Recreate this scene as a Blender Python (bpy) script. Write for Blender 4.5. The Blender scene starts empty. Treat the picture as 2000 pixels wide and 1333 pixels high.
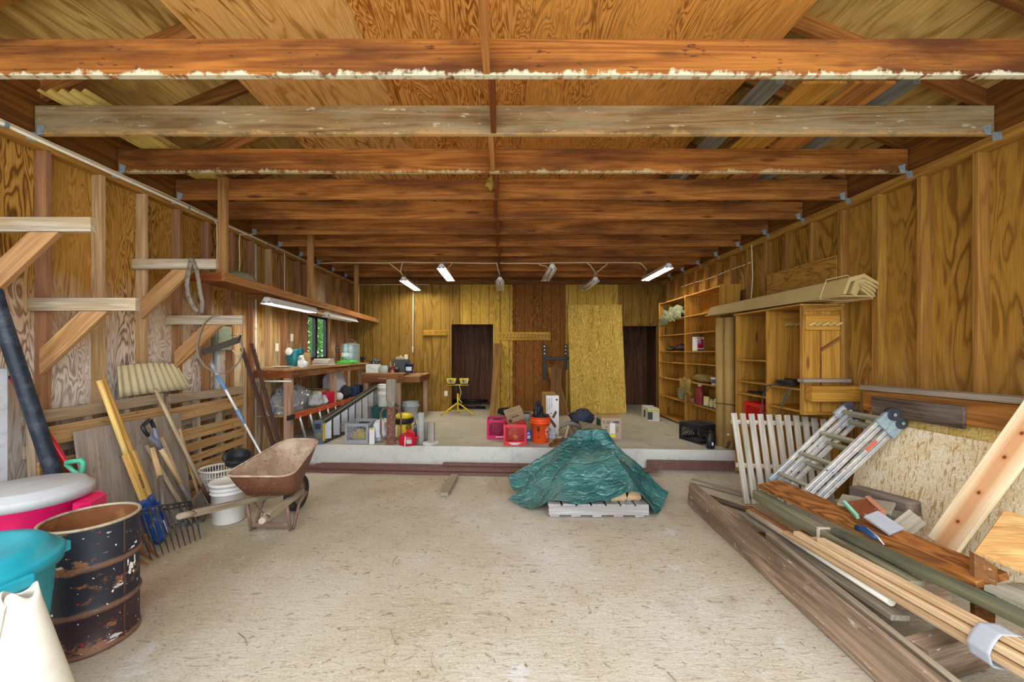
import bpy, bmesh, math, random
from mathutils import Vector, Matrix, Euler, noise as mnoise
R = random.Random(7)
SC = bpy.context.scene
COL = SC.collection
PI = math.pi
V = Vector
# ---- camera model used to read positions off the photograph -------------------------------
F, CX, CY, CZ = 760.0, 985.0, 686.0, 1.65
def W(px, py, Y):            # pixel + distance -> point
    return V(((px - CX) * Y / F, Y, CZ - (py - CY) * Y / F))
def WX(px, py, X):           # pixel + known x plane
    return W(px, py, X * F / (px - CX))
def WZ(px, py, z=0.0):       # pixel + known height
    return W(px, py, (CZ - z) * F / (py - CY))
# ---- object helpers ------------------------------------------------------------------------
def tag(o, label=None, cat=None, group=None, kind=None):
    if label: o['label'] = label
    if cat: o['category'] = cat
    if group: o['group'] = group
    if kind: o['kind'] = kind
    return o
def thing(name, label, cat, loc=(0, 0, 0), rotz=0.0, group=None, rot=None):
    o = bpy.data.objects.new(name, None); COL.objects.link(o)
    o.empty_display_size = 0.1
    o.location = loc
    o.rotation_euler = rot if rot else (0, 0, rotz)
    return tag(o, label, cat, group)
def copy_tree(o, parent=None):
    c = o.copy(); COL.objects.link(c)
    if parent: c.parent = parent
    for ch in list(o.children): copy_tree(ch, c)
    return c
def frame(d, up=(0, 0, 1)):
    x = V(d).normalized(); u = V(up)
    y = u.cross(x)
    if y.length < 1e-4: y = V((0, 1, 0)).cross(x)
    y.normalize(); z = x.cross(y)
    return Matrix((x, y, z)).transposed()
def rot(rx=0, ry=0, rz=0): return Euler((rx, ry, rz)).to_matrix()
class MB:
    def __init__(s, offaxis=0):
        s.oa = offaxis; s.v = []; s.f = []; s.g = []; s.m = []; s.sm = []
    def add(s, vs, fs, gs=None, mat=0, smooth=False):
        b = len(s.v)
        s.v += [V(p) for p in vs]
        s.g += [V(p) for p in (gs if gs else vs)]
        for f in fs:
            s.f.append([b + i for i in f]); s.m.append(mat); s.sm.append(smooth)
        return s
    def box(s, c, size, Rm=None, mat=0, taper=None, g=None):
        hx, hy, hz = [a / 2 for a in size]
        L = [V((x, y, z)) for x in (-hx, hx) for y in (-hy, hy) for z in (-hz, hz)]
        order = sorted(range(3), key=lambda i: -size[i]) if g is None else g
        off = R.random() * 400
        gs = [V((p[order[0]], p[order[1]], p[order[2]])) for p in L]
        for q in gs: q[s.oa] += off
        if taper: L = [V((p.x * (taper[0] if p.z > 0 else 1), p.y * (taper[1] if p.z > 0 else 1), p.z)) for p in L]
        c = V(c)
        P = [(Rm @ p if Rm else p) + c for p in L]
        s.add(P, [(0, 1, 3, 2), (4, 6, 7, 5), (0, 4, 5, 1), (2, 3, 7, 6), (0, 2, 6, 4), (1, 5, 7, 3)], gs, mat)
        return s
    def bx(s, x0, x1, y0, y1, z0, z1, mat=0, g=None):
        return s.box(((x0 + x1) / 2, (y0 + y1) / 2, (z0 + z1) / 2), (abs(x1 - x0), abs(y1 - y0), abs(z1 - z0)), None, mat, None, g)
    def beam(s, p0, p1, w, h, up=(0, 0, 1), mat=0):     # w sideways, h along up
        p0, p1 = V(p0), V(p1); d = p1 - p0
        return s.box((p0 + p1) / 2, (d.length, w, h), frame(d, up), mat, None, (0, 2, 1) if h >= w else (0, 1, 2))
    def tube(s, pts, r, n=8, mat=0, closed=False, smooth=True, flat=None, cap=True):
        pts = [V(p) for p in pts]; N = len(pts)
        rs = r if isinstance(r, (list, tuple)) else [r] * N
        vs = []; gs = []; fs = []; L = 0; off = R.random() * 400
        pu = None
        for i, p in enumerate(pts):
            if closed: d = pts[(i + 1) % N] - pts[i - 1]
            else: d = pts[min(i + 1, N - 1)] - pts[max(i - 1, 0)]
            if d.length < 1e-9: d = V((0, 0, 1))
            d.normalize()
            if pu is None:
                pu = V((0, 0, 1)) if abs(d.z) < .9 else V((0, 1, 0))
            u = pu - d * pu.dot(d)
            if u.length < 1e-5: u = d.orthogonal()
            u.normalize(); pu = u; w = d.cross(u)
            if i: L += (pts[i] - pts[i - 1]).length
            for k in range(n):
                a = 2 * PI * k / n + PI / n
                ru, rw = rs[i], rs[i]
                if flat: ru, rw = flat[0], flat[1]
                q = u * (math.cos(a) * ru) + w * (math.sin(a) * rw)
                vs.append(p + q); gs.append((L + off, math.cos(a) * rs[i], math.sin(a) * rs[i]))
        M = N if closed else N - 1
        for i in range(M):
            j = (i + 1) % N
            for k in range(n):
                l = (k + 1) % n
                fs.append((i * n + k, i * n + l, j * n + l, j * n + k))
        s.add(vs, fs, gs, mat, smooth)
        if not closed and cap:
            b = len(s.v) - len(vs)
            s.f.append([b + k for k in reversed(range(n))]); s.m.append(mat); s.sm.append(False)
            s.f.append([b + (N - 1) * n + k for k in range(n)]); s.m.append(mat); s.sm.append(False)
        return s
    def lathe(s, prof, c=(0, 0, 0), n=28, Rm=None, mat=0, smooth=True, sx=1, sy=1, fn=None):
        c = V(c); vs = []; gs = []; fs = []
        for (r, z) in prof:
            for k in range(n):
                a = 2 * PI * k / n
                rr = r * (fn(a, z) if fn else 1)
                p = V((math.cos(a) * rr * sx, math.sin(a) * rr * sy, z))
                gs.append(p.copy()); vs.append((Rm @ p if Rm else p) + c)
        for i in range(len(prof) - 1):
            for k in range(n):
                l = (k + 1) % n
                fs.append((i * n + k, i * n + l, (i + 1) * n + l, (i + 1) * n + k))
        s.add(vs, fs, gs, mat, smooth)
        b = len(s.v) - len(vs)
        if prof[0][0] > 1e-6:
            s.f.append([b + k for k in reversed(range(n))]); s.m.append(mat); s.sm.append(False)
        if prof[-1][0] > 1e-6:
            q = b + (len(prof) - 1) * n
            s.f.append([q + k for k in range(n)]); s.m.append(mat); s.sm.append(False)
        return s
    def cyl(s, p0, p1, r, n=16, mat=0, r2=None):
        return s.tube([p0, p1], [r, r if r2 is None else r2], n, mat)
    def grid(s, fn, nu, nv, thick=0.0, mat=0, smooth=True, wrapu=False, gfn=None):
        P = [[V(fn(i / nu, j / nv)) for j in range(nv + 1)] for i in range(nu + (0 if wrapu else 1))]
        U = len(P)
        vs = [p for row in P for p in row]
        gs = [V(gfn(i / nu, j / nv)) for i in range(U) for j in range(nv + 1)] if gfn else None
        fs = []
        for i in range(nu):
            a, b = i, (i + 1) % U
            for j in range(nv):
                fs.append((a * (nv + 1) + j, b * (nv + 1) + j, b * (nv + 1) + j + 1, a * (nv + 1) + j + 1))
        s.add(vs, fs, gs, mat, smooth)
        if thick:
            s.solid = thick
        return s
    def prism(s, pts, n0, depth, mat=0):      # planar polygon points extruded along vector n0*depth
        pts = [V(p) for p in pts]; k = len(pts); e = V(n0).normalized() * depth
        vs = pts + [p + e for p in pts]
        fs = [list(reversed(range(k))), [k + i for i in range(k)]]
        fs += [(i, (i + 1) % k, k + (i + 1) % k, k + i) for i in range(k)]
        off = R.random() * 300
        s.add(vs, fs, [(p.x + off, p.y, p.z) for p in vs], mat)
        return s
    def sphere(s, c, r, nu=16, nv=10, mat=0, sc=(1, 1, 1), bump=0, seed=0):
        c = V(c); vs = []; fs = []; gs = []
        for j in range(nv + 1):
            t = PI * j / nv
            for i in range(nu):
                a = 2 * PI * i / nu
                d = V((math.sin(t) * math.cos(a), math.sin(t) * math.sin(a), -math.cos(t)))
                k = 1 + bump * mnoise.noise(d * 2.3 + V((seed * 3.1, seed, 0)))
                q = V((d.x * sc[0], d.y * sc[1], d.z * sc[2])) * (r * k)
                vs.append(c + q); gs.append(q)
        for j in range(nv):
            for i in range(nu):
                l = (i + 1) % nu
                fs.append((j * nu + i, j * nu + l, (j + 1) * nu + l, (j + 1) * nu + i))
        s.add(vs, fs, gs, mat, True); return s
    def build(s, name, mats, parent=None, world=False, bevel=0.0, subd=0, solid=0.0, origin=None):
        mats = mats if isinstance(mats, (list, tuple)) else [mats]
        vs = s.v; loc = None
        if parent is not None and world:
            bpy.context.view_layer.update()
            mi = parent.matrix_world.inverted(); vs = [mi @ p for p in vs]
        if parent is None:
            if origin is None:
                lo = [min(p[i] for p in vs) for i in range(3)]; hi = [max(p[i] for p in vs) for i in range(3)]
                origin = ((lo[0] + hi[0]) / 2, (lo[1] + hi[1]) / 2, lo[2])
            loc = V(origin); vs = [p - loc for p in vs]
        me = bpy.data.meshes.new(name)
        me.from_pydata([tuple(p) for p in vs], [], s.f)
        a = me.attributes.new('gc', 'FLOAT_VECTOR', 'POINT')
        a.data.foreach_set('vector', [c for p in s.g for c in p])
        for m in mats: me.materials.append(m)
        me.polygons.foreach_set('material_index', s.m)
        me.polygons.foreach_set('use_smooth', s.sm)
        me.update()
        o = bpy.data.objects.new(name, me); COL.objects.link(o)
        if loc is not None: o.location = loc
        if parent is not None: o.parent = parent
        th = solid or getattr(s, 'solid', 0)
        if th:
            md = o.modifiers.new('solid', 'SOLIDIFY'); md.thickness = th; md.offset = 0
        if bevel:
            md = o.modifiers.new('bevel', 'BEVEL'); md.width = bevel; md.segments = 2; md.limit_method = 'ANGLE'; md.angle_limit = math.radians(40)
        if subd:
            md = o.modifiers.new('sub', 'SUBSURF'); md.levels = subd; md.render_levels = subd
        return o
def board(name, label, cat, p0, p1, w, h, mat, up=(0, 0, 1), group=None, bevel=0.003):
    o = MB().beam(p0, p1, w, h, up).build(name, mat, bevel=bevel)
    return tag(o, label, cat, group)
def text(name, body, size, mat, parent, loc, rotation, ext=0.0008, align='CENTER', world=False, spacing=1.0, xs=1.0):
    cu = bpy.data.curves.new(name, 'FONT'); cu.body = body; cu.size = size; cu.extrude = ext
    cu.align_x = align; cu.align_y = 'CENTER'; cu.materials.append(mat); cu.space_line = spacing
    tmp = bpy.data.objects.new(name, cu); COL.objects.link(tmp)
    bpy.context.view_layer.update()
    me = bpy.data.meshes.new_from_object(tmp.evaluated_get(bpy.context.evaluated_depsgraph_get()))
    bpy.data.objects.remove(tmp); bpy.data.curves.remove(cu)
    if not me.materials: me.materials.append(mat)
    me.attributes.new('gc', 'FLOAT_VECTOR', 'POINT')
    o = bpy.data.objects.new(name, me); COL.objects.link(o)
    M = Matrix.Translation(V(loc)) @ rotation.to_4x4() @ Matrix.Diagonal((xs, 1, 1, 1))
    if world:
        bpy.context.view_layer.update(); M = parent.matrix_world.inverted() @ M
    o.parent = parent
    o.matrix_local = M
    return o
# ---- materials -----------------------------------------------------------------------------
def C(h):
    h = h.lstrip('#'); out = []
    for i in (0, 2, 4):
        c = int(h[i:i + 2], 16) / 255
        out.append(c / 12.92 if c <= .04045 else ((c + .055) / 1.055) ** 2.4)
    return (*out, 1.0)
class G:
    def __init__(s, name):
        s.mat = bpy.data.materials.new(name); s.mat.use_nodes = True
        s.t = s.mat.node_tree; s.t.nodes.clear()
        s.out = s.t.nodes.new('ShaderNodeOutputMaterial')
        s.b = s.t.nodes.new('ShaderNodeBsdfPrincipled')
        s.t.links.new(s.b.outputs[0], s.out.inputs[0])
        s.gc = None
    def n(s, ty): return s.t.nodes.new(ty)
    def put(s, sock, val):
        if hasattr(val, 'is_output') or isinstance(val, bpy.types.NodeSocket): s.t.links.new(val, sock)
        else: sock.default_value = val
    def co(s):
        if s.gc is None:
            a = s.n('ShaderNodeAttribute'); a.attribute_name = 'gc'; s.gc = a.outputs['Vector']
        return s.gc
    def mp(s, scale, vec=None, loc=(0, 0, 0)):
        m = s.n('ShaderNodeMapping'); m.inputs['Scale'].default_value = scale; m.inputs['Location'].default_value = loc
        s.t.links.new(vec or s.co(), m.inputs['Vector']); return m.outputs[0]
    def noise(s, vec, scale=1, detail=2, rough=.5, dist=0):
        x = s.n('ShaderNodeTexNoise'); s.t.links.new(vec, x.inputs['Vector'])
        x.inputs['Scale'].default_value = scale; x.inputs['Detail'].default_value = detail
        x.inputs['Roughness'].default_value = rough; x.inputs['Distortion'].default_value = dist
        return x.outputs['Fac']
    def vor(s, vec, scale=1, feature='F1', out='Distance', rand=1.0):
        x = s.n('ShaderNodeTexVoronoi'); x.feature = feature; s.t.links.new(vec, x.inputs['Vector'])
        x.inputs['Scale'].default_value = scale; x.inputs['Randomness'].default_value = rand
        return x.outputs[out]
    def ma(s, op, a, b=None, c=None):
        x = s.n('ShaderNodeMath'); x.operation = op
        s.put(x.inputs[0], a)
        if b is not None: s.put(x.inputs[1], b)
        if c is not None: s.put(x.inputs[2], c)
        return x.outputs[0]
    def mr(s, v, a, b, c=0, d=1):
        x = s.n('ShaderNodeMapRange'); x.clamp = True
        s.put(x.inputs[0], v)
        for i, q in enumerate((a, b, c, d)): x.inputs[i + 1].default_value = q
        return x.outputs[0]
    def ramp(s, f, stops, interp='LINEAR'):
        x = s.n('ShaderNodeValToRGB'); x.color_ramp.interpolation = interp
        e = x.color_ramp.elements
        e[0].position, e[0].color = stops[0][0], stops[0][1]
        e[1].position, e[1].color = stops[-1][0], stops[-1][1]
        for p, c in stops[1:-1]:
            q = e.new(p); q.color = c
        s.put(x.inputs[0], f); return x.outputs[0]
    def mix(s, f, a, b, mode='MIX'):
        x = s.n('ShaderNodeMix'); x.data_type = 'RGBA'; x.blend_type = mode
        s.put(x.inputs[0], f); s.put(x.inputs[6], a); s.put(x.inputs[7], b)
        return x.outputs[2]
    def sep(s, vec=None):
        x = s.n('ShaderNodeSeparateXYZ'); s.t.links.new(vec or s.co(), x.inputs[0]); return x.outputs
    def bump(s, h, strength=.3, dist=.004):
        x = s.n('ShaderNodeBump'); x.inputs['Strength'].default_value = strength; x.inputs['Distance'].default_value = dist
        s.put(x.inputs['Height'], h); s.t.links.new(x.outputs[0], s.b.inputs['Normal'])
    def fin(s, col, rough=.6, metal=0.0, spec=.3):
        s.put(s.b.inputs['Base Color'], col); s.put(s.b.inputs['Roughness'], rough); s.put(s.b.inputs['Metallic'], metal)
        s.b.inputs['Specular IOR Level'].default_value = spec
        return s.mat
def wood(name, light, dark, sx=.55, sy=9, K=7, p=1.6, fiber=.3, knots=.5, stain=None, stain_amt=.4, tint=.35, rough=.75, bump=.25, bottom=None, blot=None, ssc=1.1):
    g = G(name)
    n1 = g.noise(g.mp((sx, sy, sy)), 1, 2, .5, .5)
    t = g.ma('MULTIPLY', n1, K * 2 * PI)
    s_ = g.ma('POWER', g.ma('MULTIPLY_ADD', g.ma('SINE', t), .5, .5), p)
    fb = g.noise(g.mp((3, 110, 110)), 1, 3, .6)
    f = g.ma('ADD', g.ma('MULTIPLY', s_, .62), g.ma('MULTIPLY', g.ma('SUBTRACT', fb, .35), fiber * 2))
    l, d = C(light), C(dark)
    col = g.ramp(f, [(0, l), (1, d)])
    if tint:
        tv = g.noise(g.mp((.04, .04, .04)), 1, 1)
        col = g.mix(1.0, col, g.ramp(tv, [(.3, (1 - tint, 1 - tint * 1.05, 1 - tint * 1.15, 1)), (.7, (1.0, 1.0, 1.0, 1))]), 'MULTIPLY')
    if knots:
        kd = g.vor(g.mp((1.6, 7, 7)), 1)
        col = g.mix(g.ma('MULTIPLY', g.mr(kd, .17, .07), knots), col, C('4a2a12'))
    col = g.mix(1.0, col, g.ramp(fb, [(.34, (.66, .62, .58, 1)), (.62, (1.08, 1.08, 1.08, 1))]), 'MULTIPLY')
    if stain:
        sn = g.noise(g.mp((ssc, ssc * 4.5, ssc * 4.5), loc=(3, 5, 1)), 1, 5, .65)
        col = g.mix(g.ma('MULTIPLY', g.mr(sn, .44, .6), stain_amt), col, C(stain))
    if blot:
        bn = g.noise(g.mp((9, 30, 30), loc=(7, 1, 2)), 1, 3, .6)
        col = g.mix(g.ma('MULTIPLY', g.mr(bn, .64, .7), .8), col, C(blot))
    if bottom:     # mildew crust creeping up from the lower edge of a joist
        x = g.sep()
        en = g.noise(g.mp((5, 9, 9)), 1, 4, .7); drip = g.noise(g.mp((38, 6, 6)), 1, 2)
        edge = g.ma('ADD', g.ma('MULTIPLY', x[1], -9.0), g.ma('ADD', g.ma('MULTIPLY', g.ma('SUBTRACT', en, .5), 1.3), g.ma('MULTIPLY', g.ma('SUBTRACT', drip, .5), .5)))
        col = g.mix(g.ma('MULTIPLY', g.mr(edge, .78, .95), bottom[1]), col, C(bottom[0]))
    g.bump(f, bump, .003)
    return g.fin(col, rough)
def ply(name, light, dark, sx=.9, sy=4.2, K=9, p=1.3, mid=None, patch=None, patch_amt=.5, tint=.25, groove=0, rough=.8, fiber=.25, bleach=None):
    g = G(name)
    n1 = g.noise(g.mp((sx, sy, sy)), 1, 2.4, .55, .9)
    n2 = g.noise(g.mp((2.5, 22, 22)), 1, 2, .5)
    vk = g.n('ShaderNodeTexVoronoi'); g.t.links.new(g.mp((.9, 2.6, 2.6), loc=(.3, .7, 0)), vk.inputs['Vector']); vk.inputs['Scale'].default_value = 1
    sk = g.n('ShaderNodeSeparateColor'); g.t.links.new(vk.outputs['Color'], sk.inputs[0])
    kn = g.ma('MULTIPLY', g.mr(vk.outputs['Distance'], .0, .2, .32, 0), g.ma('GREATER_THAN', sk.outputs[0], .62))
    t = g.ma('MULTIPLY', g.ma('ADD', g.ma('ADD', n1, kn), g.ma('MULTIPLY', n2, .05)), K * 2 * PI)
    s_ = g.ma('POWER', g.ma('MULTIPLY_ADD', g.ma('SINE', t), .5, .5), p)
    dens = g.mr(g.noise(g.mp((.5, 3, 3), loc=(9, 9, 9)), 1, 2), .32, .62, .35, 1.0)
    fb = g.noise(g.mp((4, 120, 120)), 1, 3, .6)
    f = g.ma('ADD', g.ma('MULTIPLY', g.ma('MULTIPLY', s_, dens), .85), g.ma('MULTIPLY', g.ma('SUBTRACT', fb, .4), fiber))
    l, d = C(light), C(dark)
    col = g.ramp(f, [(0, l), (.45, C(mid) if mid else tuple((a * .65 + b * .35) for a, b in zip(l, d))), (1, d)])
    col = g.mix(1.0, col, g.ramp(fb, [(.34, (.72, .68, .64, 1)), (.62, (1.07, 1.07, 1.07, 1))]), 'MULTIPLY')
    col = g.mix(g.ma('MULTIPLY', g.mr(kn, .27, .31), .75), col, C('5a3212'))
    if tint:
        tv = g.noise(g.mp((.04, .6, .04)), 1, 2)
        col = g.mix(1.0, col, g.ramp(tv, [(.32, (1 - tint, 1 - tint * 1.05, 1 - tint * 1.2, 1)), (.68, (1, 1, 1, 1))]), 'MULTIPLY')
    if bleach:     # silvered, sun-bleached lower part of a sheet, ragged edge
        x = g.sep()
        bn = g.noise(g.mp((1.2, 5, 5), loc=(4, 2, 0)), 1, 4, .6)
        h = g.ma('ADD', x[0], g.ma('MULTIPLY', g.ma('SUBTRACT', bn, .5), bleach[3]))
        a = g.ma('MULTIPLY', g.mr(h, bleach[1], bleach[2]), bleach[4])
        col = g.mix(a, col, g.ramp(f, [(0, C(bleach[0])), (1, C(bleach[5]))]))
    if patch:
        sn = g.noise(g.mp((.8, 2.2, 2.2), loc=(3, 5, 1)), 1, 4, .6)
        col = g.mix(g.ma('MULTIPLY', g.mr(sn, .5, .68), patch_amt), col, C(patch))
    if groove:
        x = g.sep()
        fr = g.ma('FRACT', g.ma('DIVIDE', g.ma('ADD', x[1], 30.0), groove))
        gm = g.mr(g.ma('ABSOLUTE', g.ma('SUBTRACT', fr, .5)), .465, .48)
        col = g.mix(g.ma('MULTIPLY', gm, .75), col, C('2c1a08'))
    g.bump(f, .2, .003)
    return g.fin(col, rough, 0, .2)
def plain(name, col, rough=.5, metal=0.0, var=.15, vs=6, dirt=None, dirt_amt=.5, dirt_scale=3, dirt_lo=.5, dirt_hi=.68, spec=.4, bump=0, alpha=None, trans=None, emit=None, speck=None):
    g = G(name)
    c = C(col)
    out = c
    if var:
        nz = g.noise(g.mp((vs, vs, vs)), 1, 4, .6)
        out = g.mix(nz, tuple(x * (1 - var) for x in c[:3]) + (1,), tuple(min(1, x * (1 + var)) for x in c[:3]) + (1,))
    if dirt:
        dn = g.noise(g.mp((dirt_scale,) * 3, loc=(2, 8, 4)), 1, 6, .65)
        out = g.mix(g.ma('MULTIPLY', g.mr(dn, dirt_lo, dirt_hi), dirt_amt), out, C(dirt))
    if speck:
        sp = g.noise(g.mp((speck[1],) * 3, loc=(1, 3, 9)), 1, 2, .5)
        out = g.mix(g.mr(sp, speck[2], speck[2] + .03), out, C(speck[0]))
    if bump:
        g.bump(g.noise(g.mp((vs * 6,) * 3), 1, 4, .6), bump, .004)
    g.fin(out, rough, metal, spec)
    if alpha is not None: g.b.inputs['Alpha'].default_value = alpha
    if trans: g.b.inputs['Transmission Weight'].default_value = trans
    if emit:
        g.b.inputs['Emission Color'].default_value = C(emit[0]); g.b.inputs['Emission Strength'].default_value = emit[1]
    return g.mat
# ============================ materials of the shell ========================================
M = {}
M['loft'] = ply('loft_ply', 'f4b05c', '74380a', sx=1.5, sy=8, K=14, p=1.4, mid='cf8030', tint=.1)
M['loft2'] = ply('loft_ply_bold', 'f6bc70', '643008', sx=.8, sy=3.2, K=9, p=2.4, mid='e6a858', tint=.1)
M['loft3'] = ply('loft_ply_soft', 'f0a64e', '8c4a10', sx=1.2, sy=6, K=13, p=1.6, mid='dd9a48', tint=.1)
M['roof'] = ply('roof_ply', 'e0bb6c', '9a7030', sx=.7, sy=3, K=7, p=1.8, tint=.3, patch='6b4a22', patch_amt=.35)
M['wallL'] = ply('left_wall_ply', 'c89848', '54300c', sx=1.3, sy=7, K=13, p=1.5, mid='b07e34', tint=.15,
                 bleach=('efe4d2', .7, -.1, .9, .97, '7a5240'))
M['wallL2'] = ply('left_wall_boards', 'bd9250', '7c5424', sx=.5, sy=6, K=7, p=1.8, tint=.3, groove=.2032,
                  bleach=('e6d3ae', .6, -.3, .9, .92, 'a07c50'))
M['wallR'] = ply('right_wall_ply', 'b98a38', '71470f', sx=.7, sy=4, K=9, p=1.5, tint=.2, patch='8a6226', patch_amt=.4,
                 bleach=('bb9258', .1, -.9, .9, .8, '7c5428'))
M['wallR2'] = ply('right_wall_band', 'b58434', '7d5219', sx=1.1, sy=5, K=9, p=1.3, tint=.1)
M['bk0'] = ply('back_ply_olive', '9c7a35', '6d5118', sx=.6, sy=5, K=7, p=1.6, tint=.1, groove=.2032, patch='7c5a38', patch_amt=.35)
M['bk1'] = ply('back_ply_yellow', 'cda84a', '8c681e', sx=1.0, sy=7, K=11, p=1.2, tint=.1, groove=.2032)
M['bk2'] = ply('back_ply_brown', '8e5c24', '54300f', sx=1.4, sy=7, K=12, p=1.2, tint=.1, groove=.2032)
M['bk3'] = ply('back_ply_dull', '8f6e2c', '5f4414', sx=.7, sy=5, K=7, p=1.5, tint=.15, groove=.2032)
M['closet'] = wood('closet_boards', '7d5540', '4a2e22', sx=.4, sy=8, K=5, knots=.8, tint=.3)
M['stud'] = wood('stud_wood', 'c9995a', '9a6a32', K=5, knots=.3, tint=.28, stain='b07a50', stain_amt=.4)
M['studL'] = wood('stud_wood_left', 'b98a5c', '82583a', K=5, knots=.3, tint=.1, stain='96694c', stain_amt=.7)
M['studP'] = wood('stud_wood_pale', 'd2b07e', 'a88250', K=5, knots=.2, tint=.1, stain='c8a584', stain_amt=.4)
M['studR'] = wood('stud_wood_right', 'b8863c', '8a5c1f', K=5, knots=.3, tint=.25, stain='8f6030', stain_amt=.5)
M['joist1'] = wood('joist_drip', 'b87630', '80440f', K=6, knots=.6, stain='4f280e', stain_amt=.9, ssc=.45, bottom=('d6d2b2', .95), tint=.1, sx=.3, blot='3d2410')
M['joist2'] = wood('joist_grey', 'a98d60', '745a34', K=6, knots=.7, stain='b3a684', stain_amt=.5, blot='cfc4a0', tint=.1, bottom=('c79c5c', .7), sx=.4)
M['joist3'] = wood('joist_dark', 'c4823a', '8a4c18', K=6, knots=.7, stain='542c10', stain_amt=.85, ssc=.5, bottom=('cbbd8e', .7), tint=.15, sx=.4)
M['joist4'] = wood('joist_brown', 'c98640', '8f5219', K=6, knots=.8, stain='5f3414', stain_amt=.75, ssc=.6, tint=.2, sx=.4)
M['rim'] = wood('rim_wood', '96601f', '5a340f', K=6, knots=.4, stain='5e3712', stain_amt=.4)
M['plate'] = wood('plate_wood', 'c8973f', '97662a', K=5, knots=.3)
M['galv'] = plain('galvanised', 'a3b8c2', .45, .35, .25, 30, dirt='6b6a5a', dirt_amt=.5, dirt_scale=20)
M['white_pvc'] = plain('white_pvc', 'ece4d0', .4, 0, .08, 8, dirt='b5a27a', dirt_amt=.3, dirt_scale=12)
M['cable'] = plain('cable_white', 'e6d9b4', .5, 0, .1, 10)
M['black_metal'] = plain('black_metal', '1d1b20', .4, .3, .2, 12)
M['glassw'] = None
def dirt_mat():
    g = G('dirt_floor')
    big = g.noise(g.mp((.45, .45, .45)), 1, 5, .6); mid = g.noise(g.mp((2.2, 2.2, 2.2), loc=(4, 4, 0)), 1, 6, .65)
    fine = g.noise(g.mp((60, 60, 60)), 1, 3, .7); streak = g.noise(g.mp((9, 30, 9), loc=(1, 2, 0)), 1, 4, .7, .8)
    col = g.ramp(big, [(.34, C('ac9d80')), (.5, C('bdb29d')), (.66, C('cbc5ba'))])
    col = g.mix(g.mr(mid, .55, .72, 0, .5), col, C('a09078'))
    col = g.mix(g.mr(mid, .40, .30, 0, .7), col, C('cfcdc8'))
    col = g.mix(g.mr(streak, .58, .68, 0, .6), col, C('7d7260'))
    col = g.mix(g.mr(fine, .58, .68, 0, .55), col, C('776c5a'))
    col = g.mix(g.mr(fine, .38, .3, 0, .6), col, C('e2e0da'))
    g.bump(g.ma('ADD', g.ma('MULTIPLY', fine, .4), g.ma('ADD', mid, streak)), .5, .012)
    return g.fin(col, .95, 0, .1)
M['dirt'] = dirt_mat()
def conc_mat(name, a, b, c):
    g = G(name)
    big = g.noise(g.mp((.8, .8, 2)), 1, 5, .65); mid = g.noise(g.mp((4, 4, 4), loc=(4, 4, 0)), 1, 6, .7); fine = g.noise(g.mp((70, 70, 70)), 1, 2)
    col = g.ramp(big, [(.35, C(a)), (.62, C(b))])
    col = g.mix(g.mr(mid, .54, .7, 0, .6), col, C(c))
    col = g.mix(g.mr(fine, .6, .7, 0, .25), col, C('5d5849'))
    g.bump(mid, .2, .004)
    return g.fin(col, .85, 0, .2)
M['conc'] = conc_mat('concrete_top', 'a8a494', 'bdb8a6', '938c78')
M['conc_edge'] = conc_mat('concrete_edge', 'cfcec4', 'dcdad0', 'a9aeaa')
# ============================ the setting ====================================================
XL, XR, YB = -3.43, 3.57, 8.90          # stud faces left / right, face of the back wall
JZ0, JZ1 = 3.24, 3.45                   # joists
def st(o, label=None): return tag(o, label, None, None, 'structure')
# dirt floor: one grid, slightly uneven
def fl(u, v):
    x = -4.2 + 8.4 * u; y = -2.5 + 8.6 * v
    return (x, y, .006 * mnoise.noise(V((x * 1.3, y * 1.3, 0))) + .004 * mnoise.noise(V((x * 4, y * 4, 3))) - .004)
st(MB().grid(fl, 110, 110).build('floor', M['dirt'], origin=(0, 0, 0)), 'pale packed dirt floor of the shed')
# concrete slab, front edge slightly out of square
def sy_(x): return 5.587 - .058 * x
sl = MB()
pts = [(-3.52, sy_(-3.52)), (3.66, sy_(3.66)), (3.66, 10.3), (-3.52, 10.3)]
z0, z1 = -.03, .27
vs = [(x, y, z0) for x, y in pts] + [(x, y, z1) for x, y in pts]
sl.add(vs, [(4, 5, 6, 7)], None, 0)
sl.add(vs, [(0, 1, 5, 4), (1, 2, 6, 5), (2, 3, 7, 6), (3, 0, 4, 7)], None, 1)
slab = st(sl.build('floor_slab', [M['conc'], M['conc_edge']], origin=(0, 0, 0)), 'raised grey concrete slab across the rear half of the shed')
# left wall
wl = MB(2)
XP = -3.52
TOPW = JZ0 + .01
ys = [.1, 1.32, 2.53, 3.73, 4.95, 6.17]
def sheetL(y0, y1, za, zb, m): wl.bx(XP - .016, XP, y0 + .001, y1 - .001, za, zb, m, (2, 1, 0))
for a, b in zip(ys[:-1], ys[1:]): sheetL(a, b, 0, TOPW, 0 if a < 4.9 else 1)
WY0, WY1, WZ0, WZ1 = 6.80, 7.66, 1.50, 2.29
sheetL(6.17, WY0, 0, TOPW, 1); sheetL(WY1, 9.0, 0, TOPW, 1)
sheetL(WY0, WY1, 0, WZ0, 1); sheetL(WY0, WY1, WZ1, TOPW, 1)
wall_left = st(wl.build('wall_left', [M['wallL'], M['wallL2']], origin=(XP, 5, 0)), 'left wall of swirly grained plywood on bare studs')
k = 0
STL = []
yy = .13
while yy < 8.8:
    STL.append(yy); yy += .40
for i, yy in enumerate(STL):
    if WY0 - .03 < yy < WY1 + .03: continue
    b = MB().beam((XL - .0445, yy, .02), (XL - .0445, yy, 3.16), .038, .089, (1, 0, 0))
    b.build('stud', M['studP' if i in (8, 9, 14, 17) else 'studL'], wall_left, world=True, bevel=.002)
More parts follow.
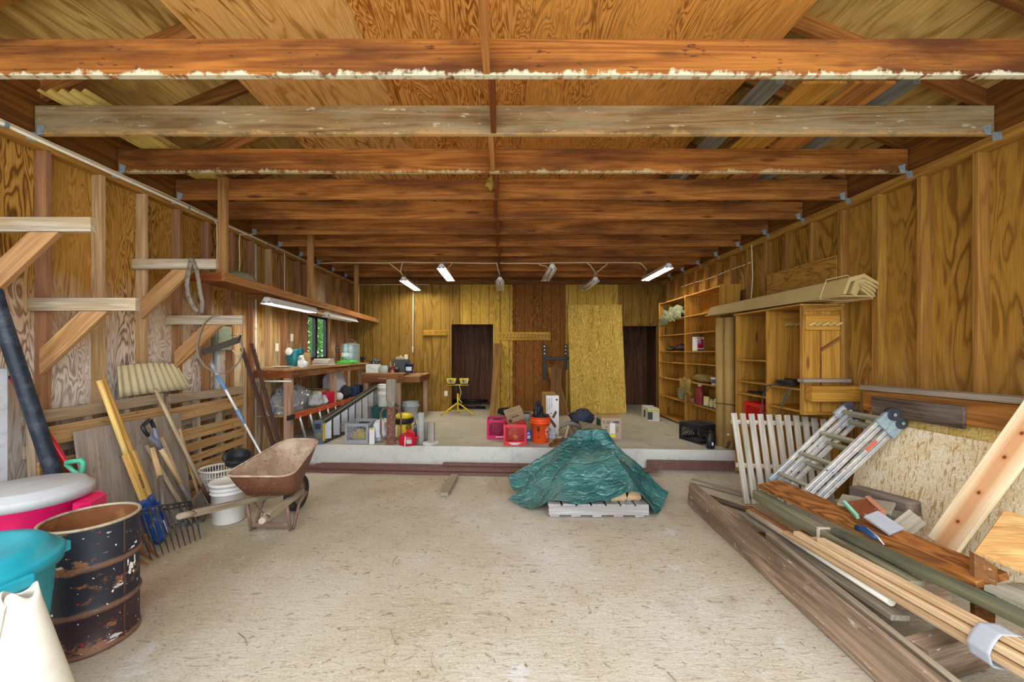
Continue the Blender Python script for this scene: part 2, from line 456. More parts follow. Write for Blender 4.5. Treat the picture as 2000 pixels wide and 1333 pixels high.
for yy in (WY0 - .02, WY1 + .02):
    MB().beam((XL - .0445, yy, .02), (XL - .0445, yy, 3.16), .038, .089, (1, 0, 0)).build('stud', M['studL'], wall_left, world=True, bevel=.002)
MB().bx(XP, XL, .1, 8.9, 3.15, 3.235).build('top_plate', M['plate'], wall_left, world=True, bevel=.003)
# window in the left wall, black frame, green outside
wf = MB()
for a, b, c, d in ((WY0, WY1, WZ0, WZ0 + .035), (WY0, WY1, WZ1 - .035, WZ1), (WY0, WY0 + .03, WZ0, WZ1), (WY1 - .05, WY1, WZ0, WZ1), (WY0 + .38, WY0 + .46, WZ0, WZ1)):
    wf.bx(XP - .03, XP + .035, a, b, c, d)
win = st(wf.build('window_1', M['black_metal'], origin=(XP, 7.2, WZ0), bevel=.002), 'small sliding window with black frame above the workbench')
gg = G('window_glass'); gg.b.inputs['Transmission Weight'].default_value = 1.0; gg.b.inputs['IOR'].default_value = 1.05
M['glass'] = gg.fin(C('f2fff2'), .0, 0, .5)
MB().bx(XP - .004, XP, WY0 + .02, WY1 - .02, WZ0 + .02, WZ1 - .02).build('pane', M['glass'], win, world=True)
# right wall
wr = MB(2)
XQ = 3.66
for a, b in ((.1, 1.33), (1.33, 2.55), (2.55, 3.72), (3.72, 4.92), (4.92, 6.12), (6.12, 7.32), (7.32, 9.0)):
    wr.bx(XQ, XQ + .016, a + .001, b - .001, 0, TOPW, 0, (2, 1, 0))
wall_right = st(wr.build('wall_right', [M['wallR']], origin=(XQ, 5, 0)), 'right wall of golden brown plywood on bare studs')
STR = [.15 + .4 * i for i in range(22)]
for yy in STR:
    w_ = .06 if abs(yy - 3.75) < .03 else .038
    b = MB(); b.beam((XR + .0445, yy, .02), (XR + .0445, yy, 3.16), w_, .089, (1, 0, 0))
    b.build('stud', M['plate'] if w_ > .05 else M['studR'], wall_right, world=True, bevel=.002)
MB().bx(XR, XQ, .1, 8.9, 3.15, 3.235).build('top_plate', M['plate'], wall_right, world=True, bevel=.003)
# back wall with two openings, plywood sheets of different tints
DL0, DL1, DLT = -1.206, -.258, 2.26
DR0, DR1, DRT = 2.60, 3.50, 2.22
wb = MB(2)
ZS = .27
def sheetB(x0, x1, za, zb, m): wb.bx(x0 + .001, x1 - .001, YB, YB + .016, za, zb, m, (2, 0, 1))
sheetB(-3.52, -2.25, ZS, TOPW, 0); sheetB(-2.25, DL0, ZS, TOPW, 0)
sheetB(DL0, -.995, DLT, TOPW, 0); sheetB(-.995, DL1, DLT, TOPW, 1)
sheetB(DL1, -.09, ZS, TOPW, 1); sheetB(-.09, .187, ZS, TOPW, 1)
sheetB(.187, 1.405, ZS, TOPW, 2); sheetB(1.405, DR0, ZS, TOPW, 1)
sheetB(DR0, DR1, DRT, TOPW, 3); sheetB(DR1, 3.66, ZS, TOPW, 3)
wall_back = st(wb.build('wall_back', [M['bk0'], M['bk1'], M['bk2'], M['bk3']], origin=(0, YB, ZS)), 'back wall of grooved plywood sheets in different tints')
MB().bx(-3.52, 3.66, YB - .045, YB - .004, 3.17, 3.36).build('header_board', M['rim'], wall_back, world=True)
for x in (DL0 - .03, DL1 + .03, DR0 - .03, DR1 + .03):
    MB().bx(x - .02, x + .02, YB + .016, YB + .105, ZS, 3.2).build('stud', M['stud'], wall_back, world=True)
# dark closets behind the openings
cl = MB()
for x0, x1 in ((-1.9, .35), (2.2, 3.66)):
    x = x0; i = 0
    while x < x1 - .01:
        w_ = min(R.choice((.14, .19, .24, .29)), x1 - x)
        cl.bx(x + .002, x + w_ - .002, 10.0 + .012 * (i % 2), 10.03 + .012 * (i % 2), .27, 3.2); x += w_; i += 1
cl.bx(-1.93, .38, 10.05, 10.07, .27, 3.2); cl.bx(2.17, 3.68, 10.05, 10.07, .27, 3.2)
cl.bx(-1.93, -1.9, 8.92, 10.03, .27, 3.2); cl.bx(.35, .38, 8.92, 10.03, .27, 3.2); cl.bx(2.17, 2.2, 8.92, 10.03, .27, 3.2); cl.bx(3.66, 3.68, 8.92, 10.03, .27, 3.2)
cl.bx(-1.93, .38, 8.92, 10.03, 3.2, 3.23); cl.bx(2.17, 3.68, 8.92, 10.03, 3.2, 3.23)
st(cl.build('wall_rear', M['closet'], origin=(0, 10, .27)), 'dark brown plank walls inside the two rear openings')
# rim boards, joists with ties, blocking
for x, nm, lb in ((-3.47, 'beam_left', 'left rim board on the wall plate'), (3.62, 'beam_right', 'right rim board on the wall plate')):
    o = MB().beam((x, .1, 3.345), (x, 8.88, 3.345), .038, .215).build(nm, M['rim'], bevel=.003)
    st(o, lb)
JN = 12
jm = ['joist1', 'joist2', 'joist3', 'joist4']
nthw = ['nearest the entrance, streaked with pale mildew along its lower edge', 'second from the entrance, weathered grey with pale spots', 'third from the entrance, dark at the left end',
        'fourth from the entrance', 'fifth from the entrance', 'sixth from the entrance', 'seventh from the entrance', 'eighth from the entrance', 'ninth from the entrance, carrying the lamp cable', 'tenth from the entrance', 'eleventh from the entrance, close to the back wall']
JY = [2.24 + .61 * i for i in range(11)]
for x in (-3.53, 3.67):
    st(MB().bx(x - .01, x + .01, .1, 9, 3.2, 3.75).build('trim_1' if x < 0 else 'trim_2', M['rim']), 'eave blocking above the ' + ('left' if x < 0 else 'right') + ' wall plate')
for i, yj in enumerate(JY):
    Y = yj + .019
    o = MB().beam((-3.44, Y, (JZ0 + JZ1) / 2), (3.59, Y, (JZ0 + JZ1) / 2), .038, JZ1 - JZ0).build('ceiling_joist', M[jm[i] if i < 3 else 'joist4'], bevel=.003)
    tag(o, 'brown ceiling joist ' + nthw[i], 'joist', 'ceiling joists', 'structure')
    for sx_ in (-1, 1):
        xe = -3.39 if sx_ < 0 else 3.53
        t = MB()
        t.prism([(xe + .03 * sx_, Y - .022, JZ0 + .075), (xe - .03 * sx_, Y - .022, JZ0 + .055), (xe - .012 * sx_, Y - .022, JZ0 - .005), (xe + .03 * sx_, Y - .022, JZ0 - .01)], (0, -1, 0), .002)
        xw = XL + .003 if sx_ < 0 else XR - .003
        t.prism([(xw, Y - .02, JZ0 + .01), (xw, Y - .075, JZ0 - .01), (xw, Y - .085, JZ0 - .07), (xw, Y - .03, JZ0 - .06)], (-sx_, 0, 0), .002)
        t.build('hurricane_tie', M['galv'], o, world=True)
bk = [wood('blocking_a', '8e4f1c', '6a3610', K=3, knots=0, tint=.1), wood('blocking_b', 'c98a4a', 'a2662c', K=3, knots=0, tint=.1)]
for i in range(11):
    y0 = JY[i - 1] + .039 if i else 1.67
    x = -.09 + (.012 if i % 2 else -.012)
    o = MB().beam((x, y0, 3.345), (x, JY[i] - .001, 3.345), .038, .205).build('joist_blocking', bk[1 if i in (2, 0) else 0], bevel=.002)
    tag(o, 'short blocking board between joists along the ceiling centre line', 'blocking', 'blocking between the ceiling joists', 'structure')
# loft deck of plywood sheets and the roof above
lf = MB()
lf_y = [1.72, 2.95, 4.17, 5.4, 6.6, 7.85, 8.9]
for (x0, x1) in ((-2.25, -1.03), (-1.03, .19), (.19, 1.41), (1.41, 2.04)):
    for a, b in ((.1, 1.7), (1.7, 4.1), (4.1, 6.5), (6.5, 8.9)):
        lf.bx(x0 + .001, x1 - .001, a + .001, b - .001, 3.94, 3.956, 1 if x0 < -2 else 2 if x0 > .1 else 0)
st(lf.build('ceiling', [M['loft'], M['loft2'], M['loft3']], origin=(0, 5, 3.94)), 'flat deck of bright plywood sheets above the joists')
RS = 5 / 12
def roofz(x): return 3.47 + (3.75 - abs(x)) * RS
for sgn, nm in ((-1, 'roof_left'), (1, 'roof_right')):
    rf = MB()
    for a, b in ((.1, 1.7), (1.7, 4.1), (4.1, 6.5), (6.5, 9.0)):
        for xa, xb in ((4.15, 2.6), (2.6, 1.45), (1.45, 0)):
            p0 = V((sgn * xa, (a + b) / 2, roofz(xa) + .14)); p1 = V((sgn * xb, (a + b) / 2, roofz(xb) + .14))
            d = p1 - p0
            rf.box((p0 + p1) / 2, (d.length - .003, b - a - .003, .014), frame(d), 0, None, (1, 0, 2))
    ro = st(rf.build(nm, M['roof'], origin=(0, 5, 3.4)), ('left' if sgn < 0 else 'right') + ' slope of plywood roof sheathing')
    for i in range(14):
        yr = .53 + .61 * i
        MB().beam((sgn * 3.72, yr, roofz(3.72) + .066), (sgn * .02, yr, roofz(.02) + .066), .038, .13).build('rafter', M['rim' if i % 2 else 'joist4'], ro, world=True)
ga = MB()
ga.prism([(-3.75, 8.95, 3.2), (3.75, 8.95, 3.2), (3.75, 8.95, 3.62), (0, 8.95, 5.2), (-3.75, 8.95, 3.62)], (0, 1, 0), .02)
st(ga.build('wall_gable', M['roof'], origin=(0, 8.95, 3.2)), 'plywood gable end above the back wall')
# ---- camera, world, exposure ----------------------------------------------------------------
cam = bpy.data.cameras.new('camera'); cam.sensor_width = 36.0; cam.lens = F * 36 / 2000.0
cam.shift_x = (1000 - CX) / 2000.0; cam.shift_y = (CY - 666.5) / 2000.0
cam.clip_start = .05
co = bpy.data.objects.new('camera', cam); COL.objects.link(co)
co.location = (0, 0, CZ); co.rotation_euler = (PI / 2, 0, 0)
SC.camera = co
w = bpy.data.worlds.new('world'); SC.world = w; w.use_nodes = True
wt = w.node_tree; wt.nodes.clear()
wo = wt.nodes.new('ShaderNodeOutputWorld'); bgd = wt.nodes.new('ShaderNodeBackground')
tc = wt.nodes.new('ShaderNodeTexCoord'); sp = wt.nodes.new('ShaderNodeSeparateXYZ'); rp = wt.nodes.new('ShaderNodeValToRGB')
wt.links.new(tc.outputs['Generated'], sp.inputs[0]); wt.links.new(sp.outputs[2], rp.inputs[0])
e = rp.color_ramp.elements
e[0].position = 0.0; e[0].color = (.52, .56, .60, 1); e[1].position = .45; e[1].color = (.86, .94, 1.04, 1)
wt.links.new(rp.outputs[0], bgd.inputs[0]); bgd.inputs[1].default_value = 3.0
wt.links.new(bgd.outputs[0], wo.inputs[0])
vsx = SC.view_settings
SC.display_settings.display_device = 'sRGB'
vsx.view_transform = 'Standard'; vsx.look = 'None'; vsx.gamma = 1.0; vsx.use_curve_mapping = False
vsx.exposure = 0.95
SC.cycles.max_bounces = 10; SC.cycles.diffuse_bounces = 5; SC.cycles.use_denoising = True; SC.cycles.use_adaptive_sampling = True; SC.cycles.adaptive_threshold = 0.025
# ============================ lamps, cables, conduits ========================================
M['enamel'] = plain('white_enamel', 'e9e7df', .35, 0, .06, 5)
M['tube_off'] = plain('tube_unlit', 'e4e2dc', .3, 0, .03, 5)
M['tube_on'] = plain('tube_lit', 'ffffff', .3, 0, 0, 5, emit=('fff6e2', 32))
M['tube_dim'] = plain('tube_lit_dim', 'ffffff', .3, 0, 0, 5, emit=('fff6e2', 11))
M['socket'] = plain('lamp_socket', '9aa0a2', .5, 0, .1, 20)
M['alu'] = plain('aluminium', 'c9ccd0', .35, .75, .12, 25, dirt='8e8f90', dirt_amt=.4, dirt_scale=14)
M['alu_worn'] = plain('aluminium_paint_spattered', 'c6c9cc', .42, .6, .15, 25, dirt='ece8de', dirt_amt=.85, dirt_scale=9, dirt_lo=.45, dirt_hi=.6, speck=('3a4556', 40, .68))
def lamp(label, x, y, z, lit, length=1.22, chain=True, yaw=0.0, group='hanging strip lamps under the joists'):
    t = thing('fluorescent_lamp', label, 'lamp', (x, y, z), yaw, group)
    h = MB()
    sec = [(-.085, 0), (-.04, .05), (-.028, .085), (.028, .085), (.04, .05), (.085, 0), (.078, 0), (.03, .04), (-.03, .04), (-.078, 0)]
    n = len(sec)
    vs = [(a, 0, b) for a, b in sec] + [(a, length, b) for a, b in sec]
    fs = [(i, (i + 1) % n, n + (i + 1) % n, n + i) for i in range(n)]
    h.add(vs, fs); h.build('reflector', M['enamel'], t)
    for yy in (0, length):
        e = MB(); e.prism([(-.07, yy, .008), (-.028, yy, .085), (.028, yy, .085), (.07, yy, .008)], (0, 1 if yy == 0 else -1, 0), .012)
        ep = e.build('end_plate', M['enamel'], t)
        for q in (-.035, .035):
            MB().cyl((q, yy + (-.006 if yy == 0 else .006), .022), (q, yy + (.03 if yy == 0 else -.03), .022), .017, 12).build('socket', M['socket'], ep)
    for q in (-.035, .035):
        MB().cyl((q, .03, .018), (q, length - .03, .018), .0165, 12).build('tube', M[('tube_on' if chain else 'tube_dim') if lit else 'tube_off'], t)
    if chain:
        for yy in (.12, length - .12):
            MB().cyl((0, yy, .085), (0, yy, JZ0 - z + .02), .0025, 6).build('hanging_chain', M['socket'], t)
    return t
lamp('lit strip lamp hanging nearest the left side of the back wall', -1.92, 7.42, 2.985, True)
lamp('lit strip lamp hanging left of the centre, in front of the left doorway', -1.07, 6.62, 3.05, True)
lamp('small unlit strip lamp hanging in line with the ceiling centre boards', -.085, 7.45, 2.985, False)
lamp('unlit strip lamp hanging right of the centre, in front of the brown back panel', .82, 6.64, 3.05, False)
lamp('unlit strip lamp hanging above the plywood sheet that leans on the back wall', 1.74, 7.42, 2.98, False)
lamp('lit strip lamp hanging highest at right, near the wooden shelves', 2.77, 6.55, 3.045, True, yaw=-.02)
lamp('lit strip lamp under the near end of the long hanging shelf', -2.97, 4.86, 2.24, True, chain=False, group='strip lamps under the hanging shelf')
lamp('unlit strip lamp under the far end of the hanging shelf', -2.97, 6.5, 2.22, False, chain=False, group='strip lamps under the hanging shelf')
# lamp cable along the ninth joist
def wavy(pts, amp=.01, n=8, seed=1):
    out = []
    for a, b in zip(pts[:-1], pts[1:]):
        a, b = V(a), V(b)
        for i in range(n):
            u = i / n; p = a.lerp(b, u)
            out.append(p + V((0, 0, amp * mnoise.noise(p * 2.5 + V((seed, seed, 0))))))
    out.append(V(pts[-1])); return out
yc = JY[8] - .016
cb = MB()
main = wavy([(-3.4, yc, 3.262), (-2.4, yc, 3.262), (-1.35, yc, 3.268), (-.35, yc, 3.258), (.1, yc, 3.246), (.9, yc, 3.262), (1.6, yc, 3.262), (2.5, yc, 3.262)], .014)
cb.tube(main, .009, 6)
def drop(x0, x1, y1, z1):
    cb.tube([(x0, yc, 3.262), (x0 + (x1 - x0) * .3, yc, 3.22), (x1 - .02, (yc + y1) / 2, z1 + .14), (x1, y1, z1 + .097)], .008, 6)
drop(-2.12, -1.92, 7.44, 2.985); drop(-1.85, -1.93, 7.5, 2.985); drop(-.95, -1.03, 7.3, 3.05); drop(-.15, -.085, 7.47, 2.985); drop(.6, .78, 7.0, 3.05)
drop(1.5, 1.72, 7.45, 2.98); drop(1.9, 1.75, 7.46, 2.98); drop(2.45, 2.7, 7.55, 3.045)
tag(cb.build('lamp_cable', M['cable']), 'pale cable sagging along a joist to the strip lamps', 'cable')
# conduit and cables along the left wall plate
cd = thing('conduit', 'white conduit pipe running along the top of the left wall', 'pipe', (XL + .02, 2, 3.19))
MB().tube([(XL + .016, .2, 3.198), (XL + .016, 8.86, 3.198)], .013, 10).build('pipe', M['white_pvc'], cd, world=True)
for yy in (2.66, 4.2, 5.6, 7.0): MB().bx(XL, XL + .034, yy - .012, yy + .012, 3.18, 3.216).build('clip', M['galv'], cd, world=True)
tag(MB().tube(wavy([(XL + .01, 1.8, 3.226), (XL + .01, 3.3, 3.228), (XL + .012, 4.55, 3.225)], .01, 14), .006, 6).build('electric_cable', M['cable']), 'upper thin cable stapled just above the left wall conduit', 'cable', 'cables along the left wall plate')
tag(MB().tube(wavy([(XL + .012, 1.8, 3.213), (XL + .012, 3.3, 3.214), (XL + .014, 4.55, 3.21)], .006, 14, 5) + [V((XL + .016, 4.62, 3.16)), V((XL + .012, 4.63, 2.98)), V((XL + .01, 4.63, 2.8)), V((XL + .012, 4.62, 2.46))], .006, 6).build('electric_cable', M['cable']), 'thin cable dropping down the left wall behind the near hanging post', 'cable', 'cables along the left wall plate')
tag(MB().tube([V((-3.36, 5.28, 3.25)), V((XL + .03, 5.2, 3.2)), V((XL + .014, 5.03, 3.16)), V((XL + .01, 5.02, 3.06)), V((XL + .012, 5.03, 2.8)), V((XL + .014, 5.0, 2.56)), V((XL + .014, 4.98, 2.46))], .007, 6).build('electric_cable', M['cable']), 'thin cable looping off a joist and down the left wall behind the hanging shelf', 'cable', 'cables along the left wall plate')
tag(MB().tube(wavy([(XL + .012, 6.05, 3.18), (XL + .012, 6.05, 2.44)], .004, 10), .006, 6).build('electric_cable', M['cable']), 'thin cable running down the left wall beside the middle hanging post', 'cable', 'cables along the left wall plate')
pv = thing('downpipe_conduit', 'white vertical conduit pipe on the left wall behind the two rusty posts', 'pipe', (-3.47, 5.43, 1.3))
MB().tube([(-3.475, 5.43, .3), (-3.475, 5.43, 3.148)], .017, 10).build('pipe', M['white_pvc'], pv, world=True)
MB().cyl((-3.475, 5.43, 1.95), (-3.475, 5.43, 2.03), .022, 10).build('coupling', M['white_pvc'], pv, world=True)
hb = MB(); bz = CZ + 130 * YB / F
hb.tube([(-3.36, YB - .02, bz), (-1.76, YB - .02, bz), (-1.73, YB - .02, bz), (-1.725, YB - .02, bz + .03), (-1.725, YB - .02, bz + .2)], .013, 8)
tag(hb.build('wall_conduit', M['white_pvc']), 'white conduit running level across the top left of the back wall', 'pipe')
p1_ = W(807, 570, YB - .02); p2_ = W(806, 688, YB - .02)
vb = thing('pull_rod', 'white vertical rod hanging down the back wall above the lower table', 'pipe', p2_)
MB().tube([p1_, p2_], .011, 8).build('pipe', M['white_pvc'], vb, world=True)
MB().tube([p2_ + V((0, 0, .12)), p2_ + V((0, 0, -.01))], [.018, .014], 8).build('switch', M['white_pvc'], vb, world=True)
# right wall cable
tag(MB().tube(wavy([WX(1468, 478, XR - .01), WX(1470, 540, XR - .01), WX(1467, 592, XR - .01)], .004, 8), .007, 6).build('hanging_cable', M['cable']), 'pale vertical cable on the right wall between the two shelf units', 'cable')
rc = MB(); rc.tube(wavy([WX(1330, 561, XR + .02), WX(1395, 540, XR + .02), WX(1466, 513, XR + .02)], .02, 12), .007, 6)
tag(rc.build('hanging_cable', M['cable']), 'pale cable threaded level through the studs above the tall shelf unit', 'cable')
def outlet(label, p, n, cat='outlet', mat=None):
    o = thing('wall_outlet', label, cat, p, 0)
    ax = V(n); s_ = V((0, 1, 0)) if abs(ax.x) > .5 else V((1, 0, 0))
    Rm = Matrix((s_, V((0, 0, 1)), ax)).transposed()
    MB().box((0, 0, 0), (.075, .118, .012), Rm).build('cover_plate', mat or M['white_pvc'], o, bevel=.003)
    for q in (-.026, .026): MB().box(ax * .008 + V((0, 0, q)), (.034, .03, .006), Rm).build('receptacle', M['tube_off'], o)
    return o
outlet('small white outlet low on the back wall left of the doorway', W(871, 769, YB - .008), (0, -1, 0))
outlet('small white outlet on the back wall above the lower corner table', W(793, 698, YB - .008), (0, -1, 0))
outlet('white switch plate on a left wall stud, higher of the two near the teal jug', WX(570, 660, XL + .008), (1, 0, 0))
outlet('white outlet on the left wall, lower of the two near the teal jug', WX(541, 679, XL + .008), (1, 0, 0))
M['black_plast'] = plain('black_plastic', '1c1f24', .45, 0, .2, 10, dirt='4a4c50', dirt_amt=.3)
outlet('black outlet on the stud between the window and the metal can', WX(657, 683, XL + .008), (1, 0, 0), mat=M['black_plast'])
# trees outside the window: one leafy bush
lf2 = MB()
rr = random.Random(3)
for i in range(9000):
    a = rr.random() * 2 * PI; r = 1.5 * math.sqrt(rr.random())
    p = V((-6.0 + .9 * (rr.random() - .5) * 2, 10.0 + 7.5 * (rr.random() - .5), .3 + 3.6 * rr.random()))
    d = V((rr.random() - .5, rr.random() - .5, rr.random() - .5)).normalized(); e = d.orthogonal().normalized() * .05; d = d * .09
    lf2.add([p - d, p - e, p + d, p + e], [(0, 1, 2, 3)])
M['leaf'] = plain('green_leaf', '44682a', .6, 0, .7, 1.5, spec=.2)
bush = thing('bush', 'green leafy bush outside the small window', 'bush', (-6.0, 10.0, 0))
lf2.build('foliage', M['leaf'], bush, world=True)
sb = MB()
for i in range(6): sb.tube([(-6.2, 9.4 + i * .25, 0), (-6.2 + rr.uniform(-.3, .3), 8.8 + i * .5, 1.6), (-6.2 + rr.uniform(-.4, .4), 8.4 + i * .7, 3.2)], [.04, .025, .01], 6)
M['bark'] = plain('bark', '5b4632', .9, 0, .3, 10)
sb.build('stem', M['bark'], bush, world=True)
# ============================ hanging shelf and posts ========================================
SX = -2.87
SZ = lambda y: 2.455 - .016 * (y - 3.97)
for i, (yp, lab) in enumerate(((JY[3] - .021, 'brown post hanging from the joists, carrying the near end of the long shelf'), (JY[6] - .021, 'brown post hanging from the joists above the middle of the long shelf'), (JY[9] - .021, 'brown post hanging from the joists above the far end of the long shelf'))):
    board('hanging_post', lab, 'post', (-2.926, yp, SZ(yp) + .002), (-2.926, yp, 3.452), .09, .038, M['stud'], (0, 1, 0), 'posts holding up the hanging shelf')
hs = thing('hanging_shelf', 'long wooden shelf hanging along the left wall above the workbench', 'shelf', (-3.1, 3.97, 2.36))
M['shelfw'] = wood('shelf_wood', 'b07838', '7d4c1e', K=5, knots=.4, stain='8a5028', stain_amt=.5)
MB().beam((SX, 3.97, SZ(3.97) - .045), (SX, 8.86, SZ(8.86) - .045), .038, .09).build('front_rail', wood('shelf_rail', 'c08a4c', '8e5c2a', K=5, stain='a8683c', stain_amt=.5, tint=.1), hs, world=True, bevel=.003)
MB().beam((XL + .003, 3.989, SZ(3.97) - .045), (SX - .02, 3.989, SZ(3.97) - .045), .038, .09).build('end_rail', wood('shelf_rail_end', 'a45a2a', '7c3f18', K=4, tint=.1), hs, world=True, bevel=.003)
MB().beam((XL + .003, 6.42, SZ(6.42) - .018), (SX, 6.42, SZ(6.42) - .018), .018, 4.86, (0, 1, -.016)).build('deck', M['shelfw'], hs, world=True)
for yy in (5.2, 6.4, 7.6): MB().beam((XL + .003, yy, SZ(yy) - .06), (SX - .02, yy, SZ(yy) - .06), .038, .06).build('crosspiece', M['shelfw'], hs, world=True)
M['greybin'] = plain('grey_green_bin', '8d8f78', .6, 0, .15, 6, dirt='6c6a50')
bn = MB(); bn.lathe([(.10, 0), (.16, .0), (.17, .05), (.15, .10), (.10, .13), (.0, .14)], WX(455, 533, -3.12) * 1, 24, None, 0, True, .8, 1.3)
o = bn.build('plastic_bin', M['greybin']); o.location.z = SZ(4.65) + .003; o.location.y = 4.62; o.location.x = -3.13
tag(o, 'rounded grey green tub upside down on the hanging shelf behind the near post', 'tub')
# ============================ lumber brackets on the left wall ===============================
M['arm'] = wood('weathered_arm', 'cfc3ac', '9a8b74', K=5, knots=.4, stain='a98b5c', stain_amt=.6, tint=.12)
M['brace'] = wood('brace_wood', 'd2a468', '9c6a36', K=4, knots=.3, stain='b88a68', stain_amt=.4, tint=.15)
for (ya, za, lab) in ((2.575, 2.485, 'wall bracket nearest the entrance with a pale grey arm and diagonal brace'), (2.886, 1.995, 'lower wall bracket with a grey arm behind the dark pole, above the leaning pallets'),
                      (3.686, 2.473, 'upper wall bracket with the rusty bars hanging over its arm'), (4.056, 1.972, 'lower wall bracket with the bent hoop hanging on its arm')):
    b = thing('wall_bracket', lab, 'bracket', (XL, ya, za - .6), 0, 'lumber brackets on the left wall')
    MB().beam((XL - .085, ya, za), (-2.72, ya, za), .038, .095).build('arm', M['arm'], b, world=True, bevel=.003)
    q = .028 if ya != 2.575 else .028
    c_ = MB()
    c_.prism([(XL + .002, ya - .019, za - .33), (XL + .002, ya - .019, za - .52), (XL + .50, ya - .019, za - .052), (XL + .30, ya - .019, za - .052)], (0, 1, 0), .038)
    # grain along the diagonal
    dd = V((.5, 0, .47)).normalized(); nn = V((-dd.z, 0, dd.x))
    c_.g = [V((p.dot(dd) + ya * 31, p.dot(nn), p.y)) for p in c_.v]
    c_.build('brace', M['brace'], b, world=True, bevel=.003)
M['rustgrey'] = plain('scaly_rusted_steel', '8b8172', .8, .2, .35, 30, dirt='5e4a38', dirt_amt=.8, dirt_scale=22, bump=.4)
hm = thing('hanging_bars', 'pair of curved rusty grey bars hanging over an upper wall bracket arm', 'bars', (-2.85, 3.64, 1.98))
yb = 3.645
def flatbar(pts, w_, t_, par, nm='curved_bar'):
    MB().tube(pts, .02, 8, 0, False, True, (t_, w_)).build(nm, M['rustgrey'], par, world=True)
def wpts(px, Y): return [W(a, b, Y) for a, b in px]
flatbar(wpts([(374, 505), (371, 520), (367, 537), (365, 556), (367, 575), (373, 590), (380, 604), (387, 610)], yb), .022, .012, hm)
flatbar(wpts([(384, 528), (388, 550), (391, 572), (395, 590), (394, 612)], yb - .012), .020, .012, hm)
flatbar(wpts([(370, 512), (378, 511), (384, 530)], yb - .004), .016, .01, hm, 'top_link')
# bent hoop and dark bar
hp = thing('hanging_hoop', 'bent grey metal hoop with a dark flat bar, hanging on the lowest wall bracket', 'hoop', (-2.9, 4.0, 1.45))
M['hoop'] = plain('dull_band_steel', '9c9482', .6, .3, .25, 14, dirt='6e6450')
yh = 4.02
MB().tube(wpts([(428, 616), (412, 620), (398, 634), (390, 655), (385, 680), (389, 700), (400, 716), (416, 726), (432, 730), (452, 724), (468, 706), (474, 685), (472, 668), (465, 657), (452, 655)], yh), .012, 8, 0, False, True, (.004, .016)).build('hoop', M['hoop'], hp, world=True)
M['darkbar'] = plain('dark_oiled_wood', '4c443c', .5, .1, .4, 12, dirt='2a2624', dirt_amt=.6)
MB().beam(W(395, 689, yh - .03), W(467, 664, yh - .03), .02, .062, (0, -.2, 1)).build('flat_bar', M['darkbar'], hp, world=True, bevel=.004)
MB().tube(wpts([(464, 668), (468, 662), (470, 655)], yh - .03), .01, 6).build('hook', M['black_metal'], hp, world=True)
# electric meter box with conduit on the left wall
M['boxgreen'] = plain('grey_green_paint', '8d9a80', .6, .1, .2, 10, dirt='6b6a4c', dirt_amt=.5)
yb0 = 4.55
eb = thing('electrical_box', 'grey green electrical box on the left wall behind the hoop', 'electrical box', (XL, 4.7, .75))
MB().bx(-3.515, -3.40, 4.60, 4.86, 1.66, 1.95).build('cabinet', M['boxgreen'], eb, world=True, bevel=.006)
MB().bx(-3.40, -3.392, 4.62, 4.84, 1.70, 1.92).build('cover', M['boxgreen'], eb, world=True, bevel=.003)
MB().tube([(-3.475, 4.70, .01), (-3.475, 4.70, 1.66)], .033, 14).build('conduit', plain('grey_pvc', 'aeb2ac', .5, 0, .1, 8), eb, world=True)
MB().tube([(XL + .05, 4.84, 1.66), (XL + .06, 4.92, 1.58), (XL + .06, 4.96, 1.45), (XL + .05, 4.95, 1.36)], .009, 8).build('cable', M['cable'], eb, world=True)
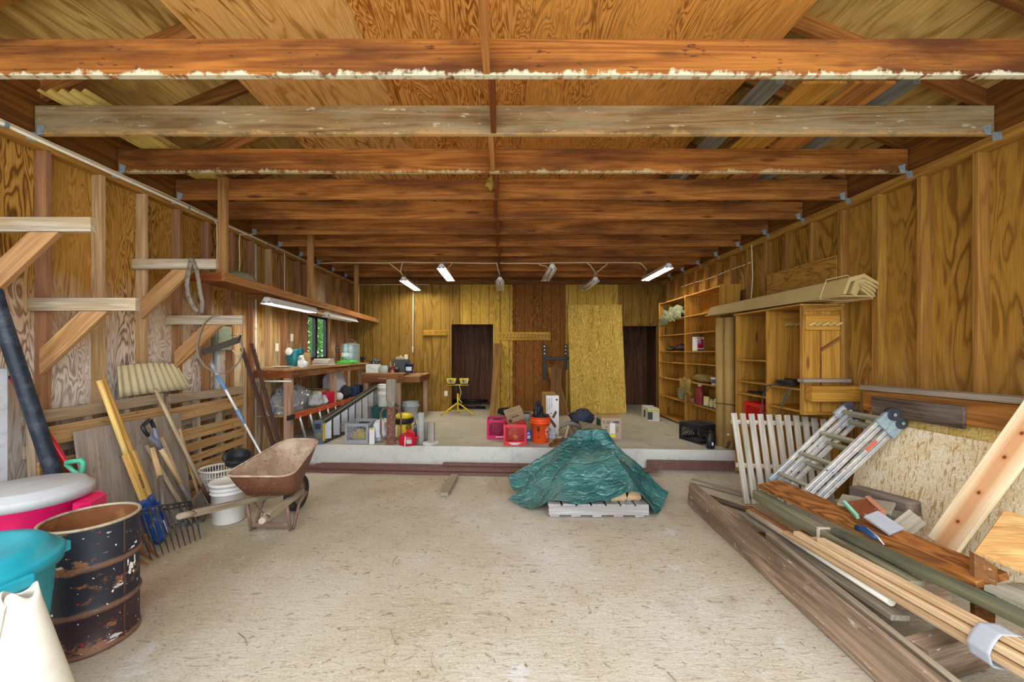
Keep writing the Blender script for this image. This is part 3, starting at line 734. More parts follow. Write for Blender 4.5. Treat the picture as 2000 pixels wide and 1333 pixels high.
# ============================ left foreground: cans, drum, cone ==============================
M['teal'] = plain('teal_plastic', '1b93a3', .45, 0, .12, 5, dirt='57a9b0', dirt_amt=.35, dirt_scale=4)
M['magenta'] = plain('magenta_plastic', 'd8145e', .4, 0, .1, 4)
M['greylid'] = plain('grey_lid_plastic', 'b9babb', .5, 0, .08, 4, dirt='a39c90', dirt_amt=.4, dirt_scale=5)
def trash_can(label, c, H, rt, rb, mb, ml, hang, flat=False):
    t = thing('trash_can', label, 'trash can', (c[0], c[1], 0), hang)
    b = MB()
    def rib(a, z): return 1 + (.012 if (math.cos(a * 14) > .2 and z < H * .74) else 0)
    b.lathe([(rb * .94, .0), (rb, .015), (rb + (rt - rb) * .5, H * .5), (rb + (rt - rb) * .72, H * .735), (rb + (rt - rb) * .76, H * .74), (rt * .98, H * .93), (rt * 1.0, H * .935), (rt * 1.02, H), (rt * .97, H), (rt * .93, H * .8), (rb * .9, .03), (0, .03)], (0, 0, 0), 84, None, 0, True, fn=rib)
    b.build('body', mb, t)
    for a in (0, PI):
        h = MB(); ca, sa = math.cos(a), math.sin(a)
        pts = lambda r, z: [V((ca * r - sa * y, sa * r + ca * y, z)) for y in (-.13, -.09, .09, .13)]
        A = pts(rt * .98, H * .93); B = [V((ca * (rt + (.055 if k in (1, 2) else .02)) - sa * y, sa * (rt + (.055 if k in (1, 2) else .02)) + ca * y, H * .9)) for k, y in enumerate((-.12, -.08, .08, .12))]
        D = [p + V((0, 0, -.05)) for p in B]; E = [p + V((0, 0, -.12)) for p in pts(rt * .955, H * .93)]
        vs = A + B + D + E
        fs = [(r * 4 + i, r * 4 + i + 1, (r + 1) * 4 + i + 1, (r + 1) * 4 + i) for r in range(3) for i in range(3)] + [(0, 4, 8, 12), (3, 15, 11, 7)]
        h.add(vs, fs); h.build('handle', mb, t, solid=.006)
    l = MB()
    if flat: pr = [(rt * 1.03, H - .035), (rt * 1.04, H + .01), (rt * 1.02, H + .022), (rt * .96, H + .03), (rt * .9, H + .055), (rt * .84, H + .06), (0, H + .075)]
    else: pr = [(rt * 1.07, H - .045), (rt * 1.09, H + .0), (rt * 1.05, H + .012), (rt * .97, H + .016), (rt * .94, H + .04), (rt * .88, H + .055), (rt * .7, H + .06), (rt * .62, H + .045), (0, H + .05)]
    l.lathe(pr, (0, 0, 0), 64)
    l.build('lid', ml, t)
    if not flat:
        for a in (0, PI / 2, PI, 1.5 * PI):
            ca, sa = math.cos(a + .5), math.sin(a + .5)
            Rm = rot(0, 0, a + .5)
            MB().box((ca * rt * 1.075, sa * rt * 1.075, H - .04), (.03, .18, .05), Rm).build('lid_clip', ml, t, bevel=.008)
    return t
trash_can('teal round trash can with matching lid at the front left, beside the painted drum', (-2.263, 1.597), .75, .285, .225, M['teal'], M['teal'], -.75)
trash_can('magenta trash can with a pale grey lid behind the painted drum', (-3.0, 2.47), .745, .272, .215, M['magenta'], M['greylid'], .35, True)
# 55 gallon drum, open top, scraped paint
def drum_mat():
    g = G('drum_paint')
    x = g.sep()
    n = g.noise(g.mp((4, 4, 7)), 1, 6, .68); n2 = g.noise(g.mp((11, 11, 22), loc=(5, 0, 0)), 1, 5, .65); n3 = g.noise(g.mp((7, 7, 22), loc=(0, 9, 0)), 1, 4, .6); n4 = g.noise(g.mp((14, 14, 9), loc=(3, 3, 3)), 1, 3, .6)
    base = g.ramp(g.ma('ADD', x[2], g.ma('MULTIPLY', g.ma('SUBTRACT', n4, .5), .1)), [(.16, C('372327')), (.26, C('23232c')), (.75, C('23262f'))])
    col = g.mix(g.mr(n, .56, .6), base, C('8a5a36'))
    col = g.mix(g.mr(n2, .665, .685), col, C('b0182c'))
    col = g.mix(g.mr(n3, .655, .68), col, C('c7c4bd'))
    col = g.mix(g.mr(g.noise(g.mp((40, 40, 40)), 1, 2), .71, .73), col, C('e9e6df'))
    for z in (.235, .475, .7, .012):
        d = g.ma('ABSOLUTE', g.ma('SUBTRACT', x[2], z)); 
        col = g.mix(g.ma('MULTIPLY', g.mr(g.ma('ADD', d, g.ma('MULTIPLY', n4, .02)), .03, .018), .85), col, C('7d5a44'))
    g.bump(n2, .2, .003)
    return g.fin(col, .5, 0, .4)
M['drum'] = drum_mat()
M['rust'] = plain('rust', '7c4a26', .85, 0, .35, 10, dirt='a8763e', dirt_amt=.7, dirt_scale=7, bump=.4)
M['rustdark'] = plain('dark_rust', '5a3b30', .8, .1, .3, 12, dirt='7d5036', dirt_amt=.6, dirt_scale=9, bump=.3)
dr = thing('steel_drum', 'open topped steel drum with scraped black paint, rust and white splashes', 'drum', (-2.38, 2.243, 0))
r0 = .205; pr = [(r0 - .005, 0), (r0 + .006, .003), (r0 + .006, .018), (r0, .022)]
for zc in (.235, .475):
    pr += [(r0, zc - .03), (r0 + .006, zc - .016), (r0 + .011, zc), (r0 + .006, zc + .016), (r0, zc + .03)]
pr += [(r0, .685)]
b = MB(); b.lathe(pr, (0, 0, 0), 64)
b.f = [f for f in b.f if len(f) == 4]; b.m = b.m[:len(b.f)]; b.sm = b.sm[:len(b.f)]
b.build('shell', M['drum'], dr)
b = MB(); b.lathe([(r0 - .004, .69), (r0 - .005, .475), (r0 - .004, .235), (r0 - .005, .03), (0, .03)], (0, 0, 0), 64)
b.f = [f for f in b.f if len(f) == 4]; b.m = b.m[:len(b.f)]; b.sm = b.sm[:len(b.f)]
b.build('inner_lining', M['rust'], dr)
M['rim_steel'] = plain('worn_rim_steel', 'b5a88c', .5, .3, .3, 14, dirt='7c5632', dirt_amt=.8, dirt_scale=10)
b = MB(); b.tube([(math.cos(a * PI / 32) * r0, math.sin(a * PI / 32) * r0, .692) for a in range(64)], .009, 8, 0, True); b.build('rolled_rim', M['rim_steel'], dr)
b = MB(); b.beam((r0 * math.cos(-.08) * 1.002, r0 * math.sin(-.08) * 1.002, .02), (r0 * math.cos(-.08) * 1.002, r0 * math.sin(-.08) * 1.002, .69), .008, .006, (math.cos(-.08), math.sin(-.08), 0)); b.build('weld_seam', M['rustdark'], dr)
M['white_paint'] = plain('white_splash', 'e8e5de', .5, 0, .05, 20)
rr = random.Random(11)
sp = MB()
def onr(a, z, e=.0016): return V(((r0 + e) * math.cos(a), (r0 + e) * math.sin(a), z))
for (a0, z0_, w_, h_) in ((.16, .50, .09, .016), (.05, .475, .04, .03), (.3, .52, .07, .012), (.12, .40, .10, .03), (.07, .37, .06, .02), (.25, .42, .04, .05), (.02, .43, .025, .025), (.2, .36, .04, .012), (-.35, .31, .03, .01)):
    pts = []
    for k in range(14):
        t_ = 2 * PI * k / 14; q = .6 + .6 * rr.random()
        pts.append(onr(a0 + math.cos(t_) * w_ * q, z0_ + math.sin(t_) * h_ * q * .8, .002 + .0004 * rr.random()))
    sp.add(pts, [tuple(range(14))])
sp.build('paint_splash', M['white_paint'], dr)
# cream cone
M['cream'] = plain('cream_vinyl', 'd9d3c2', .6, 0, .07, 4, dirt='b3a68c', dirt_amt=.4, dirt_scale=9, dirt_lo=.55, dirt_hi=.75)
cn = thing('rolled_cone', 'cream vinyl sheet rolled into a tall cone, standing before the teal can', 'cone', (-1.74, 1.40, 0))
def cone(u, v):
    a = 2 * PI * u * 1.08; z = .78 * v
    r = .205 - .17 * v + .006 * u * 2
    w_ = 1 + .02 * math.sin(3 * a + 2 * v)
    z2 = z + (.018 * math.sin(2.5 * a) if v > .97 else 0)
    return (math.cos(a - 1.9) * r * w_ * (1 if v < .97 else .9), math.sin(a - 1.9) * r * w_, z2)
MB().grid(cone, 60, 26).build('sheet', M['cream'], cn, solid=.006)
fl_ = MB()
fl_.grid(lambda u, v: (-.035 - .02 * u - .012 * math.sin(PI * v), -.06 + .035 * u - .02 * v, .78 - .16 * v * (1 - .35 * u) + .0), 6, 12)
fl_.build('torn_flap', M['cream'], cn, solid=.004)
# ============================ leaning pallets, sheets and poles ===============================
M['pallet'] = wood('pallet_wood', 'cba36a', '94682f', K=5, knots=.5, stain='a88a64', stain_amt=.55, tint=.25, blot='54402c')
M['palletgrey'] = wood('pallet_grey', 'b5a68f', '84745e', K=5, knots=.4, stain='9c7c54', stain_amt=.5, tint=.2)
def pallet(label, ya, yb, seed, zt, grp='pallets leaning on the left wall'):
    rr = random.Random(seed)
    t = thing('pallet', label, 'pallet', (-3.2, (ya + yb) / 2, 0), 0, grp)
    # plane: front face from bottom (-3.12) to top (-3.26); u along wall, v up the slope
    base = V((-3.255, 0, .01)); top = V((-3.305, 0, zt)); up = (top - base).normalized(); nrm = V((up.z, 0, -up.x))   # out to the room
    H = (top - base).length
    def P(y, v, d): return V((base.x, y, base.z)) + up * v + nrm * d
    Ls = [ya + .02, (ya + yb) / 2, yb - .02]
    for y in (ya + .03, ya + (yb - ya) * .36, ya + (yb - ya) * .66, yb - .03):
        MB().beam(P(y, 0, -.056), P(y, H - .01, -.056), .04, .06, nrm).build('stringer', M['palletgrey'], t, world=True, bevel=.002)
    v = H - .05
    rows = [H - .05, H - .20, H - .44, H - .58, H - .70, H - .82, H - .96, H - 1.09]
    ws = [.09, .14, .12, .09, .075, .10, .09, .1]
    for i, (v, w_) in enumerate(zip(rows, ws)):
        j = rr.uniform(-.012, .012)
        MB().beam(P(ya + rr.uniform(0, .02), v + j, -.016), P(yb - rr.uniform(0, .02), v - j, -.016), .018, w_, up).build('deck_board', M['palletgrey'] if i == 0 else M['pallet'], t, world=True, bevel=.003)
    for v in (H - .06, H - .3, H * .5, .1):
        MB().beam(P(ya, v, -.095), P(yb, v, -.095), .014, .09, up).build('back_board', M['palletgrey'], t, world=True)
    return t
pallet('wooden pallet leaning on the left wall, half covered by a grey plywood sheet', 2.74, 3.80, 1, 1.235)
pallet('wooden pallet leaning on the left wall behind the wheelbarrow', 3.83, 4.94, 2, 1.215)
M['fiberglass'] = plain('yellowed_fibreglass', 'cfc39a', .4, 0, .1, 4, dirt='b7a36a', dirt_amt=.5, dirt_scale=3)
cg = MB()
A = WX(226, 722, -3.40); Bq = WX(345, 719, -3.40)
def corr(u, v):
    y = 3.42 + (.62 + .16 * v) * u + .07 * v * 0; z = 1.515 - .27 * v
    arch = .02 * math.sin(PI * u)
    return (-3.402 + .02 * v + .007 * math.sin(u * 2 * PI * 10), y, z + arch * (1 - v))
cg.grid(corr, 120, 4)
tag(cg.build('corrugated_sheet', M['fiberglass'], solid=.002), 'cream corrugated plastic sheet standing behind the leaning pallets', 'sheet')
M['greyply'] = wood('grey_weathered_ply', 'a89c90', '8a7b6e', K=4, knots=.2, stain='8f8172', stain_amt=.7, tint=.1, sy=5, blot='74665a')
gp = MB(2)
base = V((-3.10, 0, .01)); top = V((-3.235, 0, 1.045)); upv = (top - base).normalized(); nv = V((upv.z, 0, -upv.x))
gp.box((base + top) / 2 + V((0, 3.21, 0)), (1.04, .58, .014), Matrix((upv, V((0, 1, 0)), upv.cross(V((0, 1, 0))))).transposed(), 0)
gp.box((base + top) / 2 + V((0, 3.69, -.0)), (1.03, .37, .014), Matrix((upv, V((0, 1, 0)), upv.cross(V((0, 1, 0))))).transposed(), 0)
tag(gp.build('plywood_sheet', M['greyply'], bevel=.004), 'grey weathered plywood sheet leaning on the nearer pallet behind the shovels', 'sheet')
M['blackpipe'] = plain('black_pipe', '1e2733', .45, 0, .3, 6, dirt='5d6672', dirt_amt=.4, dirt_scale=8)
bp = MB().tube([(-3.135, 2.855, .0), (-3.2, 2.77, .75), (-3.345, 2.585, 1.88), (-3.38, 2.535, 2.2)], .044, 18)
tag(bp.build('black_pipe', M['blackpipe']), 'thick black pipe leaning on the left wall behind the magenta can', 'pipe')
M['redpaint'] = plain('red_paint', 'c2152c', .35, 0, .12, 6)
rb_ = thing('red_pole', 'red painted pole leaning beside the black pipe', 'pole', (-3.15, 3.10, 0))
MB().tube([(-2.98, 3.07, .0), (-3.375, 2.668, 1.47)], .017, 12).build('shaft', M['redpaint'], rb_, world=True)
MB().lathe([(.018, 0), (.019, .01), (.016, .02), (0, .024)], (-3.374, 2.669, 1.462), 12).build('end_cap', M['black_plast'], rb_, world=True)
au = MB(); au.bx(-3.455, -3.37, 2.585, 2.65, .02, 1.53); 
tag(au.build('aluminium_rail', plain('dull_aluminium', 'd3d6d8', .5, .1, .1, 20, dirt='9fa2a4', dirt_amt=.4, dirt_scale=14), bevel=.012), 'pale aluminium rail standing upright behind the magenta can', 'rail')
# ---- tools ----------------------------------------------------------------------------------
M['handle'] = wood('ash_handle', 'd8bd8f', 'b08c58', K=3, knots=.1, tint=.15, sx=.5, sy=14)
M['handleold'] = wood('weathered_handle', 'cdb897', '9c8563', K=3, knots=.2, tint=.15, stain='a8977c', stain_amt=.5)
M['yhandle'] = wood('varnished_handle', 'ecc777', 'c8943c', K=3, knots=.1, tint=.1)
M['bluepaint'] = plain('blue_paint', '1b4f9c', .35, .1, .12, 8, dirt='d8d4c6', dirt_amt=.25, dirt_scale=14)
M['steel_tool'] = plain('worn_tool_steel', '6c625c', .55, .3, .3, 16, dirt='8a6a4c', dirt_amt=.6, dirt_scale=9)
M['ink'] = plain('dark_ink', '2a2c3a', .6, 0, 0)
M['whitelabel'] = plain('white_label', 'ebe9e4', .5, 0, .03)
# post hole digger
d0 = V((-2.965, 3.37, .02)); d1 = V((-3.205, 3.09, 1.42)); dd = (d1 - d0).normalized()
ph = thing('post_hole_digger', 'post hole digger with twin yellow wood handles and blue steel blades', 'post hole digger', d0)
side = V((-.35, .94, 0)); side = (side - dd * side.dot(dd)).normalized(); outn = dd.cross(side)
if outn.x < 0: outn = -outn
for s_ in (-1, 1):
    a = d0 + dd * .36 + side * (.034 * s_); m_ = d0 + dd * .82 + side * (.036 * s_); e = d1 + side * (.022 * s_)
    hb_ = MB(); hb_.beam(a, m_, .052, .05, outn); hb_.build('handle', M['yhandle'], ph, world=True, bevel=.008)
    MB().tube([m_ - dd * .03, m_ + dd * .06, e], [.024, .0195, .0195], 12).build('handle_grip', M['yhandle'], ph, world=True)
    bl = MB()
    def blade(u, v, s_=s_):
        a_ = (u - .5) * 2.3; w_ = .078 * (1 if v > .3 else (.75 + .25 * v / .3))
        p = d0 + dd * (.02 + .30 * v) + outn * (math.sin(a_) * w_ * .95) + side * (s_ * (.018 + .05 * math.cos(a_) * (1 - .35 * v)))
        return p - dd * (.03 * (1 - abs(a_)) if v < .1 else 0)
    bl.grid(blade, 14, 10); bl.build('blade', M['bluepaint'], ph, world=True, solid=.003)
    MB().beam(d0 + dd * .30 + side * (.034 * s_), d0 + dd * .41 + side * (.034 * s_), .058, .056, outn).build('socket', M['bluepaint'], ph, world=True, bevel=.004)
lb_ = MB(); c0 = d0 + dd * .12 + outn * .077 + side * (-.03)
lb_.box(c0, (.12, .05, .002), Matrix((dd, side, dd.cross(side))).transposed()); lb_.build('label', M['whitelabel'], ph, world=True)
Rm = Matrix((-dd, -outn.cross(dd) if False else outn.cross(-dd), outn)).transposed()
text('lettering', 'FORCE', .04, M['ink'], ph, d0 + dd * .56 + side * -.034 + outn * .0265, Rm, world=True)
# long handled tools: helper gives a tapered round handle and returns the thing
def tool(name, label, cat, p0, p1, r=.017, mat=None, group=None, r1=None):
    t = thing(name, label, cat, p0, 0, group)
    MB().tube([p0, V(p0).lerp(V(p1), .5), p1], [r, r, r1 or r * .9], 10).build('handle', mat or M['handleold'], t, world=True)
    return t
# D-handled shovel
s0 = V((-2.90, 3.705, .06)); s1 = V((-3.04, 3.315, 1.016)); sd = (s1 - s0).normalized()
sh = thing('shovel', 'shovel with a black D handle and grey yoke leaning on the grey plywood', 'shovel', s0)
MB().tube([s0 + sd * .40, s1 - sd * .2], .02, 10).build('shaft', M['handle'], sh, world=True)
MB().tube([s0 + sd * .06, s0 + sd * .22, s0 + sd * .42], [.016, .02, .023], 10).build('socket', M['steel_tool'], sh, world=True)
sw = V((-.25, .97, 0)); sw = (sw - sd * sw.dot(sd)).normalized(); sn = sd.cross(sw); sn = sn if sn.x > 0 else -sn
yk = MB()
for s_ in (-1, 1):
    yk.tube([s1 - sd * .24, s1 - sd * .16 + sw * .008 * s_, s1 - sd * .09 + sw * .045 * s_, s1 - sd * .045 + sw * .06 * s_], [.022, .022, .017, .013], 10)
M['greysteel'] = plain('grey_enamel', '7d8490', .4, .2, .15, 12)
yk.build('yoke', M['greysteel'], sh, world=True)
MB().tube([s1 - sd * .075 + sw * -.052, s1 - sd * .03 + sw * -.065, s1 + sd * .015 + sw * -.066, s1 + sd * .025 + sw * -.05, s1 + sd * .025 + sw * .05, s1 + sd * .015 + sw * .066, s1 - sd * .03 + sw * .065, s1 - sd * .075 + sw * .052], .015, 10).build('grip', M['black_plast'], sh, world=True)
bl = MB()
bl.grid(lambda u, v: s0 + sd * (.10 - .27 * v * (1 - .45 * abs(2 * u - 1) ** 2)) * 1 + sw * ((u - .5) * .21 * (1 - .1 * v)) + sn * (.035 * (abs(2 * u - 1) ** 2) + .02) + sd * .12, 12, 8)
bl.build('blade', M['steel_tool'], sh, world=True, solid=.003)
# long shovel at the right of the group
l0 = V((-2.93, 3.93, .03)); l1 = WX(303, 760, -3.2)
t = tool('long_shovel', 'long handled shovel with a bare wood handle, rightmost of the leaning tools', 'shovel', l0 + (l1 - l0).normalized() * .26, l1, .017)
ld = (l1 - l0).normalized()
MB().tube([l0 + ld * .1, l0 + ld * .32], [.012, .021], 10).build('socket', M['rustdark'], t, world=True)
lw = V((-.2, .98, 0)); lw = (lw - ld * lw.dot(ld)).normalized(); ln = ld.cross(lw); ln = ln if ln.x > 0 else -ln
bl = MB(); bl.grid(lambda u, v: l0 + ld * (.17 - .25 * v * (1 - .4 * abs(2 * u - 1) ** 2)) + lw * ((u - .5) * .2) + ln * (.03 * abs(2 * u - 1) ** 2 + .012) + V((0, 0, .05)), 12, 8)
bl.build('blade', M['rustdark'], t, world=True, solid=.003)
t = tool('hoe', 'thin pale handled hoe beside the long shovel', 'hoe', V((-3.02, 3.90, .05)), WX(350, 838, -3.19), .013, M['handle'])
MB().box((-3.02, 3.93, .05), (.015, .10, .06), rot(0, .5, .2)).build('hoe_blade', M['steel_tool'], t, world=True, bevel=.003)
t = tool('rake', 'straight pale wooden rake handle crossing behind the black gripped shovel', 'rake', V((-2.99, 3.71, .03)), WX(285, 870, -3.15), .017)
MB().box((-2.985, 3.715, .02), (.02, .16, .03), rot(0, .2, .1)).build('rake_head', M['steel_tool'], t, world=True, bevel=.003)
t = tool('sledge_hammer', 'hammer with a short thick handle leaning on the grey plywood behind the black gripped shovel', 'hammer', V((-3.045, 3.79, .12)), WX(313, 855, -3.16), .02, M['handleold'], r1=.024)
MB().box((-3.045, 3.79, .09), (.05, .12, .06), rot(.3, 0, .1)).build('head', M['steel_tool'], t, world=True, bevel=.01)
# green D-handle
g1 = V((-2.99, 2.99, .90)); g0 = V((-2.93, 3.30, .05)); gd = (g1 - g0).normalized(); gw = V((.5, .86, 0)); gw = (gw - gd * gw.dot(gd)).normalized()
g1 = V((-3.06, 2.775, .84)); g0 = V((-2.865, 2.94, .03)); gd = (g1 - g0).normalized()
gw = V((.95, -.1, .28)); gw = (gw - gd * gw.dot(gd)).normalized()
M['greenplast'] = plain('green_plastic', '4fae8a', .45, 0, .12, 8)
t = thing('garden_fork', 'tool with a green D handle standing between the cans and the grey plywood', 'garden fork', g0)
MB().tube([g0, g1 - gd * .08], .018, 10).build('shaft', M['handleold'], t, world=True)
MB().tube([g1 - gd * .13, g1 - gd * .075 + gw * .0, g1 - gd * .06 + gw * .03, g1 - gd * .0 + gw * .065, g1 + gd * .02 + gw * .06, g1 + gd * .03 - gw * .05, g1 + gd * .015 - gw * .066, g1 - gd * .05 - gw * .035, g1 - gd * .075], [.02, .02, .014, .015, .017, .017, .015, .014, .016], 10).build('grip', M['greenplast'], t, world=True)
for q in (-.07, -.025, .025, .07):
    MB().tube([g0 + gd * .0, g0 - gd * .03 + gw * q, V((g0.x, g0.y, .01)) + gw * q - gd * .0 + V((0, 0, .0))] if g0.z > .1 else [g0, g0 + gw * q], .006, 6).build('tine', M['steel_tool'], t, world=True)
# many-tined fork head leaning in front of the shovels
M['forksteel'] = plain('dark_fork_steel', '3f4044', .5, .4, .3, 20, dirt='8c7a60', dirt_amt=.5, dirt_scale=12)
fk = thing('silage_fork', 'wide fork with ten long dark tines and a short wooden handle, resting on the dirt', 'fork', (-2.85, 3.2, 0))
ft = [(300, 1092), (328, 1080), (352, 1076), (362, 1074), (383, 1068)]
fa = W(262, 1000, 3.02); fb = W(374, 980, 3.42)
ga_ = WZ(296, 1094, .01); gb_ = WZ(392, 1054, .01)
MB().tube([fa, fa.lerp(fb, .3) + V((0, 0, .012)), fb], .008, 8).build('cross_bar', M['forksteel'], fk, world=True)
MB().tube([fa + V((.0, 0, -.03)), fb + V((0, 0, -.03))], .007, 8).build('lower_bar', M['forksteel'], fk, world=True)
for i in range(10):
    u = i / 9
    a = fa.lerp(fb, u); c_ = ga_.lerp(gb_, u)
    m_ = a.lerp(c_, .5) + V((.025, -.02, -.01))
    MB().tube([a, m_, c_], [.0075, .007, .003], 7).build('tine', M['forksteel'], fk, world=True)
hm_ = fa.lerp(fb, .48)
MB().tube([hm_ + V((0, 0, -.02)), W(318, 978, 3.24), W(313, 930, 3.3)], [.02, .019, .019], 10).build('ferrule', M['steel_tool'], fk, world=True)
MB().tube([W(313, 935, 3.3), W(297, 876, 3.36)], [.022, .021], 10).build('handle', M['handle'], fk, world=True)
# rusty curved fork at the drum
cf = thing('hay_fork', 'old rusty fork with curved tines lying beside the drum', 'fork', WZ(290, 1090, 0))
for k, (pa, pb, pc) in enumerate((((282, 1048), (292, 1072), (312, 1090)), ((270, 1055), (278, 1080), (300, 1095)), ((262, 1066), (270, 1090), (288, 1104)))):
    A = W(pa[0], pa[1], 3.05); Bm = WZ(pb[0], pb[1], .05); Cc = WZ(pc[0], pc[1], .008)
    MB().tube([A, Bm, Cc], [.012, .011, .004], 8).build('tine', M['rust'], cf, world=True)
MB().tube([W(284, 1046, 3.05), W(262, 1064, 3.06)], .014, 8).build('cross_bar', M['rust'], cf, world=True)
# buckets and basket
M['whiteplast'] = plain('white_plastic', 'e4e2dc', .4, 0, .05, 4, dirt='b8ad98', dirt_amt=.35, dirt_scale=7, dirt_lo=.55, dirt_hi=.75)
M['lineblue'] = plain('dark_blue_print', '26365e', .5, 0, 0)
def bucket(label, loc, mat, H=.37, rt=.148, rb=.13, group=None, lid=None, bail=True, name='bucket', bail_tilt=1.3, rz=0):
    t = thing(name, label, 'bucket', loc, rz, group)
    b = MB(); k = H / .37
    pr = [(rb, 0), (rb + .004, .006)]
    pr += [(rb + (rt - rb) * .74, H * .74), (rt + .008, H * .75), (rt + .008, H * .77), (rt - .003, H * .775), (rt + .0, H * .84), (rt + .009, H * .85), (rt + .009, H * .87), (rt, H * .875), (rt + .004, H * .965), (rt + .010, H * .97), (rt + .010, H), (rt - .004, H), (rt - .008, H * .8), (rb - .006, .012), (0, .012)]
    b.lathe(pr, (0, 0, 0), 40); b.build('body', mat, t)
    if bail:
        for s_ in (-1, 1): MB().box((s_ * (rt + .012), 0, H * .81), (.018, .04, .03)).build('handle_lug', mat, t, bevel=.004)
        pts = []
        for i in range(17):
            a = PI * i / 16
            pts.append(V((math.cos(a) * (rt + .018), -math.sin(a) * (rt + .02) * math.sin(bail_tilt), H * .81 - math.sin(a) * (rt + .02) * math.cos(bail_tilt))))
        MB().tube(pts, .0028, 6).build('bail', M['galv'], t)
    if lid:
        l = MB(); l.lathe([(rt + .016, H - .02), (rt + .017, H + .012), (rt + .004, H + .014), (rt - .006, H + .004), (0, H + .004)], (0, 0, 0), 40); l.build('lid', lid, t)
    return t
bk_ = bucket('white lidded bucket with a thin blue line beside the wheelbarrow', (-2.69, 3.80, 0), M['whiteplast'], .375, .146, .132, None, M['whiteplast'], False, rz=.3)
b = MB(); b.lathe([(.1345, .055), (.1346, .062)], (0, 0, 0), 40); b.f = b.f[:40]; b.m = b.m[:40]; b.sm = b.sm[:40]; b.build('printed_line', M['lineblue'], bk_)
bs = thing('laundry_basket', 'white slotted laundry basket behind the lidded bucket', 'basket', (-3.05, 4.15, 0))
b = MB()
b.lathe([(.135, 0), (.137, .02)], (0, 0, 0), 40, sx=1.0)
for k in range(40):
    a = 2 * PI * k / 40
    ca, sa = math.cos(a), math.sin(a)
    b.beam((ca * .137, sa * .137, .01), (ca * .165, sa * .165, .40), .008, .004, (ca, sa, 0))
for z, r in ((.1, .144), (.2, .151), (.27, .156), (.33, .16), (.40, .167)):
    b.tube([(math.cos(2 * PI * k / 40) * r * 1.0, math.sin(2 * PI * k / 40) * r, z) for k in range(40)], .006 if z < .4 else .012, 6, 0, True)
b.build('slotted_wall', M['whiteplast'], bs)
t = MB(); t.lathe([(.08, .0), (.11, .02), (.125, .08), (.135, .09), (.135, .10), (.12, .10), (.105, .03), (0, .02)], (-2.88, 4.2, .435), 32, rot(.3, .2, 0))
tag(t.build('rubber_pan', M['black_plast']), 'dark rubber pan tilted on top of the white basket', 'pan')
# wheelbarrow
M['barrow_in'] = plain('barrow_inside_dusty', 'a98d74', .85, 0, .2, 12, dirt='d3c4ac', dirt_amt=.75, dirt_scale=5, dirt_lo=.45, dirt_hi=.66, speck=('4c352a', 60, .66), bump=.3)
M['barrow_out'] = plain('barrow_red_brown_paint', '70452f', .6, 0, .2, 10, dirt='8d6a52', dirt_amt=.5, dirt_scale=6, speck=('b39a84', 70, .68), bump=.2)
wbw = thing('wheelbarrow', 'wheelbarrow with a rusty brown tray and grey wooden handles', 'wheelbarrow', (-2.06, 3.4, 0))
def rrect(x0, x1, x2, x3, y0, y1, z0_, z1_, n=12, rad=.1):
    # near edge x0..x1 at y0,z0 ; far edge x2..x3 at y1,z1, rounded corners
    pts = []
    cs = [V((x0, y0, z0_)), V((x1, y0, z0_)), V((x3, y1, z1_)), V((x2, y1, z1_))]
    for i in range(4):
        p = cs[i]; a = (cs[i - 1] - p); b = (cs[(i + 1) % 4] - p)
        ra = min(rad, a.length * .45); rb2 = min(rad, b.length * .45)
        A = p + a.normalized() * ra; B = p + b.normalized() * rb2
        for k in range(n):
            u = k / (n - 1)
            pts.append(A * (1 - u) ** 2 + p * (2 * u * (1 - u)) + B * u ** 2)
    return pts
rim = rrect(-2.385, -1.785, -2.27, -1.915, 3.27, 4.05, .595, .735, rad=.13)
bot = rrect(-2.30, -1.87, -2.22, -1.98, 3.40, 3.80, .385, .335, rad=.1)
mid = [a.lerp(b, .5) + (a - V((-2.08, 3.6, .5))) * .03 for a, b in zip(rim, bot)]
nR = len(rim)
for nm, mt, off in (('tray_inside', M['barrow_in'], .004), ('tray', M['barrow_out'], 0)):
    b = MB(); cen = V((-2.08, 3.62, .5))
    sh_ = lambda p: p + (cen - p) * (off * 2.2) + V((0, 0, off * 1.2))
    loops = [[sh_(p) for p in L_] for L_ in (rim, mid, bot)]
    vs = [p for L_ in loops for p in L_]
    fs = [(r * nR + i, r * nR + (i + 1) % nR, (r + 1) * nR + (i + 1) % nR, (r + 1) * nR + i) for r in range(2) for i in range(nR)] + [tuple(2 * nR + i for i in range(nR))]
    b.add(vs, fs, None, 0, True); b.sm[-1] = False
    b.build(nm, mt, wbw, world=True)
MB().tube(rim, .009, 8, 0, True).build('rolled_rim', M['barrow_in'], wbw, world=True)
M['barrowh'] = wood('grey_barrow_handle', 'bdb29c', '8e8371', K=4, knots=.2, stain='a08c6c', stain_amt=.4, tint=.1)
HL0, HL1 = V((-2.25, 2.69, .505)), V((-2.22, 4.02, .20)); HR0, HR1 = V((-1.64, 2.63, .50)), V((-2.09, 4.02, .20))
for a, c_ in ((HL0, HL1), (HR0, HR1)):
    d = (c_ - a).normalized()
    MB().beam(a + d * .12, c_, .042, .05).build('handle', M['barrowh'], wbw, world=True, bevel=.006)
    MB().tube([a, a + d * .13], [.021, .024], 12).build('handle_grip', M['barrowh'], wbw, world=True)
M['barrowleg'] = plain('rusty_leg_steel', '84685a', .65, .2, .25, 16, dirt='a59080', dirt_amt=.5, dirt_scale=14)
for x in (-2.305, -1.95):
    y_ = 3.54; zt = .31
    MB().tube([(x, y_ - .06, zt + .01), (x + .004, y_, .02), (x + .004, y_ + .05, .012), (x, y_ + .16, .20), (x, y_ + .3, .26)], .015, 8, 0, False, True, (.02, .012)).build('leg', M['barrowleg'], wbw, world=True)
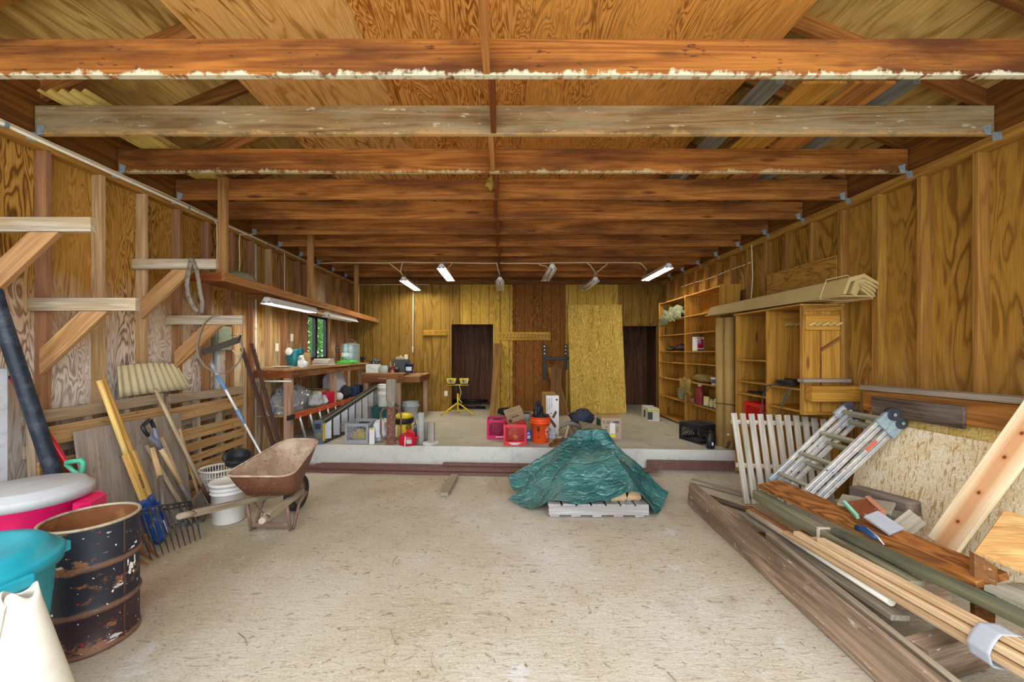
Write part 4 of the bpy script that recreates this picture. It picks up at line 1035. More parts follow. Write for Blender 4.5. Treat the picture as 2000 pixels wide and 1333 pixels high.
MB().beam((-2.31, 3.535, .07), (-1.945, 3.535, .07), .008, .035).build('leg_brace', M['barrowleg'], wbw, world=True)
MB().beam((-2.29, 3.525, .30), (-2.10, 3.525, .085), .006, .025, (0, 1, 0)).build('diagonal_brace', M['barrowleg'], wbw, world=True)
MB().beam((-1.965, 3.525, .30), (-2.14, 3.525, .085), .006, .025, (0, 1, 0)).build('diagonal_brace', M['barrowleg'], wbw, world=True)
wl_ = MB(); Rw = Matrix.Rotation(PI / 2, 3, 'Y')
wl_.lathe([(.13, -.045), (.165, -.045), (.185, -.02), (.185, .02), (.165, .045), (.13, .045), (.13, -.045)], (-2.155, 4.04, .187), 36, Rw); wl_.build('tyre', plain('black_rubber', '232323', .8, 0, .2, 10, dirt='6a6154', dirt_amt=.5), wbw, world=True)
wl_ = MB(); wl_.lathe([(0, -.03), (.05, -.04), (.13, -.03), (.13, .03), (.05, .04), (0, .03)], (-2.155, 4.04, .187), 24, Rw); wl_.build('wheel_hub', M['barrowleg'], wbw, world=True)
MB().cyl((-2.255, 4.04, .187), (-2.055, 4.04, .187), .012, 10).build('axle', M['barrowleg'], wbw, world=True)
# painter's pole and the two rusty posts
pp = thing('extension_pole', 'white extension pole with blue sleeves leaning behind the wheelbarrow', 'pole', (-2.40, 4.30, 0))
q0 = V((-2.42, 4.32, .0)); q1 = V((-3.2, 4.24, 1.52)); qd = (q1 - q0).normalized(); QL = (q1 - q0).length
M['polewhite'] = plain('white_pole', 'e1e3e3', .3, .2, .05, 5); M['sleeve'] = plain('blue_sleeve', '6f97c2', .45, 0, .12, 8)
MB().tube([q0, q0 + qd * QL * .62], .011, 10).build('inner_tube', M['polewhite'], pp, world=True)
MB().tube([q0 + qd * QL * .6, q1 - qd * .1], .014, 10).build('outer_tube', M['polewhite'], pp, world=True)
MB().tube([q0 + qd * QL * .56, q0 + qd * QL * .66], [.014, .019], 10).build('sleeve', M['sleeve'], pp, world=True)
MB().tube([q1 - qd * .33, q1 - qd * .15], [.019, .019], 10).build('sleeve', M['sleeve'], pp, world=True)
MB().tube([q1 - qd * .1, q1 - qd * .03, q1], [.018, .02, .014], 10).build('tip', plain('grey_tip', 'a8aeb4', .4, .2, .1), pp, world=True)
M['tpost'] = plain('rusted_post', '5f3f33', .75, .1, .35, 18, dirt='3c2a26', dirt_amt=.6, dirt_scale=10, bump=.3)
def angle_post(label, a, c_):
    t = thing('steel_post', label, 'post', a, 0, 'rusty steel posts leaning on the bench end')
    d = (V(c_) - V(a)).normalized(); s_ = V((-.3, .95, 0)); s_ = (s_ - d * s_.dot(d)).normalized(); n_ = d.cross(s_); n_ = n_ if n_.x > 0 else -n_
    MB().beam(a, c_, .05, .006, n_).build('flange', M['tpost'], t, world=True)
    MB().beam(V(a) - n_ * .022, V(c_) - n_ * .022, .006, .04, n_).build('web', M['tpost'], t, world=True)
    for k in range(1, 20):
        p = V(a).lerp(V(c_), k / 20)
        MB().box(p + n_ * .006, (.018, .02, .008), Matrix((d, s_, n_)).transposed()).build('stud_lug', M['tpost'], t, world=True)
angle_post('rusty steel post leaning on the bench end, left of the pair', (-2.985, 5.25, .01), (-3.33, 4.97, 1.69))
angle_post('rusty steel post leaning on the bench end, taller, right of the pair', (-2.94, 5.29, .01), (-3.26, 5.05, 1.75))
# ============================ workbench and what lies on and under it ========================
ZF = .27
M['benchtop'] = wood('bench_top', 'c4a377', '927048', K=4, knots=.3, stain='a4805a', stain_amt=.5, tint=.1)
M['benchrail'] = wood('bench_rail', '8e5c30', '613a1b', K=5, knots=.5, stain='a8764a', stain_amt=.5, tint=.1, blot='c9a884')
M['benchrail2'] = wood('bench_end_rail', 'a85a2a', '7a3d18', K=4, knots=.3, tint=.1, blot='d0a080')
M['leg'] = wood('bench_leg', 'cba88c', '9a7658', K=4, knots=.4, stain='b58e72', stain_amt=.5, tint=.15)
BX, BY0, BY1, BZ = -2.90, 5.33, 8.25, 1.405
be = thing('workbench', 'long rough wooden workbench along the left wall under the window', 'workbench', (-3.15, 6.8, 0))
MB().bx(XL + .004, BX + .03, BY0 - .02, BY1, BZ - .025, BZ).build('worktop', M['benchtop'], be, world=True, bevel=.003)
MB().bx(BX - .038, BX, BY0, BY1, BZ - .125, BZ - .027).build('front_rail', M['benchrail'], be, world=True, bevel=.003)
MB().bx(XL + .004, BX - .04, BY0, BY0 + .038, BZ - .125, BZ - .027).build('end_rail', M['benchrail2'], be, world=True, bevel=.003)
for yy, xx in ((BY0 + .06, BX - .09), (6.78, BX - .085), (8.10, BX - .085)):
    MB().bx(xx - .045, xx + .045, yy - .045, yy + .045, 0 if yy < 5.7 else ZF, BZ - .127).build('leg', M['leg'], be, world=True, bevel=.004)
LSZ = .76
MB().bx(XL + .004, BX - .14, BY0 + .02, 8.0, LSZ - .022, LSZ).build('lower_shelf', M['benchtop'], be, world=True)
MB().bx(BX - .138, BX - .005, BY0 + .12, 6.72, LSZ - .06, LSZ - .002).build('shelf_rail', M['leg'], be, world=True, bevel=.003)
MB().cyl((XL + .05, BY0 - .012, 1.235), (BX - .01, BY0 - .012, 1.235), .012, 10).build('towel_pipe', M['white_pvc'], be, world=True)
# corner table, lower
ct = thing('corner_table', 'low brown corner table with a drawer against the back wall beside the bench', 'table', (-2.3, 8.3, ZF))
TZ = 1.205
M['tablew'] = wood('corner_table_wood', '8a5530', '5e371b', K=4, knots=.3, stain='9a6a40', stain_amt=.5, tint=.1)
MB().bx(-2.86, -2.02, 8.27, 8.86, TZ - .02, TZ).build('raised_top', M['benchtop'], ct, world=True, bevel=.002)
MB().bx(-2.02, -1.70, 7.82, 8.86, TZ - .075, TZ - .055).build('side_top', M['benchtop'], ct, world=True, bevel=.002)
MB().bx(-2.86, -2.02, 7.80, 8.26, TZ - .02, TZ).build('raised_top', M['benchtop'], ct, world=True, bevel=.002)
MB().bx(-2.86, -2.02, 7.78, 7.80, TZ - .19, TZ - .012).build('front_rail', M['tablew'], ct, world=True, bevel=.003)
MB().bx(-2.02, -1.70, 7.80, 7.835, TZ - .19, TZ - .078).build('front_rail', M['tablew'], ct, world=True, bevel=.003)
MB().bx(-1.735, -1.70, 7.835, 8.86, TZ - .19, TZ - .078).build('side_rail', M['tablew'], ct, world=True, bevel=.003)
MB().bx(-2.86, -2.825, 7.80, 8.86, TZ - .19, TZ - .022).build('side_rail', M['tablew'], ct, world=True)
dw = MB().bx(-2.75, -2.12, 7.765, 7.779, TZ - .16, TZ - .04).build('drawer', M['tablew'], ct, world=True, bevel=.003)
MB().bx(-2.52, -2.35, 7.74, 7.764, TZ - .12, TZ - .095).build('pull', M['benchtop'], dw, world=True, bevel=.004)
for x, yy in ((-2.80, 7.9), (-2.14, 7.9), (-2.80, 8.78), (-1.78, 8.78)):
    MB().bx(x - .045, x + .045, yy - .045, yy + .045, ZF, TZ - (.192 if yy < 8 else .08)).build('leg', M['leg'], ct, world=True, bevel=.003)
# --- on the bench ---
def place(mb, name, mat, label, cat, loc, rz=0, group=None, bevel=0, rot_=None, solid=0):
    o = mb.build(name, mat, None, False, bevel, 0, solid, (0, 0, 0)); o.location = loc; o.rotation_euler = rot_ or (0, 0, rz)
    return tag(o, label, cat, group)
# galvanised can
M['zinc'] = plain('zinc_sheet', '9fb0b4', .42, .55, .2, 9, dirt='77868a', dirt_amt=.5, dirt_scale=6)
gc_ = thing('fuel_can', 'round galvanised metal can with rusty cap and wire handle on the bench by the window', 'fuel can', (-3.13, 7.93, BZ))
b = MB(); pr = [(.17, 0), (.175, .01), (.172, .02)]
for z in (.1, .13, .24, .27): pr += [(.172, z - .012), (.176, z), (.172, z + .012)]
pr += [(.172, .37), (.176, .378), (.16, .385), (.09, .405), (0, .41)]
b.lathe(pr, (0, 0, 0), 40); b.build('body', M['zinc'], gc_)
b = MB(); b.lathe([(.08, .398), (.08, .425), (.06, .432), (0, .434)], (0, 0, 0), 24); b.build('cap', M['rust'], gc_)
MB().tube([(-.09, 0, .39), (-.06, 0, .46), (.0, 0, .48), (.07, 0, .46), (.12, 0, .39)], .006, 8).build('wire_handle', M['rustgrey'], gc_)
b = MB(); b.lathe([(.1735, .12), (.1738, .21)], (0, 0, 0), 40); b.f = [f for f in b.f if len(f) == 4][22:31]; b.m = b.m[:9]; b.sm = b.sm[:9]; b.build('paper_label', M['whitelabel'], gc_)
# teal jug
tj = thing('water_jug', 'teal insulated jug with a white round lid on the bench near the window', 'jug', (-3.14, 5.83, BZ))
M['tealjug'] = plain('teal_jug', '0d6e78', .35, 0, .1, 6)
b = MB(); b.lathe([(.095, 0), (.105, .01), (.105, .17), (.10, .2), (.102, .21), (.102, .25), (.09, .27), (0, .275)], (0, 0, 0), 32); b.build('body', M['tealjug'], tj)
MB().bx(.06, .12, -.05, .05, .20, .29).build('spout', M['tealjug'], tj, bevel=.012)
MB().tube([(-.1, 0, .2), (-.13, 0, .15), (-.1, 0, .06)], .014, 8).build('handle', M['tealjug'], tj)
b = MB(); b.lathe([(0, 0), (.045, .0), (.055, .008), (.05, .02), (.02, .03), (0, .03)], (-.02, -.115, .235), 28, rot(PI / 2 - .1, 0, 0)); b.build('lid', M['whiteplast'], tj)
# spray bottle, bags, papers, books
sb_ = thing('spray_bottle', 'white bottle with a grey round cap on the bench in front of the teal jug', 'bottle', (-2.97, 5.70, BZ))
b = MB(); b.lathe([(.045, 0), (.052, .01), (.052, .09), (.04, .13), (.03, .16), (.032, .18), (.0, .185)], (0, 0, 0), 24); b.build('body', M['whiteplast'], sb_)
b = MB(); b.lathe([(.022, 0), (.024, .02), (0, .022)], (0, -.04, .14), 20, rot(PI / 2, 0, 0)); b.build('cap', M['socket'], sb_)
b = MB(); b.sphere((.055, -.01, .05), .05, 12, 8, 0, (1, .8, 1), .4, 3); b.build('crumpled_wrap', plain('bluish_wrap', 'cfd6e2', .4, 0, .1, 8), sb_)
M['kraft'] = plain('kraft_paper', 'b3925f', .75, 0, .15, 6, dirt='8f7140', dirt_amt=.3)
b = MB(); b.box((0, 0, .11), (.13, .10, .22), None, 0, (1.05, .6)); place(b, 'paper_bag', M['kraft'], 'small brown paper bag standing behind the white bottle on the bench', 'bag', (-3.09, 6.05, BZ), .2, None, .006)
M['paper'] = plain('grey_paper', 'd6d3ca', .7, 0, .05, 8); M['paper2'] = plain('grey_cover', 'b9bbb6', .6, 0, .08, 8); M['paper3'] = plain('yellow_cover', 'd8cd8e', .6, 0, .08)
zz = BZ
for i, (h, mt, lab, w_, dx) in enumerate(((.05, 'paper2', 'thick grey book at the bottom of the stack on the bench', .30, 0), (.035, 'paper', 'pale book in the middle of the stack on the bench', .29, .01), (.03, 'paper3', 'thin book with a yellowish cover on top of the bench stack', .26, .03))):
    b = MB(); b.bx(-.13, .13, -w_ / 2, w_ / 2, 0, .004); b.bx(-.13, .13, -w_ / 2, w_ / 2, h - .004, h); b.bx(-.125, .125, -w_ / 2 + .004, w_ / 2 - .004, .004, h - .004, 1)
    place(b, 'book', [M[mt], M['paper']], lab, 'book', (-3.07 + dx, 6.62 - .03 * i, zz), .1 * i, 'books stacked on the bench'); zz += h + .001
b = MB(); b.grid(lambda u, v: ((u - .5) * .21, (v - .5) * .28, .004 + .004 * math.sin(6 * v)), 4, 10); place(b, 'paper_sheet', M['paper'], 'white paper lying at the near end of the bench', 'paper', (-3.13, 5.51, BZ + .025), .3, None, 0, None, .002)
b = MB(); b.bx(-.22, .22, -.06, .06, 0, .022); place(b, 'scrap_board', M['handle'], 'pale scrap board under the paper at the near end of the bench', 'board', (-3.15, 5.50, BZ), .1, None, .002)
b = MB(); b.bx(-.3, .3, -.05, .05, 0, .02); place(b, 'scrap_board', M['benchtop'], 'scrap board lying along the bench before the paper bag', 'board', (-2.95, 6.12, BZ), 1.57, None, .002)
# green cord coil
M['greencord'] = plain('green_cord', '4fd53a', .45, 0, .15, 12)
rr = random.Random(5); pts = []
for k in range(170):
    a = k * .21; r = .17 + .045 * math.sin(k * .37) + .01 * rr.random()
    pts.append(V((math.cos(a) * r * .75, math.sin(a) * r * 1.35, .010 + .00022 * k + .006 * (1 + math.sin(k * 1.1)))))
pts += [V((-.05, -.1, .09)), V((-.02, -.16, .14)), V((.05, -.2, .13)), V((.10, -.18, .06)), V((.1, -.1, .03))]
b = MB(); b.tube(pts, .0075, 6); place(b, 'coiled_hose', M['greencord'], 'bright green hose coiled on the bench before the galvanised can', 'hose', (-3.0, 7.45, BZ))
# small power tool and white board beyond the can
b = MB(); b.tube([(0, -.1, .05), (0, .06, .06), (0, .1, .06)], [.03, .035, .02], 10); b.tube([(0, .02, .05), (.02, .05, -.0), (.03, .06, -.02)], [.022, .02, .02], 8)
o = place(b, 'power_drill', M['black_plast'], 'black power drill lying on the far end of the bench', 'drill', (-2.96, 8.12, BZ + .035), .7)
b = MB(); b.bx(-.01, .01, -.02, .05, .03, .085)
# --- on the corner table ---
T2 = TZ
def onT(px, y): return V(((px - CX) * y / F, y, T2))
tb = thing('storage_box', 'white rectangular box with tools on top, on the corner table', 'box', onT(729, 8.0))
MB().bx(-.125, .125, -.09, .09, 0, .175).build('box_body', M['whiteplast'], tb, bevel=.006)
b = MB(); b.box((0, -.0915, .09), (.2, .003, .004), rot(0, .6, 0)); b.build('scratch_line', M['socket'], tb)
b = MB(); b.sphere((0, 0, .05), .085, 14, 10, 0, (1.25, .9, .6), .6, 9); place(b, 'tool_bundle', plain('dark_speckled_cloth', '3a4046', .8, 0, .5, 30, speck=('cfd4d2', 26, .6)), 'dark speckled bundle lying on the white box', 'bundle', onT(733, 8.0) + V((0, 0, .176)))
M['clear'] = plain('clear_plastic', 'c7cbc7', .2, 0, .1, 10, alpha=.75)
b = MB(); b.lathe([(.075, 0), (.085, .01), (.088, .11), (.07, .135), (.07, .15), (0, .152)], (0, 0, 0), 24); place(b, 'plastic_jar', M['clear'], 'cloudy plastic jar beside the white box on the corner table', 'jar', onT(750, 7.93))
rc_ = thing('paint_tin', 'rusty red tin of brushes on the corner table', 'tin', onT(766, 7.94))
b = MB(); b.lathe([(.06, 0), (.062, .006), (.06, .012), (.06, .115), (.063, .12), (.055, .12), (.054, .02), (0, .015)], (0, 0, 0), 24); b.build('tin_body', plain('red_brown_tin', '7d2f28', .4, .3, .2, 10, dirt='b9a58c', dirt_amt=.6, dirt_scale=12), rc_)
for k in range(5):
    a = k * 1.3; MB().tube([(.02 * math.cos(a), .02 * math.sin(a), .02), (.05 * math.cos(a), .05 * math.sin(a), .2 + .02 * (k % 3))], .006, 6).build('brush_handle', M[('handle', 'black_metal', 'socket', 'handleold', 'rust')[k]], rc_)
ck = thing('felt_tub', 'dark grey square tub on the corner table', 'tub', onT(785, 8.25))
M['feltgrey'] = plain('dark_grey_felt', '4f5355', .9, 0, .3, 40)
b = MB(); b.bx(-.16, .16, -.1, .1, 0, .005); b.bx(-.16, .16, -.1, -.094, 0, .27); b.bx(-.16, .16, .094, .1, 0, .27); b.bx(-.16, -.154, -.1, .1, 0, .27); b.bx(.154, .16, -.1, .1, 0, .27)
b.build('tub_wall', M['feltgrey'], ck)
b = MB(); b.sphere((0, 0, .07), .082, 16, 12, 0, (1.1, .9, 1.1), .5, 4); b.g = b.v
place(b, 'string_ball', plain('tangled_string', 'a39d84', .9, 0, .4, 30), 'ball of tangled string sitting in the grey tub', 'string', onT(782, 8.25) + V((0, 0, .18)))
bt = MB(); bt.lathe([(.05, -.11), (.05, .11), (.04, .13), (0, .13)], (0, 0, .06), 20, rot(0, PI / 2, 0)); bt.g = bt.v
place(bt, 'black_canister', M['black_plast'], 'black canister lying on the corner table before the grey tub', 'canister', onT(771, 8.08) + V((-.04, 0, .0)), .2)
pc = thing('paint_can', 'dark blue paint can with a white label on the right of the corner table', 'paint can', onT(799, 8.06))
b = MB(); b.lathe([(.082, 0), (.086, .005), (.083, .012), (.083, .165), (.087, .17), (.087, .178), (.075, .178), (.07, .172), (0, .172)], (0, 0, 0), 28); b.build('can_body', plain('dark_blue_can', '1f2b4a', .35, .2, .15, 8), pc)
b = MB(); b.lathe([(.0838, .04), (.0838, .12)], (0, 0, 0), 28); b.f = [f for f in b.f if len(f) == 4][18:25]; b.m = b.m[:7]; b.sm = b.sm[:7]; b.build('label', plain('pale_blue_label', 'c7d3dd', .5, 0, .3, 40), pc)
MB().tube([(math.cos(a) * .088, -math.sin(a) * .03, .14 + math.sin(a) * .1) for a in [PI * k / 12 for k in range(13)]], .003, 6).build('bail', plain('red_wire', '8c2a2e', .4, .3, .1), pc)
b = MB(); b.bx(-.14, .14, -.16, .16, 0, .02); place(b, 'scrap_board', M['benchtop'], 'square scrap board lying on the lower right end of the corner table', 'board', (-1.86, 8.2, TZ - .054), .12, None, .002)
# --- under the bench ---
def blob(name, label, cat, c, r, sc, mat, seed, amp=.25, fold=.05, freq=7, nu=40, nv=28, group=None, floor=None):
    vs = []; b = MB()
    def fn(u, v):
        a = 2 * PI * u; t = PI * v
        d = V((math.sin(t) * math.cos(a), math.sin(t) * math.sin(a), -math.cos(t)))
        k = 1 + amp * mnoise.noise(d * 1.7 + V((seed, 0, 0))) + fold * (1 - abs(mnoise.noise(d * freq + V((0, seed, 0)))) * 3)
        p = V((d.x * sc[0], d.y * sc[1], d.z * sc[2])) * (r * k)
        if p.z < 0: p.z *= .6
        return V(c) + p
    b.grid(fn, nu, nv, wrapu=True)
    zmin = min(p.z for p in b.v); tgt = floor if floor is not None else c[2]
    b.v = [p + V((0, 0, tgt - zmin)) for p in b.v]
    return tag(b.build(name, mat), label, cat, group)
M['silver'] = plain('silver_tarp', 'b6bcc2', .3, .5, .2, 5, dirt='6d747c', dirt_amt=.5, dirt_scale=6)
ts = thing('silver_tarp', 'crumpled silver tarpaulin heaped on the lower bench shelf', 'tarpaulin', (-3.1, 5.9, LSZ))
b = MB()
def stp(u, v):
    a = 2 * PI * u; t = PI * (.5 + .5 * v)
    r = math.sin(t)
    x = -3.235 + .165 * math.cos(a) * r; y = 5.93 + .58 * math.sin(a) * r; d = V((math.cos(a) * r, math.sin(a) * r, math.cos(t)))
    f = abs(mnoise.noise(d * 5 + V((2, 1, 0)))); f2 = abs(mnoise.noise(d * 11 + V((5, 1, 0))))
    k = 1.02 + .22 * mnoise.noise(d * 2.2) - .32 * f - .14 * f2
    z = -math.cos(t) * .39 * k
    return (x * 1 + .05 * (k - 1) * math.cos(a), y + .25 * (k - 1) * math.sin(a), LSZ + .003 + max(0, z))
b.grid(stp, 130, 60, wrapu=True, smooth=False); b.build('cover', M['silver'], ts, world=True)
b = MB(); b.bx(-.14, .14, -.16, .16, 0, .22); b.box((0, -.17, .235), (.26, .16, .004), rot(-.25, 0, 0)); place(b, 'cardboard_box', M['kraft'], 'brown cardboard box on the lower bench shelf behind the silver tarpaulin', 'box', (-3.21, 6.78, LSZ + .002), .05)
M['whitebag'] = plain('woven_white_bag', 'd3d6da', .5, 0, .1, 12, dirt='b0b6c0', dirt_amt=.4)
blob('woven_sack', 'large white woven sack on the lower bench shelf at the back', 'sack', (-3.225, 7.38, LSZ), .3, (.55, 1.2, 1.05), M['whitebag'], 3.3, .2, .05, 5, floor=LSZ + .002)
M['redbag'] = plain('red_bag', 'c8123f', .5, 0, .2, 8)
rbg = thing('red_basket', 'small red plastic basket with holes on the lower bench shelf', 'basket', (-2.975, 6.47, LSZ + .12))
rbg.location = (-2.965, 6.50, LSZ)
b = MB(); b.box((0, 0, .10), (.14, .24, .2), None, 0, (1.15, 1.1)); b.build('basket_wall', M['redbag'], rbg, bevel=.008)
for k in range(12):
    MB().box((-.07 + .012 + .028 * (k % 6), -.132, .06 + .05 * (k // 6)), (.014, .006, .03)).build('hole', M['black_plast'], rbg)
MB().cyl((.02, -.133, .15), (.02, -.14, .15), .025, 14).build('white_tag', M['whiteplast'], rbg)
blob('plastic_bag', 'clear plastic bag bulging at the shelf edge below the red basket', 'bag', (-2.955, 6.12, LSZ), .12, (.8, 1.15, 1.2), M['clear'], 6.2, .3, .1, 6, floor=LSZ + .003)
blob('plastic_bag', 'white plastic bag lying between the clear bag and the second bench leg', 'bag', (-2.935, 6.36, LSZ), .085, (.6, .95, 1), M['whitebag'], 8.2, .3, .1, 6, floor=LSZ + .003)
M['darkcloth'] = plain('dark_cloth', '2b2f38', .85, 0, .35, 10)
blob('dark_cloth', 'dark bundle of cloth and hoses on the far end of the lower bench shelf', 'cloth', (-2.955, 7.25, LSZ), .16, (.42, 1.2, .8), M['darkcloth'], 1.7, .4, .2, 6, floor=LSZ + .002)
b = MB(); b.sphere((0, 0, .075), .075, 16, 12); place(b, 'white_ball', M['whiteplast'], 'round white float on the lower bench shelf beside the second leg', 'float', (-2.955, 6.95, LSZ + .001))
b = MB(); b.bx(-.08, .08, -.2, .2, 0, .2); place(b, 'blue_case', plain('dark_blue_case', '27405f', .5, 0, .2, 8), 'dark blue case at the far end of the lower bench shelf', 'case', (-2.97, 7.75, LSZ + .001), .05, None, .015)
# --- ladders lying on their sides on the slab ---
M['orange'] = plain('orange_fibreglass', 'c2532c', .5, 0, .12, 8, dirt='9a6248', dirt_amt=.3)
ol = thing('orange_ladder', 'orange railed ladder lying on its side under the bench edge', 'ladder', (-2.83, 6, ZF))
MB().beam((-2.835, 5.22, .765), (-2.835, 7.6, .745), .03, .07).build('rail', M['orange'], ol, world=True, bevel=.004)
MB().beam((-2.835, 5.6, .31), (-2.835, 7.6, .308), .03, .07).build('rail', M['orange'], ol, world=True, bevel=.004)
for k in range(8):
    yy = 5.38 + k * .28
    MB().cyl((-2.835, yy + .22, .315), (-2.835, yy, .76), .017, 10).build('rung', M['alu'], ol, world=True)
MB().bx(-2.855, -2.815, 5.10, 5.24, .735, .80).build('end_foot', M['black_plast'], ol, world=True, bevel=.006)
M['stepgrey'] = plain('grey_green_fibreglass', '77745c', .5, 0, .12, 8, dirt='55533f', dirt_amt=.3)
M['stepdark'] = plain('dark_rail_edge', '34353a', .5, 0, .12, 8)
M['slate'] = plain('slate_plastic', '5d6b7c', .5, 0, .15, 10)
M['yellow'] = plain('safety_yellow', 'ddc21a', .45, 0, .1, 8)
sl_ = thing('step_ladder', 'grey stepladder with aluminium steps and slate top cap, lying on its side', 'stepladder', (-2.7, 6.7, ZF))
def LP(y): return -2.735 + (y - 5.72) * .085
n0, n1 = 5.80, 7.88
A0, A1 = V((LP(n0), n0, .60)), V((LP(n1), n1, .975)); B0, B1 = V((LP(n0), n0, ZF + .02)), V((LP(n1), n1, ZF + .02))
MB().beam(A0, A1, .10, .03).build('rail', M['stepgrey'], sl_, world=True, bevel=.003)
MB().beam(A0 + V((.055, 0, -.012)), A1 + V((.055, 0, -.012)), .012, .045).build('rail_edge', M['stepdark'], sl_, world=True)
MB().beam(A0 + V((-.0, 0, .022)), A1 + V((-.0, 0, .022)), .03, .014).build('rail_lip', M['stepdark'], sl_, world=True)
MB().beam(B0 + V((.0, 0, -.0)), B1, .10, .034).build('rail', M['stepdark'], sl_, world=True, bevel=.003)
for k in range(8):
    u = .07 + k * .122
    a = A0.lerp(A1, u); c_ = B0.lerp(B1, u)
    MB().beam(c_ + V((.02, 0, .02)), a + V((.02, 0, -.02)), .10, .025, (.55, -.83, 0)).build('step', M['alu'], sl_, world=True, bevel=.004)
tcx = LP(5.76)
MB().bx(tcx - .075, tcx + .06, 5.72, 5.80, ZF + .003, .625).build('top_cap', M['slate'], sl_, world=True, bevel=.012)
b = MB(); b.lathe([(.03, 0), (.055, .0), (.055, .012), (.03, .012)], (tcx - .0, 5.722, .40), 24, rot(PI / 2, 0, 0)); b.build('cap_ring', M['stepgrey'], sl_, world=True)
b = MB(); b.bx(tcx - .05, tcx + .03, 5.712, 5.722, .50, .58); b.build('cap_tray', M['stepdark'], sl_, world=True, bevel=.003)
MB().bx(tcx + .06, tcx + .064, 5.728, 5.795, .32, .58).build('yellow_label', M['yellow'], sl_, world=True)
# --- on the slab, left front ---
M['cratey'] = plain('grey_crate_plastic', '9aa0a4', .5, 0, .1, 8, dirt='7a776c', dirt_amt=.4, dirt_scale=8)
def crate(label, loc, mat, size=(.335, .335, .28), rz=0, group='plastic milk crates', flip=False, plate=None):
    w_, d_, h_ = size
    t = thing('milk_crate', label, 'crate', loc, rz, group, rot=(PI, 0, rz) if flip else None)
    if flip: t.location = V(loc) + V((0, 0, h_))
    b = MB(); r = .03; th = .012
    for sx_ in (-1, 1):
        for sy2 in (-1, 1):
            b.bx(sx_ * w_ / 2, sx_ * (w_ / 2 - r), sy2 * d_ / 2, sy2 * (d_ / 2 - r), 0, h_)
    for z0_, z1_ in ((0, .055), (h_ - .045, h_)):
        for s_ in (-1, 1):
            b.bx(-w_ / 2 + r, w_ / 2 - r, s_ * d_ / 2, s_ * (d_ / 2 - th), z0_, z1_)
            b.bx(s_ * w_ / 2, s_ * (w_ / 2 - th), -d_ / 2 + r, d_ / 2 - r, z0_, z1_)
    b.build('frame', mat, t, bevel=.003)
    b = MB(); b.bx(-w_ / 2 + .012, w_ / 2 - .012, -d_ / 2 + .012, d_ / 2 - .012, 0, .008); b.build('floor_grid', mat, t)
    zl, zh = .055, h_ - .045
    for s_, ax in ((-1, 1), (1, 1), (-1, 0), (1, 0)):
        L = (w_ if ax else d_) / 2 - r; g_ = MB(); H = zh - zl; q = (d_ if ax else w_) / 2 - .006
        n = 7; step = 2 * L / n
        for k in range(-5, n + 1):
            for dr_ in (1, -1):
                a0 = -L + k * step; zs = zl; a1 = a0 + H; ze = zh
                if a0 < -L: zs += (-L - a0); a0 = -L
                if a1 > L: ze -= (a1 - L); a1 = L
                if a0 >= a1 - .005: continue
                pa, pb = (a0 * dr_, zs), (a1 * dr_, ze)
                A_ = V((pa[0], s_ * q, pa[1])) if ax else V((s_ * q, pa[0], pa[1]))
                B_ = V((pb[0], s_ * q, pb[1])) if ax else V((s_ * q, pb[0], pb[1]))
                g_.beam(A_, B_, .006, .006)
        g_.build('lattice', mat, t)
    if plate:
        for k, (w2, z) in enumerate(((.17, .035), (.11, .018))):
            MB().bx(-w2 / 2, w2 / 2, -d_ / 2 - .0012, -d_ / 2, z - .006, z + .006).build('embossed_plate', plate, t)
    return t
crate('grey plastic milk crate holding yellow straps at the front of the slab', (-2.20, 6.00, ZF), M['cratey'], (.345, .42, .30), .0)
blob('yellow_straps', 'tangled yellow straps in the bottom of the grey crate', 'straps', (-2.2, 5.96, ZF), .10, (1.1, 1.2, .8), M['yellow'], 4.1, .4, .2, 6, floor=ZF + .01)
blob('black_hose', 'dark hose bundle poking out of the grey crate', 'hose', (-2.18, 6.06, ZF + .18), .09, (1.1, 1, .7), M['darkcloth'], 2.1, .4, .2, 6, floor=ZF + .16)
def carton(label, px, y, h, w_, rz, seed, cap='yellow'):
    t = thing('carton', label, 'carton', W(px, 860, y)); t.location.z = ZF; t.rotation_euler = (0, 0, rz)
    MB().box((0, 0, h * .4), (w_, w_, h * .8)).build('carton_body', M['whiteplast'], t, bevel=.005)
    b = MB(); b.box((0, 0, h * .88), (w_, w_, h * .16), None, 0, (.9, .25)); b.build('gable_top', M['whiteplast'], t)
    b = MB(); b.lathe([(.018, 0), (.018, .025), (0, .026)], (0, -.02, h * .9), 14); b.build('cap', M[cap], t)
    return t
carton('narrow white carton with a yellow cap beside the grey crate', 726, 5.78, .24, .075, .4, 1)
blob('plastic_sack', 'crumpled white plastic sack between the carton and the rusty post driver', 'sack', W(742, 860, 5.92), .12, (.85, .8, 1.6), M['whitebag'], 5.4, .35, .12, 5, floor=ZF + .002)
jg = thing('jug', 'white plastic jug behind the rusty post driver', 'jug', (W(752, 860, 6.25).x, 6.25, ZF))
b = MB(); b.lathe([(.07, 0), (.075, .01), (.075, .18), (.05, .25), (.022, .28), (.022, .3), (0, .3)], (0, 0, 0), 22); b.build('jug_body', M['whiteplast'], jg)
